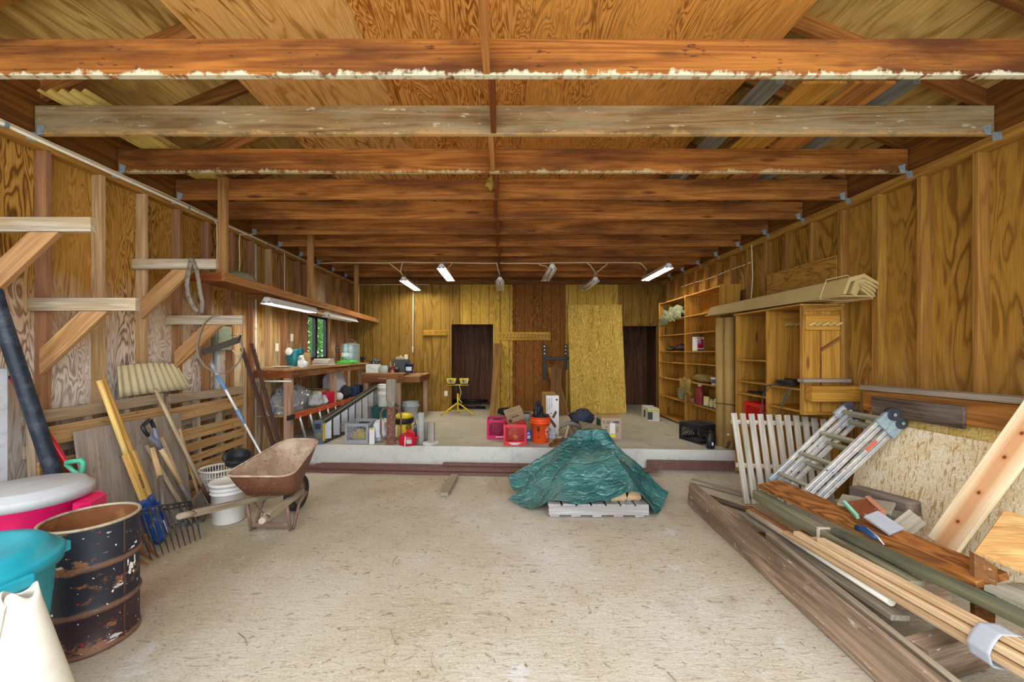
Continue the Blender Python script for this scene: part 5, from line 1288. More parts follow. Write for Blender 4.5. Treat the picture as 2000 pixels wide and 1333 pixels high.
# post driver with a grey wooden post stuck in it
M['rustpipe'] = plain('speckled_rusty_pipe', '7a5142', .8, .1, .3, 16, dirt='9a7a68', dirt_amt=.6, dirt_scale=18, speck=('b5a398', 60, .64), bump=.4)
pdv = thing('post_driver', 'rusty pipe post driver with two side handles standing at the front of the slab', 'post driver', (-1.685, 5.79, ZF))
b = MB(); b.lathe([(.082, 0), (.085, .006), (.064, .012), (.064, .55), (.056, .55), (.055, .05), (0, .05)], (0, 0, 0), 28); b.build('pipe', M['rustpipe'], pdv)
for s_ in (-1, 1):
    MB().tube([(s_ * .062, 0, .535), (s_ * .12, -.01, .52), (s_ * .15, -.01, .45), (s_ * .15, -.01, .16), (s_ * .13, -.01, .09), (s_ * .062, 0, .05)], .013, 10).build('side_handle', M['rustpipe'], pdv)
M['greypost'] = wood('silver_grey_post', 'b3aea0', '857f70', K=4, knots=.3, tint=.05, stain='8c8270', stain_amt=.5)
b = MB(); b.lathe([(.05, 0), (.045, .50), (.075, .60), (.078, .84), (.07, .90), (.04, .905), (0, .90)], (0, 0, 0), 9, fn=lambda a, z: 1 + .06 * math.sin(3 * a + 1)); b.g = [V((p.z, p.x, p.y)) for p in b.v]
place(b, 'wooden_post', M['greypost'], 'grey weathered wooden post standing in the rusty post driver', 'post', (-1.685, 5.79, ZF + .055))
# yellow shop vac
sv = thing('shop_vacuum', 'yellow and black bucket vacuum behind the red fuel can', 'vacuum', (W(789, 860, 6.25).x, 6.25, ZF))
b = MB(); b.lathe([(.115, 0), (.12, .01), (.13, .20), (.125, .22), (0, .22)], (0, 0, 0), 28); b.build('tank', M['yellow'], sv)
b = MB(); b.lathe([(.13, .22), (.155, .235), (.16, .29), (.15, .31), (0, .31)], (0, 0, 0), 28); b.build('motor_band', M['black_plast'], sv)
b = MB(); b.lathe([(.14, .311), (.14, .345), (.11, .375), (0, .385)], (0, 0, 0), 28); b.build('top_cover', M['yellow'], sv)
MB().box((-.10, -.095, .12), (.05, .06, .19)).build('white_label', M['whitelabel'], sv, bevel=.004)
b = MB(); b.sphere((.09, -.09, .17), .05, 12, 8, 0, (1, .8, 1), .4, 2); b.build('hose_knot', plain('yellow_black_rope', '7a6a18', .7, 0, .8, 26), sv)
# red fuel can
fc = thing('petrol_can', 'small red plastic fuel can at the front edge of the slab', 'fuel can', (W(796, 872, 5.70).x, 5.72, ZF))
b = MB(); b.lathe([(.115, 0), (.128, .012), (.128, .06), (.115, .12), (.08, .165), (.03, .18), (0, .182)], (0, 0, 0), 32, None, 0, True, 1, .75); b.build('tank', M['redpaint'], fc)
MB().tube([(-.02, 0, .16), (-.0, 0, .21), (.04, 0, .22), (.085, 0, .18), (.1, 0, .12)], .016, 10).build('grip', M['redpaint'], fc)
MB().tube([(-.018, -.1, .003), (-.018, -.099, .07), (-.018, -.083, .125), (-.018, -.05, .165)], .007, 6, 0, False, True, (.002, .009)).build('sight_strip', M['whiteplast'], fc)
MB().box((.04, -.094, .065), (.075, .004, .055)).build('label', plain('pale_green_label', 'b9c8bf', .5, 0, .2, 30), fc)
MB().cyl((.11, 0, .09), (.15, 0, .12), .02, 12).build('spout_cap', M['redpaint'], fc)
# grey tubes and block
M['greypvc'] = plain('weathered_grey_pvc', 'aeb0aa', .55, 0, .1, 8, dirt='8d8a7c', dirt_amt=.4)
b = MB(); b.lathe([(.048, 0), (.048, .46), (.042, .46), (.042, .01), (0, .01)], (0, 0, 0), 24); place(b, 'plastic_tube', M['greypvc'], 'tall grey plastic tube standing beside the red fuel can', 'tube', (W(822, 872, 5.76).x, 5.78, ZF))
b = MB(); b.lathe([(.03, 0), (.03, .30), (.025, .30), (.025, .01), (0, .01)], (0, 0, 0), 20); place(b, 'plastic_tube', M['greypvc'], 'short thin grey tube behind the tall one', 'tube', (W(832, 868, 5.93).x, 5.93, ZF))
ca_ = thing('sealant_tube', 'dark sealant cartridge leaning on the tall grey tube', 'cartridge', (W(811, 872, 5.88).x, 5.88, ZF))
b = MB(); b.lathe([(.026, 0), (.026, .27), (.01, .28), (.008, .33), (0, .33)], (0, 0, 0), 18); b.build('cartridge', plain('dark_blue_cartridge', '2d3c52', .45, 0, .3, 20, dirt='c0c4b4', dirt_amt=.6, dirt_scale=16), ca_)
b = MB(); b.bx(-.075, .075, -.09, .09, 0, .045); place(b, 'paving_block', M['conc_edge'], 'flat grey concrete block at the front of the slab', 'block', (W(841, 868, 5.74).x, 5.74, ZF), -.5, None, .006)
b = MB(); b.box((0, 0, .14), (.095, .06, .28), None, 0, (.95, .9)); place(b, 'wood_block', M['greypost'], 'upright grey weathered wood block standing on the flat concrete block', 'block', (W(843, 868, 5.74).x, 5.74, ZF + .046), -.1, None, .008)
# things under the corner table and behind
M['tealtub'] = plain('dark_teal_tub', '17564f', .5, 0, .15, 8)
tt = thing('storage_tub', 'dark teal plastic tub on the slab under the corner table', 'tub', (-2.28, 7.45, ZF))
b = MB(); b.box((0, 0, .15), (.36, .3, .30), None, 0, (1.1, 1.1)); b.build('tub_body', M['tealtub'], tt, bevel=.02)
MB().bx(-.215, .215, -.18, .18, .30, .325).build('lid', M['tealtub'], tt, bevel=.008)
bkt = bucket('white bucket standing on the teal tub lid under the corner table', (-2.31, 7.42, ZF + .327), M['whiteplast'], .30, .10, .088, 'white buckets stacked under the corner table', None, False)
b2 = bucket('white bucket nested in the one on the teal tub', (-2.31, 7.42, ZF + .327 + .14), M['whiteplast'], .28, .092, .07, 'white buckets stacked under the corner table', None, True)
pw = bucket('grey pail with a wire handle on the slab under the corner table end', (W(802, 815, 7.85).x, 7.85, ZF), plain('grey_pail', 'b3bac0', .4, .2, .12, 8, dirt='d8dbda', dirt_amt=.5, dirt_scale=8), .36, .15, .125, None, None, True, 'pail', .35)
# ============================ back wall things ================================================
M['rackw'] = wood('yellow_rack_wood', 'c79a3c', '94691c', K=3, knots=.1, tint=.05)
def tool_rack(label, x0, x1, z0_, z1_, slots, holes=False):
    t = thing('tool_rack', label, 'tool rack', ((x0 + x1) / 2, YB, z0_), 0)
    MB().bx(x0, x1, YB - .022, YB - .003, z0_, z1_).build('back_board', M['rackw'], t, world=True, bevel=.003)
    n = slots
    for k in range(n):
        u = x0 + (x1 - x0) * (k + .5) / n
        if not holes:
            MB().beam((u - .02, YB - .045, z1_ - .02), (u + .012, YB - .045, z0_ + .03), .045, .014, (1, 0, 0)).build('slotted_finger', M['rackw'], t, world=True)
        else:
            for s_ in (0, 1):
                MB().cyl((u + .015 * s_, YB - .024, (z0_ + z1_) / 2 + (.028 if s_ else -.028)), (u + .015 * s_, YB - .021, (z0_ + z1_) / 2 + (.028 if s_ else -.028)), .012, 10).build('peg_hole', M['black_plast'], t, world=True)
    if not holes:
        MB().bx(x0, x1, YB - .07, YB - .022, z0_ + .005, z0_ + .03).build('ledge', M['rackw'], t, world=True)
    return t
tool_rack('short yellow tool rack with slanted slots, left of the left doorway', W(827, 0, YB).x, W(873, 0, YB).x, W(0, 656, YB).z, W(0, 645, YB).z, 8)
tool_rack('long yellow board of drilled holes across the brown panel of the back wall', W(973, 0, YB).x, W(1075, 0, YB).x, W(0, 665, YB).z, W(0, 649, YB).z, 15, True)
# black H shaped bracket
hbk = thing('wall_mount', 'black steel H shaped mount on the back wall beside the leaning plywood', 'mount', (1.2, YB - .05, 1.0))
yb1 = YB - .05
for px, py1 in ((1063.5, 742), (1105, 722)):
    a, c_ = W(px, 673, yb1), W(px, py1, yb1)
    MB().beam(a, c_, .06, .012, (0, 1, 0)).build('upright', M['black_metal'], hbk, world=True, bevel=.003)
    for q in (0, 1, 2):
        MB().cyl(W(px, 677 + q * 7, yb1 - .006), W(px, 677 + q * 7, yb1 - .009), .014, 10).build('bolt', M['enamel'], hbk, world=True)
MB().beam(W(1062, 701, yb1 - .03), W(1117, 700, yb1 - .03), .035, .06).build('cross_arm', M['black_metal'], hbk, world=True, bevel=.003)
# big plywood sheet leaning on the back wall
M['bigply'] = ply('loose_ply', 'dcbf66', '8f6c1e', sx=2.2, sy=9, K=12, p=1.2, mid='b8963e', tint=.08, fiber=.2)
b = MB(); pb0 = V((1.945, 8.52, ZF + .005)); pt0 = V((1.92, 8.80, ZF + 2.43))
uv_ = (pt0 - pb0).normalized(); xv = V((1, 0, 0)); 
b.box((pb0 + pt0) / 2 + V((.12, 0, 0)), (2.44, 1.22, .014), Matrix((uv_, xv, uv_.cross(xv))).transposed())
tag(b.build('plywood_sheet', M['bigply'], bevel=.002), 'large yellow plywood sheet leaning on the back wall before the right doorway', 'plywood sheet')
# leaning boards
M['plank'] = wood('leaning_plank', 'a07a40', '74521f', K=4, knots=.4, tint=.15)
board('plank', 'tall brown plank leaning against the back wall right of the left doorway', 'plank', W(963, 821, 7.95) + V((0, 0, .01)), W(973, 672, YB - .03), .16, .035, M['plank'], (0, 1, .1))
board('plank', 'shorter brown plank leaning under the black mount, left of its pair', 'plank', W(1102, 812, 8.35), W(1078, 718, YB - .08), .2, .035, M['plank'], (0, 1, .1))
board('plank', 'shorter brown plank leaning under the black mount, right of its pair', 'plank', W(1082, 812, 8.18), W(1088, 718, YB - .13), .22, .035, wood('leaning_plank_dark', '7e5a30', '583a18', K=4, knots=.3, tint=.1), (0, 1, .1))
b = MB(); b.tube([(W(893, 795, 9.3)), (W(948, 797, 9.25))], .035, 10); tag(b.build('black_rail', M['black_metal']), 'long black rail lying on the floor inside the left doorway', 'rail').location.z = ZF
b = MB(); b.tube([W(885, 783, 9.55), W(952, 784, 9.5)], .04, 10); b.cyl(W(940, 784, 9.5) + V((0, -.04, 0)), W(944, 784, 9.5) + V((0, -.04, 0)), .02, 8); o = tag(b.build('black_rail', M['black_metal']), 'upper black rail with a white tag, resting behind the lower one in the left doorway', 'rail')
blob('black_tarp', 'small black heap on the slab behind the magenta crate', 'cloth', (W(985, 812, 8.4).x, 8.4, ZF), .16, (1, .7, .55), M['black_plast'], 2.4, .3, .1, 5, floor=ZF + .002)
# twin halogen work light on a yellow tripod
wl_t = thing('work_light', 'yellow twin halogen work light on a tripod in front of the left doorway', 'work light', (-.985, 8.25, ZF))
MB().tube([(0, 0, .10), (0, 0, .48)], .02, 12).build('mast', M['yellow'], wl_t)
MB().tube([(0, 0, .46), (0, 0, .66)], .013, 10).build('inner_mast', M['black_metal'], wl_t)
for a in (PI * 1.02, -.02, PI * .52):
    c_, s_ = math.cos(a), math.sin(a)
    MB().tube([(.02 * c_, .02 * s_, .27), (.36 * c_, .36 * s_, .015)], .014, 8, 0, False, True, (.016, .009)).build('tripod_leg', M['yellow'], wl_t)
    MB().tube([(.02 * c_, .02 * s_, .11), (.18 * c_, .18 * s_, .13)], .007, 6).build('leg_strut', M['yellow'], wl_t)
MB().tube([(-.23, 0, .66), (.22, 0, .66)], .013, 8).build('cross_bar', M['yellow'], wl_t)
for s_ in (-1, 1):
    x = s_ * .135
    hd = MB(); hd.prism([(x - .105, -.05, .80), (x + .105, -.05, .80), (x + .075, -.05, .69), (x - .075, -.05, .69)], (0, 1, 0), .10)
    hdo = hd.build('lamp_head', M['yellow'], wl_t, bevel=.008)
    MB().box((x, -.052, .745), (.13, .006, .07)).build('lamp_glass', plain('dusty_lamp_glass', '8d8766', .15, 0, .2, 10) if s_ < 0 else bpy.data.materials['dusty_lamp_glass'], hdo)
    MB().tube([(x - .11, -.02, .72), (x - .07, -.02, .672), (x + .07, -.02, .672), (x + .11, -.02, .72)], .006, 6).build('yoke', M['black_metal'], wl_t)
    MB().tube([(x - .02, -.06, .78), (x - .01, -.075, .76), (x + .0, -.06, .70)], .008, 6).build('lamp_switch', M['black_metal'], hdo)
MB().tube(wavy([(.03, -.02, .66), (.07, -.03, .5), (.03, -.03, .36), (.09, -.02, .28)], .03, 6), .006, 6).build('power_lead', M['cable'], wl_t)
# ============================ centre of the slab ==============================================
M['cratemag'] = plain('magenta_crate', 'c8155c', .45, 0, .1, 8); M['cratered'] = plain('coral_red_crate', 'd8323c', .45, 0, .1, 8)
M['plate_white'] = plain('white_print', 'efe6e4', .5, 0, .02)
crate('magenta milk crate on the slab behind and left of the coral one', (-.105, 6.25, ZF), M['cratemag'], (.335, .335, .30), .0, 'plastic milk crates', False, None)
MB().bx(-.03, .10, -.169, -.1665, .028, .042).build('embossed_plate', M['plate_white'], bpy.data.objects['milk_crate.001'])
crate('coral red milk crate near the slab edge, left of the orange bucket', (.155, 5.84, ZF), M['cratered'], (.335, .335, .305), .0, 'plastic milk crates', False, M['plate_white'])
b = MB(); b.sphere((0, 0, .05), .07, 10, 8, 0, (1, .7, .7), .5, 3); place(b, 'brass_fitting', plain('brass', 'd0a850', .4, .5, .2, 12), 'brassy fitting inside the coral crate', 'fitting', (.17, 5.76, ZF + .06))
blob('grey_clutter', 'dark clutter filling the magenta crate', 'clutter', (-.105, 6.25, ZF), .115, (1, 1, 1.2), plain('dark_clutter', '4b4244', .7, 0, .5, 14), 7.7, .4, .2, 6, floor=ZF + .012)
M['olive'] = plain('tan_metal', '9a8262', .6, .1, .15, 8, dirt='77634a', dirt_amt=.4)
am = thing('tan_case', 'tan metal case lying tilted on top of the coral crate', 'case', (.165, 5.95, ZF + .31), 0, None, (.25, -.32, .1))
am.location = (.165, 5.9, ZF + .36)
MB().box((0, 0, .065), (.27, .2, .16)).build('case_body', M['olive'], am, bevel=.012)
MB().tube([(-.05, -.105, .07), (-.05, -.115, .085), (.05, -.115, .085), (.05, -.105, .07)], .005, 6).build('handle', M['rustdark'], am)
MB().cyl((-.09, -.1, .03), (-.09, -.107, .03), .03, 14).build('plug', M['rustdark'], am)
b = MB(); b.bx(-.12, .12, -.12, .12, 0, .27); place(b, 'carton_box', plain('tan_carton', 'b89a63', .75, 0, .1, 6), 'plain tan carton behind the coral crate and the orange bucket', 'box', (.335, 6.25, ZF), .05)
tn = thing('grey_tin', 'small grey tin with a rusty lid on the tan carton', 'tin', (.35, 6.25, ZF + .272))
b = MB(); b.lathe([(.085, 0), (.075, .10), (.07, .105), (.0, .105)], (0, 0, 0), 6); b.build('tin_body', plain('pale_grey_tin', 'a9b2b0', .45, .1, .15, 8), tn)
b = MB(); b.lathe([(.07, .106), (.07, .12), (.0, .122)], (0, 0, 0), 20); b.build('lid', M['rustdark'], tn)
bc = thing('blue_can', 'small blue tin with a white label between the coral crate and the orange bucket', 'tin', (W(1032, 865, 6.02).x, 6.02, ZF))
b = MB(); b.bx(-.045, .045, -.03, .03, 0, .155); b.build('tin_body', plain('bright_blue', '2a66b4', .4, 0, .1, 8), bc, bevel=.004)
MB().box((.005, -.0312, .055), (.05, .002, .05)).build('label', M['whitelabel'], bc)
MB().prism([(-.03, -.0312, .10), (0, -.0312, .135), (.03, -.0312, .10)], (0, -1, 0), .001).build('label_peak', M['whitelabel'], bc)
# orange bucket
M['orangeplast'] = plain('orange_plastic', 'f0561a', .4, 0, .06, 5)
ob = bucket('orange bucket with white lettering near the slab edge', (W(1055.5, 869, 5.92).x, 5.92, ZF), M['orangeplast'], .385, .146, .128, None, None, False)
def on_cyl(txt, size, ang, z, r, nm, mat, xs=1.0):
    Rm = Matrix((V((-math.sin(ang), math.cos(ang), 0)), V((0, 0, 1)), V((math.cos(ang), math.sin(ang), 0)))).transposed()
    o = text(nm, txt, size, mat, ob, (0, 0, z), Rm, .0, 'CENTER', False, 1, xs)
    for v in o.data.vertices:      # wrap the flat lettering round the bucket
        a = v.co.x * xs / r
        v.co.x = math.sin(a) * r / xs; v.co.z = math.cos(a) * r
    return o
a0_ = -PI / 2 + 1.02
on_cyl("LET'S", .062, a0_, .235, .1465, 'lettering', M['whitelabel']); on_cyl('DO', .115, a0_, .165, .1445, 'lettering', M['whitelabel']); on_cyl('THIS.', .062, a0_, .09, .141, 'lettering', M['whitelabel'])
for k, (z, w_, h_) in enumerate(((.245, .05, .018), (.215, .035, .03), (.195, .045, .02), (.09, .025, .02), (.15, .03, .045))):
    MB().box((math.cos(-PI / 2 - .3) * (.1395 + z * .034), math.sin(-PI / 2 - .3) * (.1395 + z * .034), z), (w_ * .75, .003, h_), rot(0, 0, -.3)).build('printed_mark', plain('black_print', '1a1512', .6, 0, 0) if k == 0 else bpy.data.materials['black_print' if k < 4 else 'orange_dark'] if k < 4 else plain('orange_dark', 'b83a0c', .5, 0, 0), ob)
ib = bucket('black pail nested in the orange bucket', (W(1055.5, 869, 5.92).x, 5.92, ZF + .18), M['black_plast'], .235, .122, .09, None, None, False, 'pail')
blob('black_gloves', 'dark lumpy tool with a black grip standing in the black pail', 'tool', (W(1051, 800, 5.95).x, 5.95, ZF + .3), .11, (.55, .5, 1.5), plain('black_purple', '221c28', .5, 0, .4, 12), 3.9, .5, .2, 4, floor=ZF + .27)
b = MB(); b.tube([W(1039, 824, 6.1), W(1040, 800, 6.1), W(1043, 786, 6.1), W(1046, 783, 6.1)], .012, 8); tag(b.build('bent_tube', M['cable']), 'thin bent cream tube rising behind the orange bucket', 'tube').location.z = ZF + .002
# tall white and brown box
tbx = thing('tall_box', 'tall narrow box with a white printed front and brown sides behind the orange bucket', 'box', (W(1079, 860, 6.35).x, 6.35, ZF))
b = MB(); b.bx(-.105, .105, 0, .60, 0, .655); o = b.build('carton', plain('brown_carton', 'a08040', .75, 0, .1, 6), tbx, bevel=.004); o.rotation_euler = (0, 0, -.12 + .3 * 0)
o.rotation_euler = (0, 0, .02)
fp = MB(); fp.bx(-.104, .104, -.004, -.001, .004, .652); fo = fp.build('printed_front', M['whitelabel'], tbx)
blackp = bpy.data.materials['black_print']
for k in range(3):
    Rm = Matrix((V((0, 0, -1)), V((1, 0, 0)), V((0, -1, 0)))).transposed()
    for j in range(9 - k):
        MB().bx(-.085 + .035 * k, -.077 + .035 * k, -.006, -.004, .60 - j * .024, .615 - j * .024).build('printed_text', blackp, fo)
brownp = plain('brown_print', '6e4634', .6, 0, .1); greyp = plain('grey_print', '565a66', .6, 0, .1)
for (xa, za, xb, zb, w_, mt) in ((-.0, .29, .06, .40, .03, brownp), (.02, .28, .07, .38, .012, greyp), (-.05, .28, .05, .13, .034, brownp), (-.03, .28, .06, .16, .012, greyp)):
    MB().beam((xa, -.005, za), (xb, -.005, zb), .002, w_, (1, 0, 0)).build('printed_picture', mt, fo)
for (xa, za, r) in ((-.02, .36, .01), (-.045, .315, .009), (-.06, .29, .008), (.07, .585, .016)): MB().cyl((xa, -.0062, za), (xa, -.004, za), r, 10).build('printed_dot', blackp, fo)
fp = MB(); fp.prism([(-.103, -.006, .005), (-.103, -.006, .19), (.06, -.006, .005)], (0, -1, 0), .0012); fp.build('printed_corner', greyp, fo)
b = MB(); b.bx(-.06, .06, -.03, .03, 0, .13); place(b, 'small_carton', plain('white_blue_carton', 'c9d2e2', .6, 0, .3, 40, dirt='5f6f96', dirt_amt=.8, dirt_scale=30), 'small white and blue carton at the foot of the tall box', 'box', (W(1076, 857, 6.15).x, 6.15, ZF), 0)
# brush and mattock, flagstones, tool bag
mk = thing('mattock', 'mattock with a big grey steel head and wooden handle standing before the flagstones', 'mattock', (W(1106, 868, 5.75).x, 5.80, ZF))
hx = W(1112, 832, 5.85) - V(mk.location)
M['axe'] = plain('grey_axe_head', '75736c', .5, .3, .2, 12, dirt='595249', dirt_amt=.5)
b = MB(); b.tube([hx + V((-.16, 0, -.07)), hx + V((-.11, 0, -.005)), hx + V((-.04, 0, .03)), hx + V((0, 0, .035)), hx + V((.05, 0, .03)), hx + V((.12, 0, .01)), hx + V((.17, 0, -.045))], [.008, .024, .034, .042, .034, .026, .01], 10); b.build('head', M['axe'], mk)
MB().tube([(-.015, 0, .05), hx + V((0, 0, .07))], [.017, .019], 10).build('handle', M['handleold'], mk)
b = MB(); b.box((-.02, 0, .06), (.13, .07, .05), rot(0, .1, 0), 0, (.6, 1)); b.build('butt', M['feltgrey'], mk, bevel=.012)
board('plank', 'short brown plank with a raw cut end lying at the slab edge', 'plank', W(1080, 872, 5.58) + V((0, 0, .0)), W(1094, 862, 5.9) + V((0, 0, .02)), .13, .04, M['benchrail'], (0, 0, 1))
M['flag'] = plain('brown_grey_slate', '82735c', .85, 0, .2, 6, dirt='67593f', dirt_amt=.5)
rr = random.Random(8)
for k, (px, py, y, a, w_, d_, lab) in enumerate(((1125, 862, 6.1, .5, .42, .24, 'brown grey flat stone leaning at the bottom left of the pile behind the tarp'), (1128, 852, 6.25, .62, .46, .24, 'middle flat stone of the pile behind the tarp'), (1158, 850, 6.2, .25, .5, .25, 'top flat stone of the pile, lying right of the mattock head'))):
    p = W(px, py, y)
    w_, d_ = w_ * .72, d_ * .85; Rs = rot(.32, .24, .1); p = V((1.13 + .085 * k, 5.93 + .02 * k, ZF + .115)) + Rs @ V((0, 0, .052 * k))
    b = MB(); b.box((0, 0, 0), (w_, d_, .035), Rs)
    place(b, 'flat_stone', M['flag'], lab, 'stone', p, 0, 'flat stones piled behind the tarp', .006)
blob('tool_bag', 'dark blue tool bag with purple clutter on the flat stones', 'bag', (W(1136, 842, 6.5).x, 6.5, ZF), .16, (1.15, .7, .8), plain('navy_bag', '2e3648', .7, 0, .5, 10, dirt='5a4350', dirt_amt=.6), 3.4, .35, .2, 5, floor=ZF + .16)
b = MB(); b.bx(-.17, .17, -.11, .11, 0, .155); place(b, 'carton_box', M['kraft'], 'low brown box under the tool bag behind the flat stones', 'box', (W(1136, 850, 6.5).x, 6.5, ZF), .05)
# T-37 box
T37 = thing('cardboard_box', 'cardboard box marked T-37 with a white label and yellow sticker', 'box', (W(1194, 866, 6.05).x, 6.2, ZF), 0)
M['kraft2'] = plain('pale_cardboard', 'b9a189', .75, 0, .08, 6)
MB().bx(-.155, .155, -.15, .19, 0, .335).build('carton', M['kraft2'], T37, bevel=.004)
b = MB(); b.box((0, -.07, .343), (.30, .17, .005), rot(.07, 0, 0)); b.box((0, .10, .343), (.30, .17, .005), rot(-.04, 0, 0)); 
MB().box((0, -.066, .345), (.305, .17, .005), rot(.09, 0, 0)).build('flap', M['kraft'], T37)
MB().box((0, .11, .343), (.305, .16, .005), rot(-.05, 0, 0)).build('flap', M['kraft'], T37)
MB().bx(-.158, -.1555, -.1, .15, .15, .30).build('tape_side', plain('green_tape', '1f4f3a', .5, 0, .1), T37)
Rf = rot(PI / 2, 0, 0)
text('lettering', 'T-37', .062, blackp, T37, (-.075, -.1508, .265), Rf)
MB().box((.075, -.151, .27), (.095, .002, .034)).build('printed_block', greyp, T37)
for z, l, r_ in ((.185, 'TPS', 'UT'), (.15, 'BRO', 'INE'), (.118, 'CLA', 'ETS')):
    text('lettering', l[:2], .034, blackp, T37, (-.078, -.1508, z), Rf, xs=1.1); text('lettering', r_[-2:], .034, blackp, T37, (.088, -.1508, z), Rf, xs=1.1)
MB().box((.018, -.1512, .175), (.082, .002, .165)).build('white_label', M['whitelabel'], T37)
MB().box((.02, -.1512, .06), (.088, .002, .046)).build('yellow_sticker', plain('fluorescent_yellow', 'f0e410', .5, 0, .02), T37)
MB().box((-.02, .0, .3475), (.04, .012, .002)).build('top_mark', blackp, T37)
# two paint boxes in the right doorway
for px, dx, lab in ((1274, 0, 'white and green carton on the floor beside the tall shelf, right of a pair'), (1266, 0, 'white and green carton behind the other at the right doorway')):
    y_ = 7.75 if px == 1274 else 8.05
    t = thing('printed_carton', lab, 'box', (W(px, 812, y_).x, y_, ZF), -.15, 'printed cartons by the right doorway')
    MB().bx(-.11, .11, -.12, .12, 0, .245).build('carton', M['paper'], t, bevel=.004)
    MB().bx(-.112, -.02, -.123, -.1205, .03, .18).build('printed_picture', plain('dark_green_print', '3a4a3a', .6, 0, .4, 30) if px == 1274 else bpy.data.materials['dark_green_print'], t)
    MB().bx(-.1, .1, -.1225, -.1205, .195, .23).build('printed_band', plain('lime_print', 'c9cc3a', .6, 0, .1) if px == 1274 else bpy.data.materials['lime_print'], t)
# ============================ right hand shelves ==============================================
M['shelfy'] = wood('yellow_pine_shelf', 'cf9a3f', '9c6a1e', K=4, knots=.8, tint=.12, stain='b07a2a', stain_amt=.3)
SXF = 3.26
ZL = [.30, .735, 1.11, 1.435, 1.65, 1.97, 2.275, 2.645]
su = thing('tall_shelf', 'tall yellow pine shelf unit with two bays against the right wall', 'shelf unit', (3.4, 7.05, ZF))
for yy in (5.90, 7.04, 8.22): 
    MB().bx(SXF, XR - .004, yy - .019, yy, ZF, 2.665).build('side_panel', M['shelfy'], su, world=True, bevel=.002)
for i, z in enumerate(ZL):
    for a, c_ in ((5.902, 7.018), (7.042, 8.198)):
        if i == 0: z = ZF + .06
        MB().bx(SXF + .004, XR - .012, a, c_, z - .019, z).build('shelf', M['shelfy'], su, world=True)
for a, c_ in ((5.902, 7.018), (7.042, 8.198)):
    MB().bx(XR - .011, XR - .005, a, c_, ZF + .061, 2.62).build('back_panel', M['wallR2'], su, world=True)
def on1(px, i): # point on shelf i at given pixel column, near the front
    y_ = (SXF + .14) * F / (px - CX); return V((SXF + .14, y_, ZL[i] + .001))
pt = thing('solvent_tin', 'white and red rectangular tin on the tall shelf', 'tin', on1(1363, 4))
MB().bx(-.05, .05, -.09, .09, 0, .245).build('tin_body', M['whiteplast'], pt, bevel=.006)
pt.rotation_euler.z = -PI / 2 + .35
pt.location = V((SXF + .12, 6.78, ZL[4] + .001))
pt.rotation_euler.z = .35
for o_ in list(pt.children): bpy.data.objects.remove(o_)
MB().bx(-.085, .085, -.05, .05, 0, .245).build('tin_body', M['whiteplast'], pt, bevel=.006)
MB().bx(-.065, .07, -.0525, -.0505, .05, .20).build('red_panel', M['redpaint'], pt)
MB().bx(-.065, .01, -.0545, -.0528, .12, .165).build('blue_panel', plain('pale_blue_print', 'aab4e6', .5, 0, .1), pt)
MB().bx(-.065, .0, -.0545, -.0528, .17, .2).build('white_panel', M['whitelabel'], pt)
for k, (xa, xb, z) in enumerate(((-.05, .0, .186), (-.06, .03, .222), (-.055, .0, .135))): MB().bx(xa, xb, -.0555, -.0546 if k != 1 else -.0505, z - .004, z + .004).build('printed_line', blackp, pt)
MB().bx(-.07, .07, -.0525, -.0505, .005, .03).build('dark_band', greyp, pt)
MB().cyl((.05, 0, .245), (.05, 0, .262), .02, 12).build('cap', M['black_plast'], pt)
bb_ = thing('spray_can', 'white and dark blue bottle at the right end of the red tin shelf', 'bottle', (SXF + .10, 6.00, ZL[4] + .001))
b = MB(); b.lathe([(.045, 0), (.047, .01), (.047, .065)], (0, 0, 0), 20); b.f = b.f; b.build('lower_band', bpy.data.materials['dark_blue_can'], bb_)
b = MB(); b.lathe([(.046, .066), (.046, .15), (.035, .165), (.0, .166)], (0, 0, 0), 20); b.build('upper_body', M['whiteplast'], bb_)
b = MB(); b.lathe([(.02, .166), (.02, .185), (0, .187)], (0, 0, 0), 14); b.build('cap', M['black_plast'], bb_)
M['canvas'] = plain('pale_green_canvas', '6f7458', .8, 0, .2, 5, dirt='5f6446', dirt_amt=.5)
def cloth_drape(name, label, cat, pts, mat, seed, thick=.006):
    # sagging cloth: grid between a back row and a front row with folds
    b = MB()
    A, B_, C_, D_ = [V(p) for p in pts]
    def fn(u, v):
        p = (A * (1 - u) + B_ * u) * (1 - v) + (D_ * (1 - u) + C_ * u) * v
        n = mnoise.noise(p * 9 + V((seed, 0, 0))) * .05 + abs(mnoise.noise(p * 17 + V((0, seed, 0)))) * .04
        return p + V((-.6 * n - .03 * math.sin(PI * v), 0, n + .05 * math.sin(PI * u) * (1 - v)))
    b.grid(fn, 36, 30, smooth=False); return tag(b.build(name, mat, solid=thick), label, cat)
cloth_drape('canvas_bag', 'pale green canvas hanging off the top left shelf of the tall unit', 'canvas', (WX(1300, 612, SXF + .025), WX(1334, 599, SXF + .025), WX(1331, 622, SXF - .03), WX(1287, 638, SXF - .04)), M['canvas'], 3)
blob('canvas_roll', 'pale green canvas bundle on the second highest shelf of the tall unit', 'canvas', (SXF + .17, 7.62, ZL[6]), .112, (.8, 2.0, .9), M['canvas'], 5.5, .3, .15, 6, floor=ZL[6] + .002)
blob('dark_bag', 'dark wrapped bundle on the left bay shelf level with the red tin', 'bundle', (SXF + .16, 7.42, ZL[4]), .1, (1, 2.4, .8), plain('dark_purple_cloth', '2f2a30', .7, 0, .3, 10), 2.2, .25, .1, 5, floor=ZL[4] + .002)
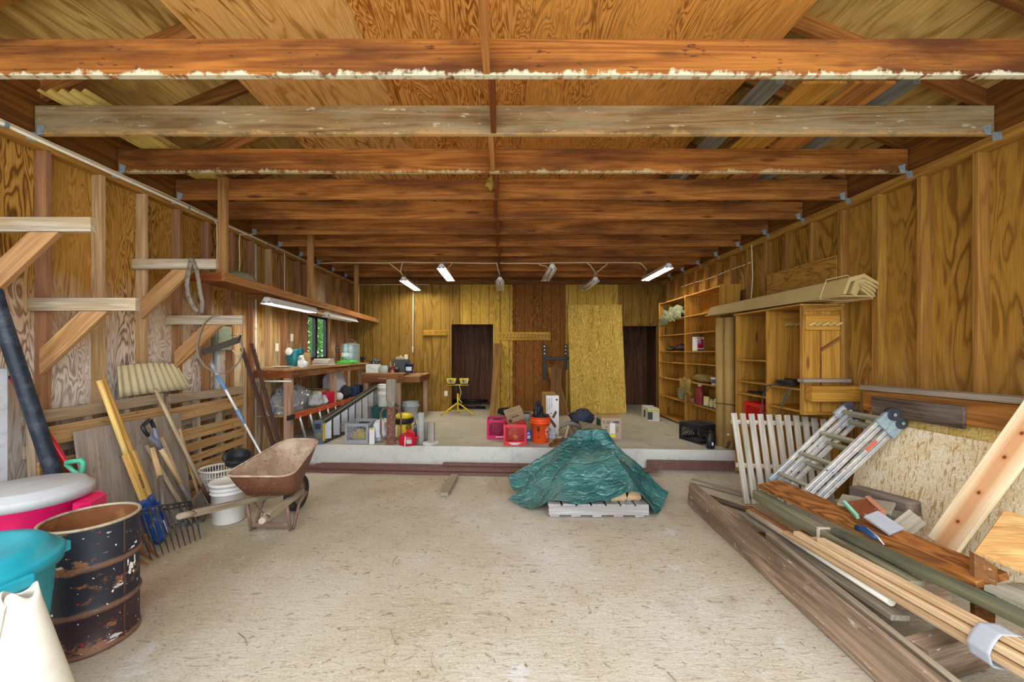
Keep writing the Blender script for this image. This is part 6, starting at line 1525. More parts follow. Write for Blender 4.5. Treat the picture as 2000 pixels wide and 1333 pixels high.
blob('dark_bag', 'speckled dark bundle at the far end of the left bay shelf', 'bundle', (SXF + .14, 7.95, ZL[4]), .07, (1, 1.8, .7), plain('speckled_olive', '4c4630', .7, 0, .6, 30), 4.2, .3, .1, 6, floor=ZL[4] + .002)
M['paperbag'] = plain('olive_paper_bag', '93793f', .8, 0, .2, 5, dirt='6f5a2c', dirt_amt=.4)
blob('paper_sack', 'folded brown paper sack lying on the middle shelf of the tall unit', 'sack', (SXF + .15, 6.62, ZL[2]), .15, (.75, 2.1, .55), M['paperbag'], 6.5, .2, .25, 4, floor=ZL[2] + .002)
cloth_drape('paper_sack', 'torn end of a brown paper sack drooping over the shelf edge', 'sack', (WX(1329, 742, SXF + .02), WX(1352, 747, SXF + .0), WX(1350, 772, SXF - .03), WX(1333, 766, SXF - .04)), M['paperbag'], 8, .004)
wt_ = thing('white_tub', 'small white tub beside the brown paper sack on the tall shelf', 'tub', (SXF + .05, 6.12, ZL[2] + .001))
b = MB(); b.lathe([(.045, 0), (.055, .10), (.06, .102), (.06, .12), (0, .122)], (0, 0, 0), 24); b.build('tub_body', M['whiteplast'], wt_)
b = MB(); b.lathe([(.0482, .03), (.0545, .09)], (0, 0, 0), 24); b.f = [f for f in b.f if len(f) == 4][12:20]; b.m = b.m[:8]; b.sm = b.sm[:8]; b.build('printed_label', greyp, wt_)
b = MB(); b.bx(-.06, .06, -.03, .03, 0, .19); place(b, 'yellow_carton', plain('mustard_box', 'c99a26', .6, 0, .1), 'small mustard yellow box at the right end of the middle shelf', 'box', (SXF + .08, 5.955, ZL[2] + .001))
rj = thing('red_jug', 'dull red plastic jug with a white cap on the lower shelf of the tall unit', 'jug', (SXF + .07, 6.62, ZL[1] + .001))
b = MB(); b.lathe([(.075, 0), (.08, .01), (.07, .2), (.05, .29), (.03, .31), (0, .312)], (0, 0, 0), 24, None, 0, True, .8, 1.1); b.build('jug_body', plain('dull_red', '8c2a30', .5, 0, .12, 8), rj)
b = MB(); b.lathe([(.032, .312), (.03, .35), (0, .352)], (0, 0, 0), 16); b.build('cap', M['whiteplast'], rj)
b = MB(); b.lathe([(.05, 0), (.055, .01), (.055, .09), (.04, .1), (0, .1)], (0, 0, 0), 20); place(b, 'small_jar', plain('brown_red_jar', '8a5a48', .4, 0, .2, 10), 'small reddish jar left of the red jug', 'jar', (SXF + .06, 6.86, ZL[1] + .001))
gb = MB(); gb.lathe([(.05, 0), (.07, .02), (.085, .12), (.075, .2), (.04, .25), (0, .26)], (0, 0, 0), 24); place(gb, 'glass_float', plain('grey_green_glass', '7c846a', .3, 0, .3, 6, dirt='4a5268', dirt_amt=.6), 'rounded grey green bottle on the lower shelf of the left bay', 'bottle', (SXF + .08, 7.28, ZL[1] + .001))
rr = random.Random(21)
for k in range(9):
    b = MB(); w_, h_ = rr.uniform(.05, .09), rr.uniform(.09, .17)
    b.box((0, 0, h_ / 2), (.035, w_, h_))
    place(b, 'parts_packet', M['paper'] if k % 3 else M['paper3'], 'white and cream packets heaped on the lower shelf right of the red jug', 'packet', (SXF + .05 + .06 * (k % 3), 6.08 + .048 * k, ZL[1] + .02), rr.uniform(-.5, .5), 'packets on the lower shelf', .004)
b = MB(); b.bx(-.09, .09, -.22, .22, 0, .018); place(b, 'flat_tray', M['feltgrey'], 'flat dark tray under the packets on the lower shelf', 'tray', (SXF + .10, 6.27, ZL[1] + .001))
bn_ = MB(); bn_.box((0, 0, .06), (.2, .34, .12), None, 0, (1.06, 1.05)); place(bn_, 'clear_bin', plain('smoky_plastic', '7d8a90', .25, 0, .15), 'smoky clear plastic bin at the bottom of the tall shelf', 'bin', (SXF + .14, 6.62, ZF + .062), 0, None, .012)
# black crate and bottle
crate('black milk crate upside down on the slab before the tall shelf', (2.975, 5.98, ZF), M['black_plast'], (.335, .42, .275), .32, 'plastic milk crates', True)
ol_ = thing('oil_bottle', 'black oil bottle at the slab edge beside the black crate', 'bottle', (W(1388, 878, 5.50).x, 5.50, ZF))
b = MB(); b.lathe([(.05, 0), (.055, .01), (.055, .15), (.03, .2), (.018, .21), (.018, .235), (.022, .236), (.022, .255), (0, .256)], (0, 0, 0), 20, None, 0, True, 1, .7); b.build('bottle_body', M['black_plast'], ol_)
MB().box((.005, -.0405, .075), (.022, .003, .045)).build('label', M['whitelabel'], ol_)
# carpet / cardboard tubes bound with cord
M['tubecard'] = plain('tan_cardboard_tube', 'b08f52', .8, 0, .1, 5, dirt='967438', dirt_amt=.4)
for k, (px, y, r_, zt, lab) in enumerate(((1409, 5.66, .075, 2.128, 'tall tan cardboard roll standing beside the tall shelf, left of the tied pair'), (1425, 5.50, .068, 2.122, 'tall tan cardboard roll standing beside the tall shelf, right of the tied pair'))):
    x = W(px, 0, y).x
    b = MB(); b.lathe([(r_, 0), (r_, zt - ZF), (r_ - .012, zt - ZF), (r_ - .014, .01), (0, .01)], (0, 0, 0), 28)
    place(b, 'cardboard_roll', M['tubecard'], lab, 'roll', (x, y, ZF), 0, 'cardboard rolls tied by the shelf')
x0_ = 3.171
b = MB(); b.tube([(x0_ + math.cos(a) * .112, 5.582 + math.sin(a) * .175, .90 + .008 * math.sin(2 * a)) for a in [2 * PI * k / 28 for k in range(28)]], .006, 6, 0, True); tag(b.build('cord_tie', M['darkbar']), 'dark cord tying the two cardboard rolls together', 'cord tie')
rs_ = thing('rusty_iron', 'rusty iron tool leaning in the gap between the rolls and the picket fence', 'iron', (W(1427, 880, 5.4).x, 5.4, ZF))
MB().tube([W(1420, 876, 5.44), W(1426, 858, 5.46), W(1434, 836, 5.5)], [.02, .02, .01], 8).build('bar', M['rustdark'], rs_, world=True)
MB().cyl(W(1421, 850, 5.42), W(1423, 849, 5.40), .012, 8).build('ring', M['enamel'], rs_, world=True)
# second shelf unit
S2 = 3.12
su2 = thing('open_cabinet', 'yellow pine open cabinet on the right wall under the long cardboard bundle', 'cabinet', (3.35, 4.7, .02))
T2Z = 2.125
for yy, zb in ((4.11, .98), (4.645, .03), (5.26, .03)):
    MB().bx(S2, XR - .004, yy - .02, yy, zb, T2Z).build('side_panel', M['shelfy'], su2, world=True, bevel=.002)
MB().bx(S2 - .02, XR - .004, 4.08, 5.27, T2Z + .001, T2Z + .022).build('top_panel', M['shelfy'], su2, world=True, bevel=.002)
MB().bx(XR - .016, XR - .006, 4.112, 5.238, .3, T2Z - .001).build('back_panel', M['shelfy'], su2, world=True)
for z, bay in ((1.54, 0), (1.26, 0), (1.10, 0), (.70, 0), (1.25, 1), (1.02, 1)):
    a, c_ = ((4.647, 5.238), (4.112, 4.623))[bay]
    MB().bx(S2 + .01, XR - .018, a, c_, z - .02, z).build('shelf', M['shelfy'], su2, world=True)
for yy in (4.085,):
    for a, c_ in ((S2, S2 + .022), (XR - .045, XR - .01)): MB().bx(a, c_, yy - .014, yy + .002, .98, T2Z).build('edge_batten', M['plate'], su2, world=True)
    MB().bx(S2 + .022, XR - .045, yy - .014, yy + .002, T2Z - .055, T2Z - .01).build('edge_batten', M['plate'], su2, world=True)
    MB().bx(S2 + .022, XR - .045, yy - .014, yy + .002, .98, 1.01).build('edge_batten', M['plate'], su2, world=True)
M['palew'] = wood('pale_slot_wood', 'e0c384', 'b8934e', K=3, knots=0, tint=.05)
for x0, x1, yy, zc, n in ((S2 + .03, XR - .06, 4.08, 1.93, 5),):
    MB().bx(x0, x1, yy - .012, yy + .004, zc - .06, zc + .10).build('rack_board', M['shelfy'], su2, world=True)
    for k in range(n):
        u = x0 + .045 + (x1 - x0 - .05) * k / (n - .6)
        MB().beam((u - .03, yy - .03, zc - .012), (u + .035, yy - .03, zc + .012), .03, .022).build('rack_finger', M['palew'], su2, world=True, bevel=.004)
MB().bx(S2 + .18, XR - .02, 4.60, 4.622, 1.94, T2Z - .01).build('rack_board', M['shelfy'], su2, world=True)
for k in range(4):
    u = S2 + .22 + .055 * k
    MB().beam((u - .022, 4.585, 1.955), (u + .03, 4.585, 1.975), .03, .022).build('rack_finger', M['palew'], su2, world=True, bevel=.004)
MB().beam((S2 + .20, 4.078, 1.66), (XR - .03, 4.078, 1.80), .012, .03).build('diagonal_cleat', M['benchrail'], su2, world=True)
MB().bx(S2 + .195, S2 + .21, 4.082, 4.094, .99, 1.9).build('centre_seam', M['benchrail'], su2, world=True)
lg = MB(); lg.bx(S2 - .04, XR + .0, 4.0, 4.09, 1.325, 1.36); tag(lg.build('ledge_board', M['greyply'], bevel=.004), 'weathered board lying across the near end of the open cabinet', 'board')
lg2 = MB(); lg2.bx(S2 + .03, XR + .08, 3.98, 4.075, 1.13, 1.29); tag(lg2.build('wide_board', M['shelfy'], bevel=.003), 'wide yellow knotty board fixed below the weathered one on the cabinet end', 'board')
crate('red milk crate in the lower left bay of the open cabinet', (3.32, 4.945, .702), plain('bright_red_crate', 'd3241c', .45, 0, .08, 8), (.335, .335, .29), 0)
b = MB()
for k in range(3):
    b.tube([V((3.10 - .02 * k, 4.45 - .05 * k, 1.27)), V((3.08, 4.5 + .06 * k, 1.24)), V((3.065, 4.62, 1.12 - .04 * k)), V((3.06, 4.60 + .04 * k, .93 - .03 * k)), V((3.07, 4.45, .86)), V((3.07, 4.33, 1.0)), V((3.09, 4.25 - .04 * k, 1.26))], .004, 6)
for k in range(2): b.tube([V((3.07, 4.55 + .1 * k, .92)), V((3.06, 4.56 + .1 * k, .75)), V((3.07, 4.54 + .1 * k, .62))], .004, 6)
tag(b.build('cable_coil', plain('grey_cable', '4e4b42', .5, 0, .2, 10)), 'loose loops of grey cable hanging from the open cabinet shelf', 'cable')
b = MB(); b.tube([V((3.2 + .09 * math.cos(a * .6), 4.4 + .14 * math.sin(a * .6), 1.262 + .002 * a)) for a in range(34)], .009, 6); tag(b.build('coiled_cable', M['black_plast']), 'black cord coiled on the open cabinet shelf', 'cord coil')
b = MB(); b.bx(-.12, .12, -.2, .2, 0, .02); place(b, 'dark_tray', M['black_plast'], 'dark flat tray on the shelf above the red crate', 'tray', (3.33, 4.94, 1.101))
# long flat cardboard bundle on top
cbn = thing('cardboard_bundle', 'long bundle of folded tan cardboard tied with string on the open cabinet', 'cardboard', (3.3, 4.6, T2Z + .025))
M['cardb'] = plain('tan_folded_card', 'b79f66', .8, 0, .1, 4, dirt='9a8248', dirt_amt=.3)
pA, pB = V((3.33, 3.62, 2.232)), V((3.20, 5.87, 2.242))
dB = (pB - pA).normalized(); sB = V((1, 0, 0)); sB = (sB - dB * sB.dot(dB)).normalized(); uB = dB.cross(sB) * -1
uB = V((0, 0, 1))
for k in range(5):
    f0 = .5 - k * .055; off = V((.035 * k - .02, -.005 * k, .0))
    sec = [(-.19 + .03 * k, -.055 + .006 * k), (-.13 + .03 * k, .045 + .012 * k), (.02, .07 - .004 * k), (.16, .02 - .012 * k), (.17, .0 - .012 * k), (.02, .045 - .006 * k), (-.11 + .03 * k, .02 + .008 * k), (-.16 + .03 * k, -.055 + .006 * k)]
    if k: sec = [(x * .82 + .03, z * .8 - .01 * k) for x, z in sec]
    n_ = len(sec); vs = []
    for j, u in enumerate((0.0 + .006 * k, .3, .7, 1 - .03 * k)):
        p = pA.lerp(pB, u); tp = 1 - .25 * u
        vs += [p + sB * (x * tp) + uB * ((z + .055) * tp * 1.55 - .055) for x, z in sec]
    fs = [(j * n_ + i, j * n_ + (i + 1) % n_, (j + 1) * n_ + (i + 1) % n_, (j + 1) * n_ + i) for j in range(3) for i in range(n_)] + [tuple(range(n_)), tuple(3 * n_ + i for i in range(n_))]
    b = MB(); b.add(vs, fs); b.build('folded_sheet', M['cardb'], cbn, world=True)
b = MB(); b.beam(pA + V((.0, .05, -.062)), pB + V((0, 0, -.062)), .36, .014); b.build('bottom_sheet', M['cardb'], cbn, world=True)
q = pA.lerp(pB, .10)
MB().tube([q + V((-.20, 0, -.07)), q + V((-.16, -.03, .115)), q + V((.02, -.06, .155)), q + V((.19, -.02, .05)), q + V((.19, 0, -.075)), q + V((0, .03, -.08))], .003, 6, 0, True).build('string', M['cable'], cbn, world=True)
# plywood band over the studs
b = MB(); b.bx(XR - .014, XR - .002, 4.17, 5.28, 2.16, 2.68); tag(b.build('plywood_band', M['wallR2']), 'strip of plywood nailed over the right wall studs above the cardboard bundle', 'plywood strip')
# ============================ right foreground ================================================
M['ledger'] = wood('orange_beam', 'c2843c', '87511c', K=5, knots=.5, stain='6a4630', stain_amt=.4, tint=.05)
M['ledgerd'] = wood('charred_plank', '6a5a4c', '3a2e28', K=6, knots=.3, stain='97877a', stain_amt=.5, tint=.05)
M['greyplank'] = wood('silver_grey_plank', 'b0a594', '857a68', K=5, knots=.3, stain='968a74', stain_amt=.5, tint=.15)
tag(MB().beam((3.49, 2.2, 1.20), (3.49, 3.72, 1.185), .13, .19).build('wall_beam', M['ledger'], bevel=.006), 'thick orange brown timber lying level along the right wall above the strand board', 'timber')
tag(MB().beam((3.455, 2.2, 1.327), (3.47, 3.70, 1.305), .19, .042, (0, 0, 1)).build('top_plank', M['greyplank'], bevel=.004), 'grey plank lying flat on the orange timber along the right wall', 'plank')
tag(MB().beam((3.409, 2.88, 1.155), (3.409, 3.60, 1.15), .025, .17).build('charred_plank', M['ledgerd'], bevel=.004), 'dark weathered plank set against the orange timber on the right wall', 'plank')
def osb_mat(name, a, b_, c_):
    g = G(name)
    v1 = g.n('ShaderNodeTexVoronoi'); v1.feature = 'F1'
    warp = g.noise(g.mp((7, 7, 7)), 1, 3)
    m = g.mp((13, 22, 22))
    add = g.n('ShaderNodeVectorMath'); add.operation = 'ADD'; g.t.links.new(m, add.inputs[0])
    cv = g.n('ShaderNodeTexNoise'); g.t.links.new(g.mp((9, 9, 9)), cv.inputs['Vector']); cv.inputs['Detail'].default_value = 3
    sc_ = g.n('ShaderNodeVectorMath'); sc_.operation = 'SCALE'; sc_.inputs['Scale'].default_value = 6; g.t.links.new(cv.outputs['Color'], sc_.inputs[0])
    g.t.links.new(sc_.outputs[0], add.inputs[1])
    g.t.links.new(add.outputs[0], v1.inputs['Vector']); v1.inputs['Scale'].default_value = 1
    sepc = g.n('ShaderNodeSeparateColor'); g.t.links.new(v1.outputs['Color'], sepc.inputs[0])
    col = g.ramp(sepc.outputs[0], [(0, C(a)), (.5, C(b_)), (1, C(c_))])
    big = g.noise(g.mp((1.5, 1.5, 1.5)), 1, 4); streak = g.noise(g.mp((40, 9, 9), loc=(3, 0, 0)), 1, 3, .6, 1.5)
    col = g.mix(g.mr(streak, .54, .62, 0, .75), col, C('b5813a'))
    col = g.mix(g.mr(streak, .38, .26, 0, .7), col, C('f3ead2'))
    col = g.mix(g.mr(big, .56, .72, 0, .35), col, C('c0984f'))
    g.bump(v1.outputs['Distance'], .25, .003)
    return g.fin(col, .8, 0, .2)
M['osb'] = osb_mat('strand_board_pale', 'e0c996', 'ecdcb4', 'f6ecd6'); M['osby'] = osb_mat('strand_board_yellow', 'cfa850', 'dcbd6c', 'e6cf90')
def sheet(name, label, b0, b1, topx, topz, L, th, mat, cat):
    pass
ub = V((.2, 0, .98)).normalized()
b = MB(); c0 = V((3.28, 2.56, .02)); b.box(c0 + ub * .545, (2.30, 1.09, .011), Matrix((V((0, 1, 0)), ub, V((0, 1, 0)).cross(ub))).transposed()); tag(b.build('strand_board', M['osby']), 'yellow strand board sheet leaning on the right wall, the rear one of two', 'strand board')
b = MB(); c1 = V((3.238, 2.56, .02)); b.box(c1 + ub * .50, (2.28, 1.0, .011), Matrix((V((0, 1, 0)), ub, V((0, 1, 0)).cross(ub))).transposed()); tag(b.build('strand_board', M['osb']), 'pale strand board sheet leaning on the right wall, the front one of two', 'strand board')
# picket fence panel
M['picket'] = wood('whitewashed_picket', 'd6d0c4', 'aca491', K=4, knots=.1, stain='a8906c', stain_amt=.35, tint=.06)
fn_ = thing('picket_fence', 'section of whitewashed picket fence leaning before the open cabinet', 'fence', (3.0, 4.3, 0))
for k in range(11):
    u = k / 10
    xb = 2.60 + .88 * u; xt = 2.57 + .92 * u
    p0 = V((xb, 4.17 - .04 * u, .012)); p1 = V((xt, 4.36 - .10 * u, .955 - .02 * u))
    if k in (8, 9, 10): p1.z -= .01 * (k - 7)
    MB().beam(p0, p1, .062, .014, (0, 1, 0)).build('picket', M['picket'], fn_, world=True, bevel=.002)
for z in (.40, .86):
    y_ = 4.17 + .19 * (z / .955) + .018
    MB().beam((2.54, y_, z), (3.46, y_ - .07, z - .02), .018, .045).build('rail', M['picket'], fn_, world=True)
# folded aluminium ladder
ld_ = thing('folding_ladder', 'folded aluminium articulated ladder leaning over the lumber onto the right wall', 'ladder', (2.75, 3.5, .4))
dl = V((.75, 0, .72)).normalized(); nl = V((-dl.z, 0, dl.x)); base0 = V((2.553, 0, .412))
Lr = 1.0
M['rungm'] = plain('ribbed_rung', 'a9a690', .5, .4, .15, 30, dirt='8d8a72', dirt_amt=.4)
for k in range(4):
    off = nl * (-.054 * k) + dl * (.03 * (k % 2) - .012 * k)
    for yy in (3.74 - .015 * (k % 2), 3.345 + .015 * (k % 2)):
        a = base0 + off + V((0, yy, 0)); e = a + dl * Lr
        MB().beam(a + dl * .05, e, .03, .034, nl).build('rail', M['alu_worn'], ld_, world=True, bevel=.005)
        MB().beam(a - dl * .01, a + dl * .06, .036, .047, nl).build('foot', M['galv'], ld_, world=True, bevel=.006)
    for q in (.10, .38, .66, .95):
        a = base0 + off + dl * (Lr * q)
        MB().beam(a + V((0, 3.36, 0)), a + V((0, 3.725, 0)), .032, .03, nl).build('rung', M['rungm'], ld_, world=True, bevel=.006)
M['hingem'] = plain('dark_hinge_steel', '4a4f58', .45, .5, .3, 16, dirt='8a8478', dirt_amt=.5)
for yy in (3.755, 3.33):
    for k in (0, 2):
        c_ = base0 + dl * (Lr + .03) + nl * (-.025 - .05 * k) + V((0, yy, 0))
        s_ = 1 if yy > 3.5 else -1
        MB().cyl(c_ + V((0, -.022, 0)), c_ + V((0, .022, 0)), .052, 24).build('hinge', M['hingem'], ld_, world=True)
        for j in (0, 1):
            MB().beam(c_ - dl * .14 + nl * (.03 - .06 * j), c_ + nl * (.03 - .06 * j) * .6, .03, .055, nl).build('hinge_arm', M['galv'], ld_, world=True, bevel=.004)
        MB().cyl(c_ + V((0, .03 * s_, 0)), c_ + V((0, .034 * s_, 0)), .014, 12).build('pivot', M['galv'], ld_, world=True)
c_ = base0 + nl * (-.10) + dl * (Lr * .72) + V((0, 3.345 - .014, 0))
MB().box(c_ + V((0, -.001, 0)), (.12, .002, .032), Matrix((dl, V((0, 1, 0)), dl.cross(V((0, 1, 0))))).transposed()).build('red_label', plain('faded_red_label', 'd06a58', .5, 0, .3, 60), ld_, world=True)
# ---- lumber pile -----------------------------------------------------------------------------
M['oldplank'] = wood('old_barn_plank', 'b59c82', '7a6450', K=5, knots=.5, stain='5f4c3f', stain_amt=.65, ssc=.8, tint=.05, blot='cabfae')
M['oldplank2'] = wood('old_plank_grey', 'b3a48e', '887862', K=5, knots=.3, stain='8a7860', stain_amt=.5, tint=.1)
M['greent'] = wood('treated_green_wood', 'a0997c', '726e54', K=5, knots=.2, stain='7c8268', stain_amt=.5, tint=.1)
M['greend'] = wood('dark_green_board', '6b6f5c', '474c42', K=6, knots=.2, stain='857f58', stain_amt=.5, tint=.05)
M['flame'] = wood('flame_grained_board', 'b8773a', '3a1d0a', sx=1.7, sy=7, K=7, p=1.0, knots=.7, fiber=.15, tint=.05)
M['cedar'] = wood('fresh_cedar_trim', 'e8cca4', 'c79a66', K=4, knots=.15, tint=.18, sx=.4)
M['pine'] = None
def lum(name, label, p0, p1, w, h, mat, up=(0, 0, 1), group='lumber piled along the right wall', cat='board', bevel=.004):
    return board(name, label, cat, p0, p1, w, h, mat, up, group, bevel)
lum('heavy_plank', 'long heavy brown plank on edge at the outer side of the lumber pile', (2.005, 4.19, .118), (1.845, 1.35, .122), .05, .232, M['oldplank'], (.08, 0, 1))
lum('heavy_plank', 'grey plank on edge directly behind the long heavy brown plank', (2.10, 3.1, .10), (1.945, 1.35, .104), .045, .20, M['oldplank2'], (.05, 0, 1))
lum('sleeper', 'short timber block under the taped cedar sticks, near the camera end', (2.055, 1.94, .10), (2.5, 2.06, .10), .1, .18, M['oldplank'])
lum('sleeper', 'grey timber lying under the pile at the near right end', (2.05, 1.58, .09), (2.55, 1.70, .09), .12, .17, M['greyplank'])
lum('sleeper', 'timber block under the far end of the pile', (2.10, 3.25, .06), (2.75, 3.30, .06), .1, .11, M['benchrail'])
lum('grey_board', 'grey board lying flat at the far left of the pile beside the heavy plank', (2.215, 3.60, .145), (2.14, 2.1, .205), .10, .03, M['greyplank'])
lum('fence_board', 'short reddish board with a pale end beside the green timber', (2.26, 3.62, .19), (2.225, 2.75, .225), .07, .04, M['benchrail'])
tag(MB().cyl((2.195, 3.50, .205), (2.14, 2.15, .26), .022, 16).build('white_pipe', M['white_pvc']), 'white plastic pipe lying among the boards of the lumber pile', 'pipe')
lum('green_timber', 'pale green treated timber with a plastic tie lying along the pile', (2.375, 3.66, .30), (2.315, 2.18, .315), .085, .085, M['greent'])
tag(MB().beam((2.3425, 2.86, .308), (2.3415, 2.835, .308), .094, .094).build('plastic_tie', M['white_pvc']), 'white plastic tie wrapped round the pale green timber', 'tie')
lum('dark_green_board', 'dark green board lying in the middle of the pile', (2.36, 2.75, .385), (2.42, 1.55, .415), .12, .035, M['greend'])
lum('flame_board', 'brown board with dark flame grain lying on top of the pile', (2.44, 3.60, .42), (2.535, 2.02, .455), .19, .04, M['flame'], (-.25, 0, 1))
lum('green_board', 'grey green board lying beside the flame grained one at the back of the pile', (2.64, 3.2, .36), (2.66, 2.2, .385), .11, .04, M['greent'])
lum('mauve_board', 'thin grey pink board at the back edge of the pile', (2.76, 3.0, .34), (2.77, 2.25, .37), .08, .03, M['greyplank'])
# ribbed decking offcut
gdk = MB(); gdk.beam((2.56, 2.0, .44), (2.62, 1.35, .455), .22, .03)
dk = tag(gdk.build('decking_board', wood('ribbed_decking', 'b3ad98', '8f8a76', K=4, knots=0, tint=.05), bevel=.003), 'pale grey ribbed decking board at the near right end of the pile', 'board')
# cedar sticks with plastic wrap
cw = [(0, 0), (.057, 0), (.114, .0), (.022, .037), (.082, .037), (.05, .074)]
for k, (dx, dz) in enumerate(cw):
    y0 = 2.95 - .06 * (k % 3) - .03 * k
    a = V((2.125 + dx, y0, .276 + dz)); e = V((2.14 + dx * 1.12, 1.50 + .015 * k, .325 + dz * 1.05))
    o = MB().beam(a, e, .052, .032).build('cedar_stick', M['cedar'], bevel=.006 if k else .012)
    tag(o, ('lowest outer stick of the taped cedar bundle', 'lower middle stick of the taped cedar bundle', 'lower inner stick of the taped cedar bundle, against the green board', 'middle layer outer stick of the taped cedar bundle', 'middle layer inner stick of the taped cedar bundle', 'topmost stick of the taped cedar bundle')[k], 'stick', 'cedar trim sticks taped in a bundle')
M['wrap'] = plain('cloudy_stretch_wrap', 'c4cad2', .25, 0, .1, 14, alpha=.6)
b = MB()
def wrapf(u, v):
    y_ = 1.755 - .085 * v + .02 * math.sin(6 * u); s_ = (2.9 - y_) / 1.4
    prof = [(-.033, -.02), (-.033, .02), (-.008, .055), (.02, .092), (.085, .092), (.112, .056), (.145, .022), (.145, -.02), (.06, -.024)]
    i = u * len(prof); j = int(i) % len(prof); f_ = i - int(i)
    p = V((*prof[j], 0)).lerp(V((*prof[(j + 1) % len(prof)], 0)), f_)
    return (2.1365 + p.x * 1.13, y_, .3125 + p.y * 1.1)
b.grid(wrapf, 54, 6, wrapu=True)
tag(b.build('plastic_wrap', M['wrap'], solid=.002), 'band of cloudy plastic wrap round the cedar stick bundle', 'wrap')
# leaning pine board and propped plywood
def pine_mat():
    g = G('pink_heart_pine')
    x = g.sep()
    n = g.noise(g.mp((.9, 6, 6)), 1, 3)
    h = g.ma('ADD', g.ma('ABSOLUTE', x[1]), g.ma('MULTIPLY', g.ma('SUBTRACT', n, .5), .05))
    col = g.ramp(h, [(.02, C('cf9a6c')), (.045, C('e6c89c')), (.08, C('f0dcb8'))])
    fb = g.noise(g.mp((3, 130, 60)), 1, 3)
    col = g.mix(g.mr(fb, .45, .7, 0, .35), col, C('c8915c'))
    vn = g.n('ShaderNodeTexVoronoi'); vn.voronoi_dimensions = '1D'; g.put(vn.inputs['W'], g.ma('MULTIPLY', x[0], 4.6)); vn.inputs['Scale'].default_value = 1; vn.inputs['Randomness'].default_value = .5; kd = vn.outputs['Distance']
    kk = g.ma('SQRT', g.ma('ADD', g.ma('POWER', g.ma('MULTIPLY', kd, .2), 2.0), g.ma('POWER', g.ma('MULTIPLY', x[1], 1.3), 2.0)))
    col = g.mix(g.mr(kk, .03, .012, 0, .5), col, C('b86e42'))
    col = g.mix(g.mr(kk, .014, .008), col, C('7c3a1a'))
    return g.fin(col, .6)
b = MB(); b.oa = 2
pb0, pb1 = V((2.905, 2.58, .36)), V((3.20, 2.30, 1.34))
dpp = (pb1 - pb0).normalized(); yv = V((0, -1, 0)); yv = V((.25, -1, -.0)); yv = (yv - dpp * yv.dot(dpp)).normalized()
b.box((pb0 + pb1) / 2 + dpp * .09, ((pb1 - pb0).length + .18, .155, .036), Matrix((dpp, yv, dpp.cross(yv))).transposed())
tag(b.build('pine_board', pine_mat(), bevel=.004), 'fresh pale pine board with a pink heart leaning on the strand board', 'board')
M['cutply'] = wood('offcut_ply_face', 'e0b878', 'c08a4c', sx=1.2, sy=6, K=3, p=1.4, knots=.3, tint=.05)
b = MB()
A, B_, C_, D_ = W(1905, 1076, 1.99), W(1962, 996, 2.25), W(2090, 1040, 2.14), W(2060, 1140, 1.85)
n_ = (B_ - A).cross(D_ - A).normalized(); n_ = n_ if n_.z > 0 else -n_
b.prism([A, B_, C_, D_], -n_, .02)
o = tag(b.build('plywood_offcut', M['cutply'], bevel=.002), 'pale plywood offcut propped at the right edge in front of the pine board', 'plywood')
b = MB(); D2 = A.lerp(D_, .45); b.prism([A + V((.03, .03, -.03)), D2 + V((-.02, .03, -.03)), D2 + V((.05, .10, -.45)), A + V((.12, .10, -.45))], (.3, 1, 0), .03)
tag(b.build('prop_board', M['benchrail']), 'yellow board standing under the propped plywood offcut', 'board')
# odds and ends on the pile
M['redbrown'] = plain('red_brown_varnish', '7c452a', .4, 0, .25, 8, speck=('d8cabd', 60, .68))
M['mint'] = plain('mint_paint', '8fd4b6', .5, 0, .08); M['pinkw'] = wood('pinkish_stick', 'c98a68', 'a3684a', K=3, knots=0, tint=.05)
P0 = W(1685, 1003, 2.80)
sq = thing('varnished_block', 'red brown varnished block with a mint green edge on the lumber pile', 'block', P0)
Rb = rot(.25, -.3, -.35)
MB().box((0, 0, 0), (.12, .15, .03), Rb).build('block_face', M['redbrown'], sq, bevel=.003)
MB().box(Rb @ V((-.071, 0, .004)), (.02, .17, .035), Rb).build('mint_edge', M['mint'], sq, bevel=.002)
MB().box(Rb @ V((.077, .0, .008)), (.03, .18, .04), Rb).build('pink_stick', M['pinkw'], sq, bevel=.002)
lum('dark_log', 'dark weathered timber end lying at the back of the pile under the ladder', W(1668, 962, 3.2), W(1790, 997, 2.78), .12, .12, M['greend'].copy() if False else M['ledgerd'], (0, 0, 1), 'lumber piled along the right wall', 'timber', .02)
lum('grey_green_timber', 'grey green timber lying before the dark log at the back of the pile', W(1640, 985, 3.05), W(1792, 1024, 2.62), .10, .09, M['greent'], (0, 0, 1), 'lumber piled along the right wall', 'timber')
lum('pale_board', 'pale flat board with rounded end under the varnished block', W(1640, 992, 2.98), W(1745, 1012, 2.72), .13, .02, M['greyplank'], (-.2, -.5, 1))
lum('pale_offcut', 'square pale grey offcut standing on the pile right of the varnished block', W(1745, 1052, 2.62), W(1790, 1018, 2.62), .11, .045, M['greyplank'], (.3, -.7, .8))
lum('wedge_board', 'bluish grey board lying between the varnished block and the pale offcut', W(1700, 1016, 2.64), W(1752, 1052, 2.5), .12, .02, plain('bluish_grey_wood', 'a3a4a8', .7, 0, .2, 10), (-.2, -.3, 1))
bt_ = thing('blue_tool', 'blue and silver hand tool lying on the flame grained board', 'tool', W(1690, 1040, 2.45))
MB().tube([W(1673, 1031, 2.52), W(1690, 1036, 2.47), W(1710, 1050, 2.40), W(1716, 1055, 2.385)], [.02, .024, .02, .01], 10).build('grip', plain('dark_blue_grip', '223f63', .35, .1, .3, 16), bt_, world=True)
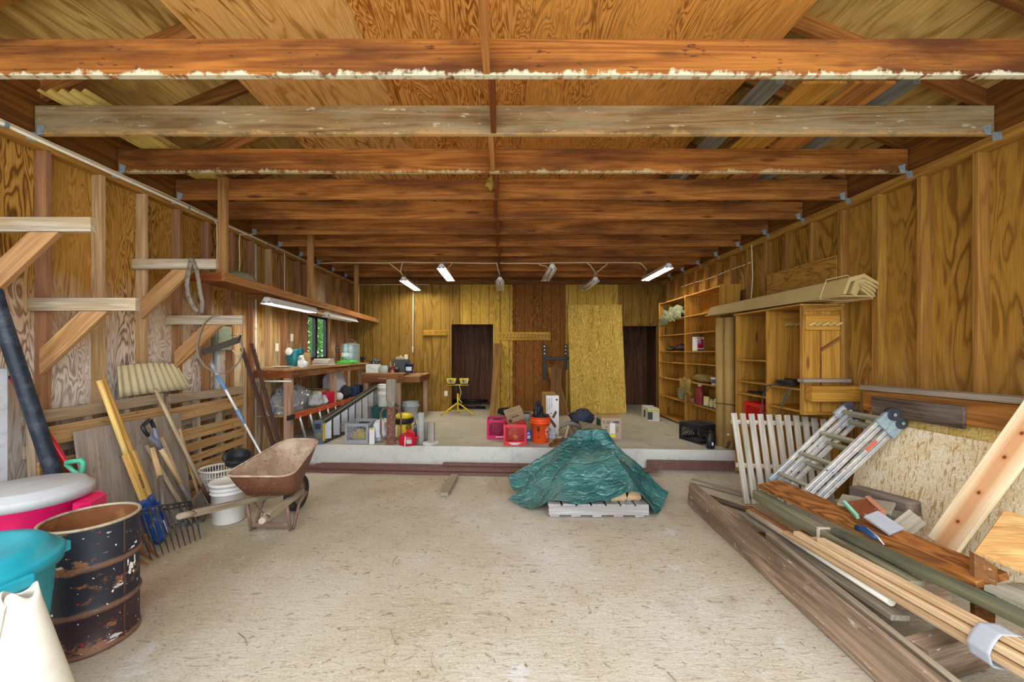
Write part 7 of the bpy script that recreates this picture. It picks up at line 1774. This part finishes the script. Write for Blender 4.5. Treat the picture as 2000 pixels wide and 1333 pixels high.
MB().tube([W(1676, 1031, 2.51), W(1694, 1033, 2.455), W(1712, 1047, 2.39), W(1727, 1065, 2.345)], [.004, .006, .006, .004], 8).build('blade', M['alu'], bt_, world=True)
for n_, dz in (('pale_board', .06), ('varnished_block', .035), ('wedge_board', .04), ('pale_offcut', .03)): bpy.data.objects[n_].location.z += dz
# chicken wire on the right wall
def chicken():
    b = MB(); s_ = .045; h_ = s_ * .5
    x = XR - .012
    rows = int(1.05 / (s_ * 1.5)); cols = 12
    for r in range(rows):
        for c_ in range(cols):
            y_ = 2.15 + c_ * s_ * 1.0 + (s_ * .5 if r % 2 else 0); z = 1.36 + r * s_ * .9
            if mnoise.noise(V((y_ * 3, z * 2, 0))) > .35: continue
            p = V((x, y_, z))
            b.tube([p, p + V((0, 0, s_ * .42))], .0009, 3, 0, False, False, None, False)
            b.tube([p + V((0, 0, s_ * .42)), p + V((0, s_ * .5, s_ * .9))], .0009, 3, 0, False, False, None, False)
            b.tube([p + V((0, 0, s_ * .42)), p + V((0, -s_ * .5, s_ * .9))], .0009, 3, 0, False, False, None, False)
    return tag(b.build('chicken_wire', M['rustgrey']), 'rusty chicken wire stapled over the lower right wall studs', 'wire mesh')
chicken()
# ============================ floor: tarp over firewood on a pallet, pipes, block =============
M['bluegreypallet'] = wood('blue_grey_pallet', 'b3b2b0', '8b8886', K=4, knots=.2, stain='a39a8c', stain_amt=.4, tint=.08)
fpl = thing('pallet', 'grey wooden pallet on the dirt under the green tarpaulin', 'pallet', (.94, 4.35, 0), -.01)
for x in (-.49, 0, .49): pass
for y_ in (-.48, 0, .48): MB().bx(-.495, .495, y_ - .02, y_ + .02, .022, .112).build('stringer', M['bluegreypallet'], fpl, bevel=.002)
for k in range(7): MB().bx(-.5 + k * .145, -.5 + k * .145 + .125, -.50, .50, .113, .131).build('deck_board', M['bluegreypallet'], fpl, bevel=.002)
for k in range(5): MB().bx(-.48 + k * .21, -.48 + k * .21 + .09, -.495, .495, .003, .021).build('bottom_board', M['bluegreypallet'], fpl)
M['logend'] = wood('split_log', 'dcc096', 'b08c5a', K=5, knots=.2, tint=.12); M['logbark'] = plain('grey_bark', '8a7a68', .9, 0, .4, 12, bump=.5)
def log(label, x, y_, z, r, L, ang, seed):
    t = thing('firewood_log', label, 'log', (x, y_, z), ang, 'firewood under the tarpaulin')
    prof = [(-r, -r * .55), (-r * .5, -r * .6), (0, -r * .5), (r * .6, -r * .6), (r, -r * .3), (r * .8, r * .4), (r * .1, r * .75), (-r * .7, r * .5)]
    vs = [(a, 0, b_ + r * .6) for a, b_ in prof] + [(a * .95, L, b_ * .95 + r * .6) for a, b_ in prof]; n_ = len(prof)
    b = MB(); b.add(vs, [tuple(range(n_)), tuple(n_ + i for i in reversed(range(n_)))]); b.build('cut_end', M['logend'], t)
    b = MB(); b.add(vs, [(i, n_ + i, n_ + (i + 1) % n_, (i + 1) % n_) for i in range(n_)]); b.build('bark', M['logbark'], t)
    return t
log('split log with a pale cut end at the front of the pallet, left of two', 1.155, 3.92, .133, .085, .4, .08, 1)
log('split log with a greyish end at the front right corner of the pallet', 1.315, 3.94, .133, .075, .4, -.05, 2)
log('split log at the middle of the pallet front under the tarpaulin', .93, 4.02, .133, .08, .4, .02, 3)
def tarp_mat():
    g = G('green_tarpaulin')
    n = g.noise(g.mp((3, 3, 3)), 1, 4, .6); wv = g.noise(g.mp((26, 26, 26)), 1, 4, .7); cr = g.vor(g.mp((4.5, 7, 5)), 1, 'DISTANCE_TO_EDGE'); cr2 = g.noise(g.mp((6, 14, 9)), 1, 3, .6, 1.0)
    col = g.ramp(n, [(.35, C('24524f')), (.65, C('3a7672'))])
    col = g.mix(g.mr(wv, .6, .72, 0, .45), col, C('9cc9c4'))
    col = g.mix(g.mr(g.noise(g.mp((2, 2, 2), loc=(5, 5, 5)), 1, 4), .55, .7, 0, .5), col, C('6f8478'))
    g.bump(g.ma('ADD', g.ma('MULTIPLY', g.ma('MINIMUM', cr, .12), 5.0), g.ma('ADD', g.ma('MULTIPLY', cr2, 2.2), g.ma('MULTIPLY', wv, .5))), .8, .018)
    return g.fin(col, .27, 0, .6)
M['tarp'] = tarp_mat()
PK = V((1.05, 4.66, .70))
# hem outline round the peak: angle -> point (x, y, z)
hem = [(.03, 4.18, .035), (.30, 3.95, .05), (.52, 3.86, .16), (.80, 3.80, .17), (1.0, 3.79, .17), (1.17, 3.80, .235), (1.33, 3.80, .25), (1.42, 3.80, .15), (1.50, 3.84, .012), (1.62, 4.02, .02), (1.80, 4.26, .09), (1.72, 4.6, .03), (1.6, 4.93, .03), (1.40, 4.99, .06), (1.0, 5.0, .08), (.66, 4.98, .06), (.40, 4.88, .03), (.20, 4.72, .03), (.04, 4.52, .20), (.10, 4.36, .10), (.20, 4.28, .10)]
angs = [(math.atan2(h[1] - PK.y, h[0] - PK.x) % (2 * PI), V(h)) for h in hem]
angs.sort(key=lambda q: q[0])
def hemat(a):
    a %= 2 * PI
    for i in range(len(angs)):
        a0, p0 = angs[i]; a1, p1 = angs[(i + 1) % len(angs)]
        if i == len(angs) - 1: a1 += 2 * PI
        aa = a if a >= a0 else a + 2 * PI
        if a0 <= aa <= a1:
            u = (aa - a0) / max(1e-6, a1 - a0); u = u * u * (3 - 2 * u) * .6 + u * .4
            return p0.lerp(p1, u)
    return angs[0][1]
tp = MB()
def tarpf(u, v):
    a = 2 * PI * u; h = hemat(a)
    s_ = max(0.0, (v - .1) / .9); top = PK + min(1, v / .1) * V((.17 * math.cos(a), .07 * math.sin(a), -.02 - .05 * max(0, -math.cos(a)) ))
    p = top.lerp(h, s_)
    # profile: steep near the peak, shoulder over the wood, then skirt
    sh = (1 - s_) ** 1.25
    front = max(0, -math.sin(a))
    z = h.z + (PK.z - h.z) * (sh * (1 - .25 * front) + .25 * front * max(0, 1 - s_ * 1.15) ** .6 * 0 + .20 * front * math.sin(PI * min(1, s_ * 1.0)) ** 2)
    fold = math.sin(a * 9 + 2.2 * math.sin(a * 3 + 1) + 1.5 * s_) * .030 * s_ * (1 - .4 * s_) + math.sin(a * 19 + 3 * s_) * .010 * s_
    q = V((p.x, p.y, 0))
    z += fold + .035 * mnoise.noise(q * 5) * math.sin(PI * s_) + .02 * abs(mnoise.noise(q * 12 + V((3, 0, 0))))
    p.z = max(z, .012 if not (.42 < p.x < 1.46 and 3.83 < p.y < 4.87) else .145)
    return p
tp.grid(tarpf, 220, 70, wrapu=True)
tag(tp.build('tarpaulin', M['tarp'], solid=.004), 'wrinkled green tarpaulin draped over firewood on a pallet at the middle of the dirt floor', 'tarpaulin')
# rusty channels along the slab
M['rustch'] = plain('brown_rusty_steel', '74524a', .7, .15, .25, 10, dirt='8a6456', dirt_amt=.5, dirt_scale=8, speck=('b59a8c', 50, .7))
def channel(label, x0, x1, yo, z, w_=.09, h_=.03):
    ya, yb_ = sy_(x0) - yo, sy_(x1) - yo
    b = MB(); d = V((x1 - x0, yb_ - ya, 0)).normalized()
    a, e = V((x0, ya, z)), V((x1, yb_, z))
    s_ = V((-d.y, d.x, 0))
    b.beam(a + V((0, 0, h_ - .002)), e + V((0, 0, h_ - .002)), w_, .004)
    b.beam(a + s_ * (w_ / 2 - .002) + V((0, 0, h_ / 2)), e + s_ * (w_ / 2 - .002) + V((0, 0, h_ / 2)), .004, h_)
    b.beam(a - s_ * (w_ / 2 - .002) + V((0, 0, h_ / 2)), e - s_ * (w_ / 2 - .002) + V((0, 0, h_ / 2)), .004, h_)
    return tag(b.build('steel_channel', M['rustch'], bevel=.002), label, 'steel channel', 'rusty steel channels along the slab')
channel('rusty steel channel lying nearest the camera in front of the slab', -2.75, 1.75, .42, .002)
channel('rusty steel channel, second row in front of the slab', -2.8, 1.85, .31, .002)
channel('rusty steel channel, third row, against the slab', -2.7, 1.95, .19, .002, .11)
channel('rusty steel channel lying on the gap between the front two', -2.75, 1.3, .365, .036)
channel('rusty steel channel lying on the back two, under the short topmost one', -2.6, 2.05, .25, .036, .10)
channel('short rusty steel channel topmost in front of the slab, left of the tarpaulin', -.85, .36, .24, .070, .08)
tag(MB().beam((1.98, sy_(1.98) - .07, .075), (3.15, sy_(3.15) - .07, .075), .012, .13).build('steel_plate', M['rustch']), 'dark rusty steel strip on edge along the right end of the slab front', 'steel strip')
board('wood_block', 'short grey length of lumber lying on the dirt in front of the steel channels', 'block', W(868, 968, 4.40) * 1, W(888, 931, 5.05), .09, .045, M['greyplank'])
bpy.data.objects['wood_block.001'].location.z = .004
# loose lumber on the dirt behind the heavy plank
lum('sleeper', 'timber block under the middle of the pile beside the pine board', (2.45, 2.50, .17), (2.86, 2.54, .17), .1, .33, M['oldplank'])
lum('dirt_board', 'grey board lying on the dirt near the foot of the picket fence', (2.35, 4.9, .02), (2.85, 4.25, .02), .09, .03, M['greyplank'], (0, 0, 1), None)
lum('dirt_board', 'dark short board lying on the dirt behind the heavy plank', (2.28, 4.35, .02), (2.55, 3.9, .02), .08, .03, M['ledgerd'], (0, 0, 1), None)
# stored boards across the joists and sheets up in the roof
zt_ = JZ1 + .001
lum('stored_board', 'grey blue board stored across the joists, left of two', (1.86, 2.62, zt_ + .07), (1.86, 7.2, zt_ + .07), .06, .14, wood('stored_grey', '83867c', '5d6058', K=4, knots=0, tint=.05), (0, 0, 1), 'boards stored on the joists')
lum('stored_board', 'grey blue board stored across the joists, right of two', (2.78, 2.62, zt_ + .045), (2.78, 6.6, zt_ + .045), .05, .09, bpy.data.materials['stored_grey'], (0, 0, 1), 'boards stored on the joists')
lum('stored_board', 'wide orange board stored flat on the joists between the two grey ones', (2.16, 2.62, zt_ + .012), (2.16, 6.9, zt_ + .012), .30, .02, M['shelfy'], (0, 0, 1), 'boards stored on the joists')
lum('stored_board', 'orange board stored flat on the joists beside the right grey one', (2.50, 2.62, zt_ + .012), (2.50, 6.9, zt_ + .012), .28, .02, M['ledger'], (0, 0, 1), 'boards stored on the joists')
M['roofsheet'] = plain('amber_sheet', 'c2a34c', .45, 0, .15, 4, dirt='8e7430')
for k in range(3):
    b = MB(); yy = 3.35 + .9 * k
    b.grid(lambda u, v: (-3.27 + .04 * k + .28 * u, 2.72 + .05 * k + 4.0 * v, zt_ + .02 + .034 * k + .014 * math.sin(u * 2 * PI * 3.5 + k)), 56, 2)
    if k < 2: tag(b.build('roofing_sheet', M['roofsheet'], solid=.002), ('lower', 'upper')[k] + ' yellowed corrugated roofing sheet stored on the joists at left', 'roofing sheet', 'corrugated sheets stored on the joists')
blob('bird_nest', 'straw bird nest on the blocking between the joists', 'nest', (-.135, JY[3] - .06, 3.33), .07, (.8, .7, 1.1), plain('straw', 'b59a4a', .9, 0, .4, 40), 2.5, .4, .2, 6, 20, 14, floor=3.30)
# twigs and leaves on the dirt
M['twig'] = plain('dry_twig', '86704e', .9, 0, .3, 12); M['dleaf'] = plain('dry_leaf', '8e6f4a', .9, 0, .3, 12)
rr = random.Random(17); b = MB()
for k in range(900):
    y_ = 1.7 + 3.5 * rr.random() ** 1.3; x = rr.uniform(-2.4, 2.3)
    if .0 < x < 1.9 and 3.7 < y_: continue
    if x > 1.75 - .0 and y_ < 4.3: continue
    if x < -1.5 and y_ < 2.7 or x < -1.6: continue
    z = .003; a = rr.random() * 2 * PI; leaf = rr.random() > .8; L = rr.uniform(.006, .026) * (3.2 if rr.random() < .06 and not leaf else 1); r_ = rr.uniform(.0007, .0019)
    d = V((math.cos(a), math.sin(a), 0)); s_ = V((-d.y, d.x, 0)) * rr.uniform(-.3, .3) * L
    p = V((x, y_, z))
    if not leaf:
        b.tube([p - d * L, p + s_ + V((0, 0, .003)), p + d * L], r_, 4)
    else:
        w_ = V((-d.y, d.x, 0)) * L * .3
        b.add([p - d * L * .6, p + w_ + V((0, 0, .004)), p + d * L * .6, p - w_ + V((0, 0, .003))], [(0, 1, 2, 3)])
tag(b.build('debris', M['twig']), 'dry twigs and leaf bits strewn over the dirt floor', 'debris', None, 'stuff')
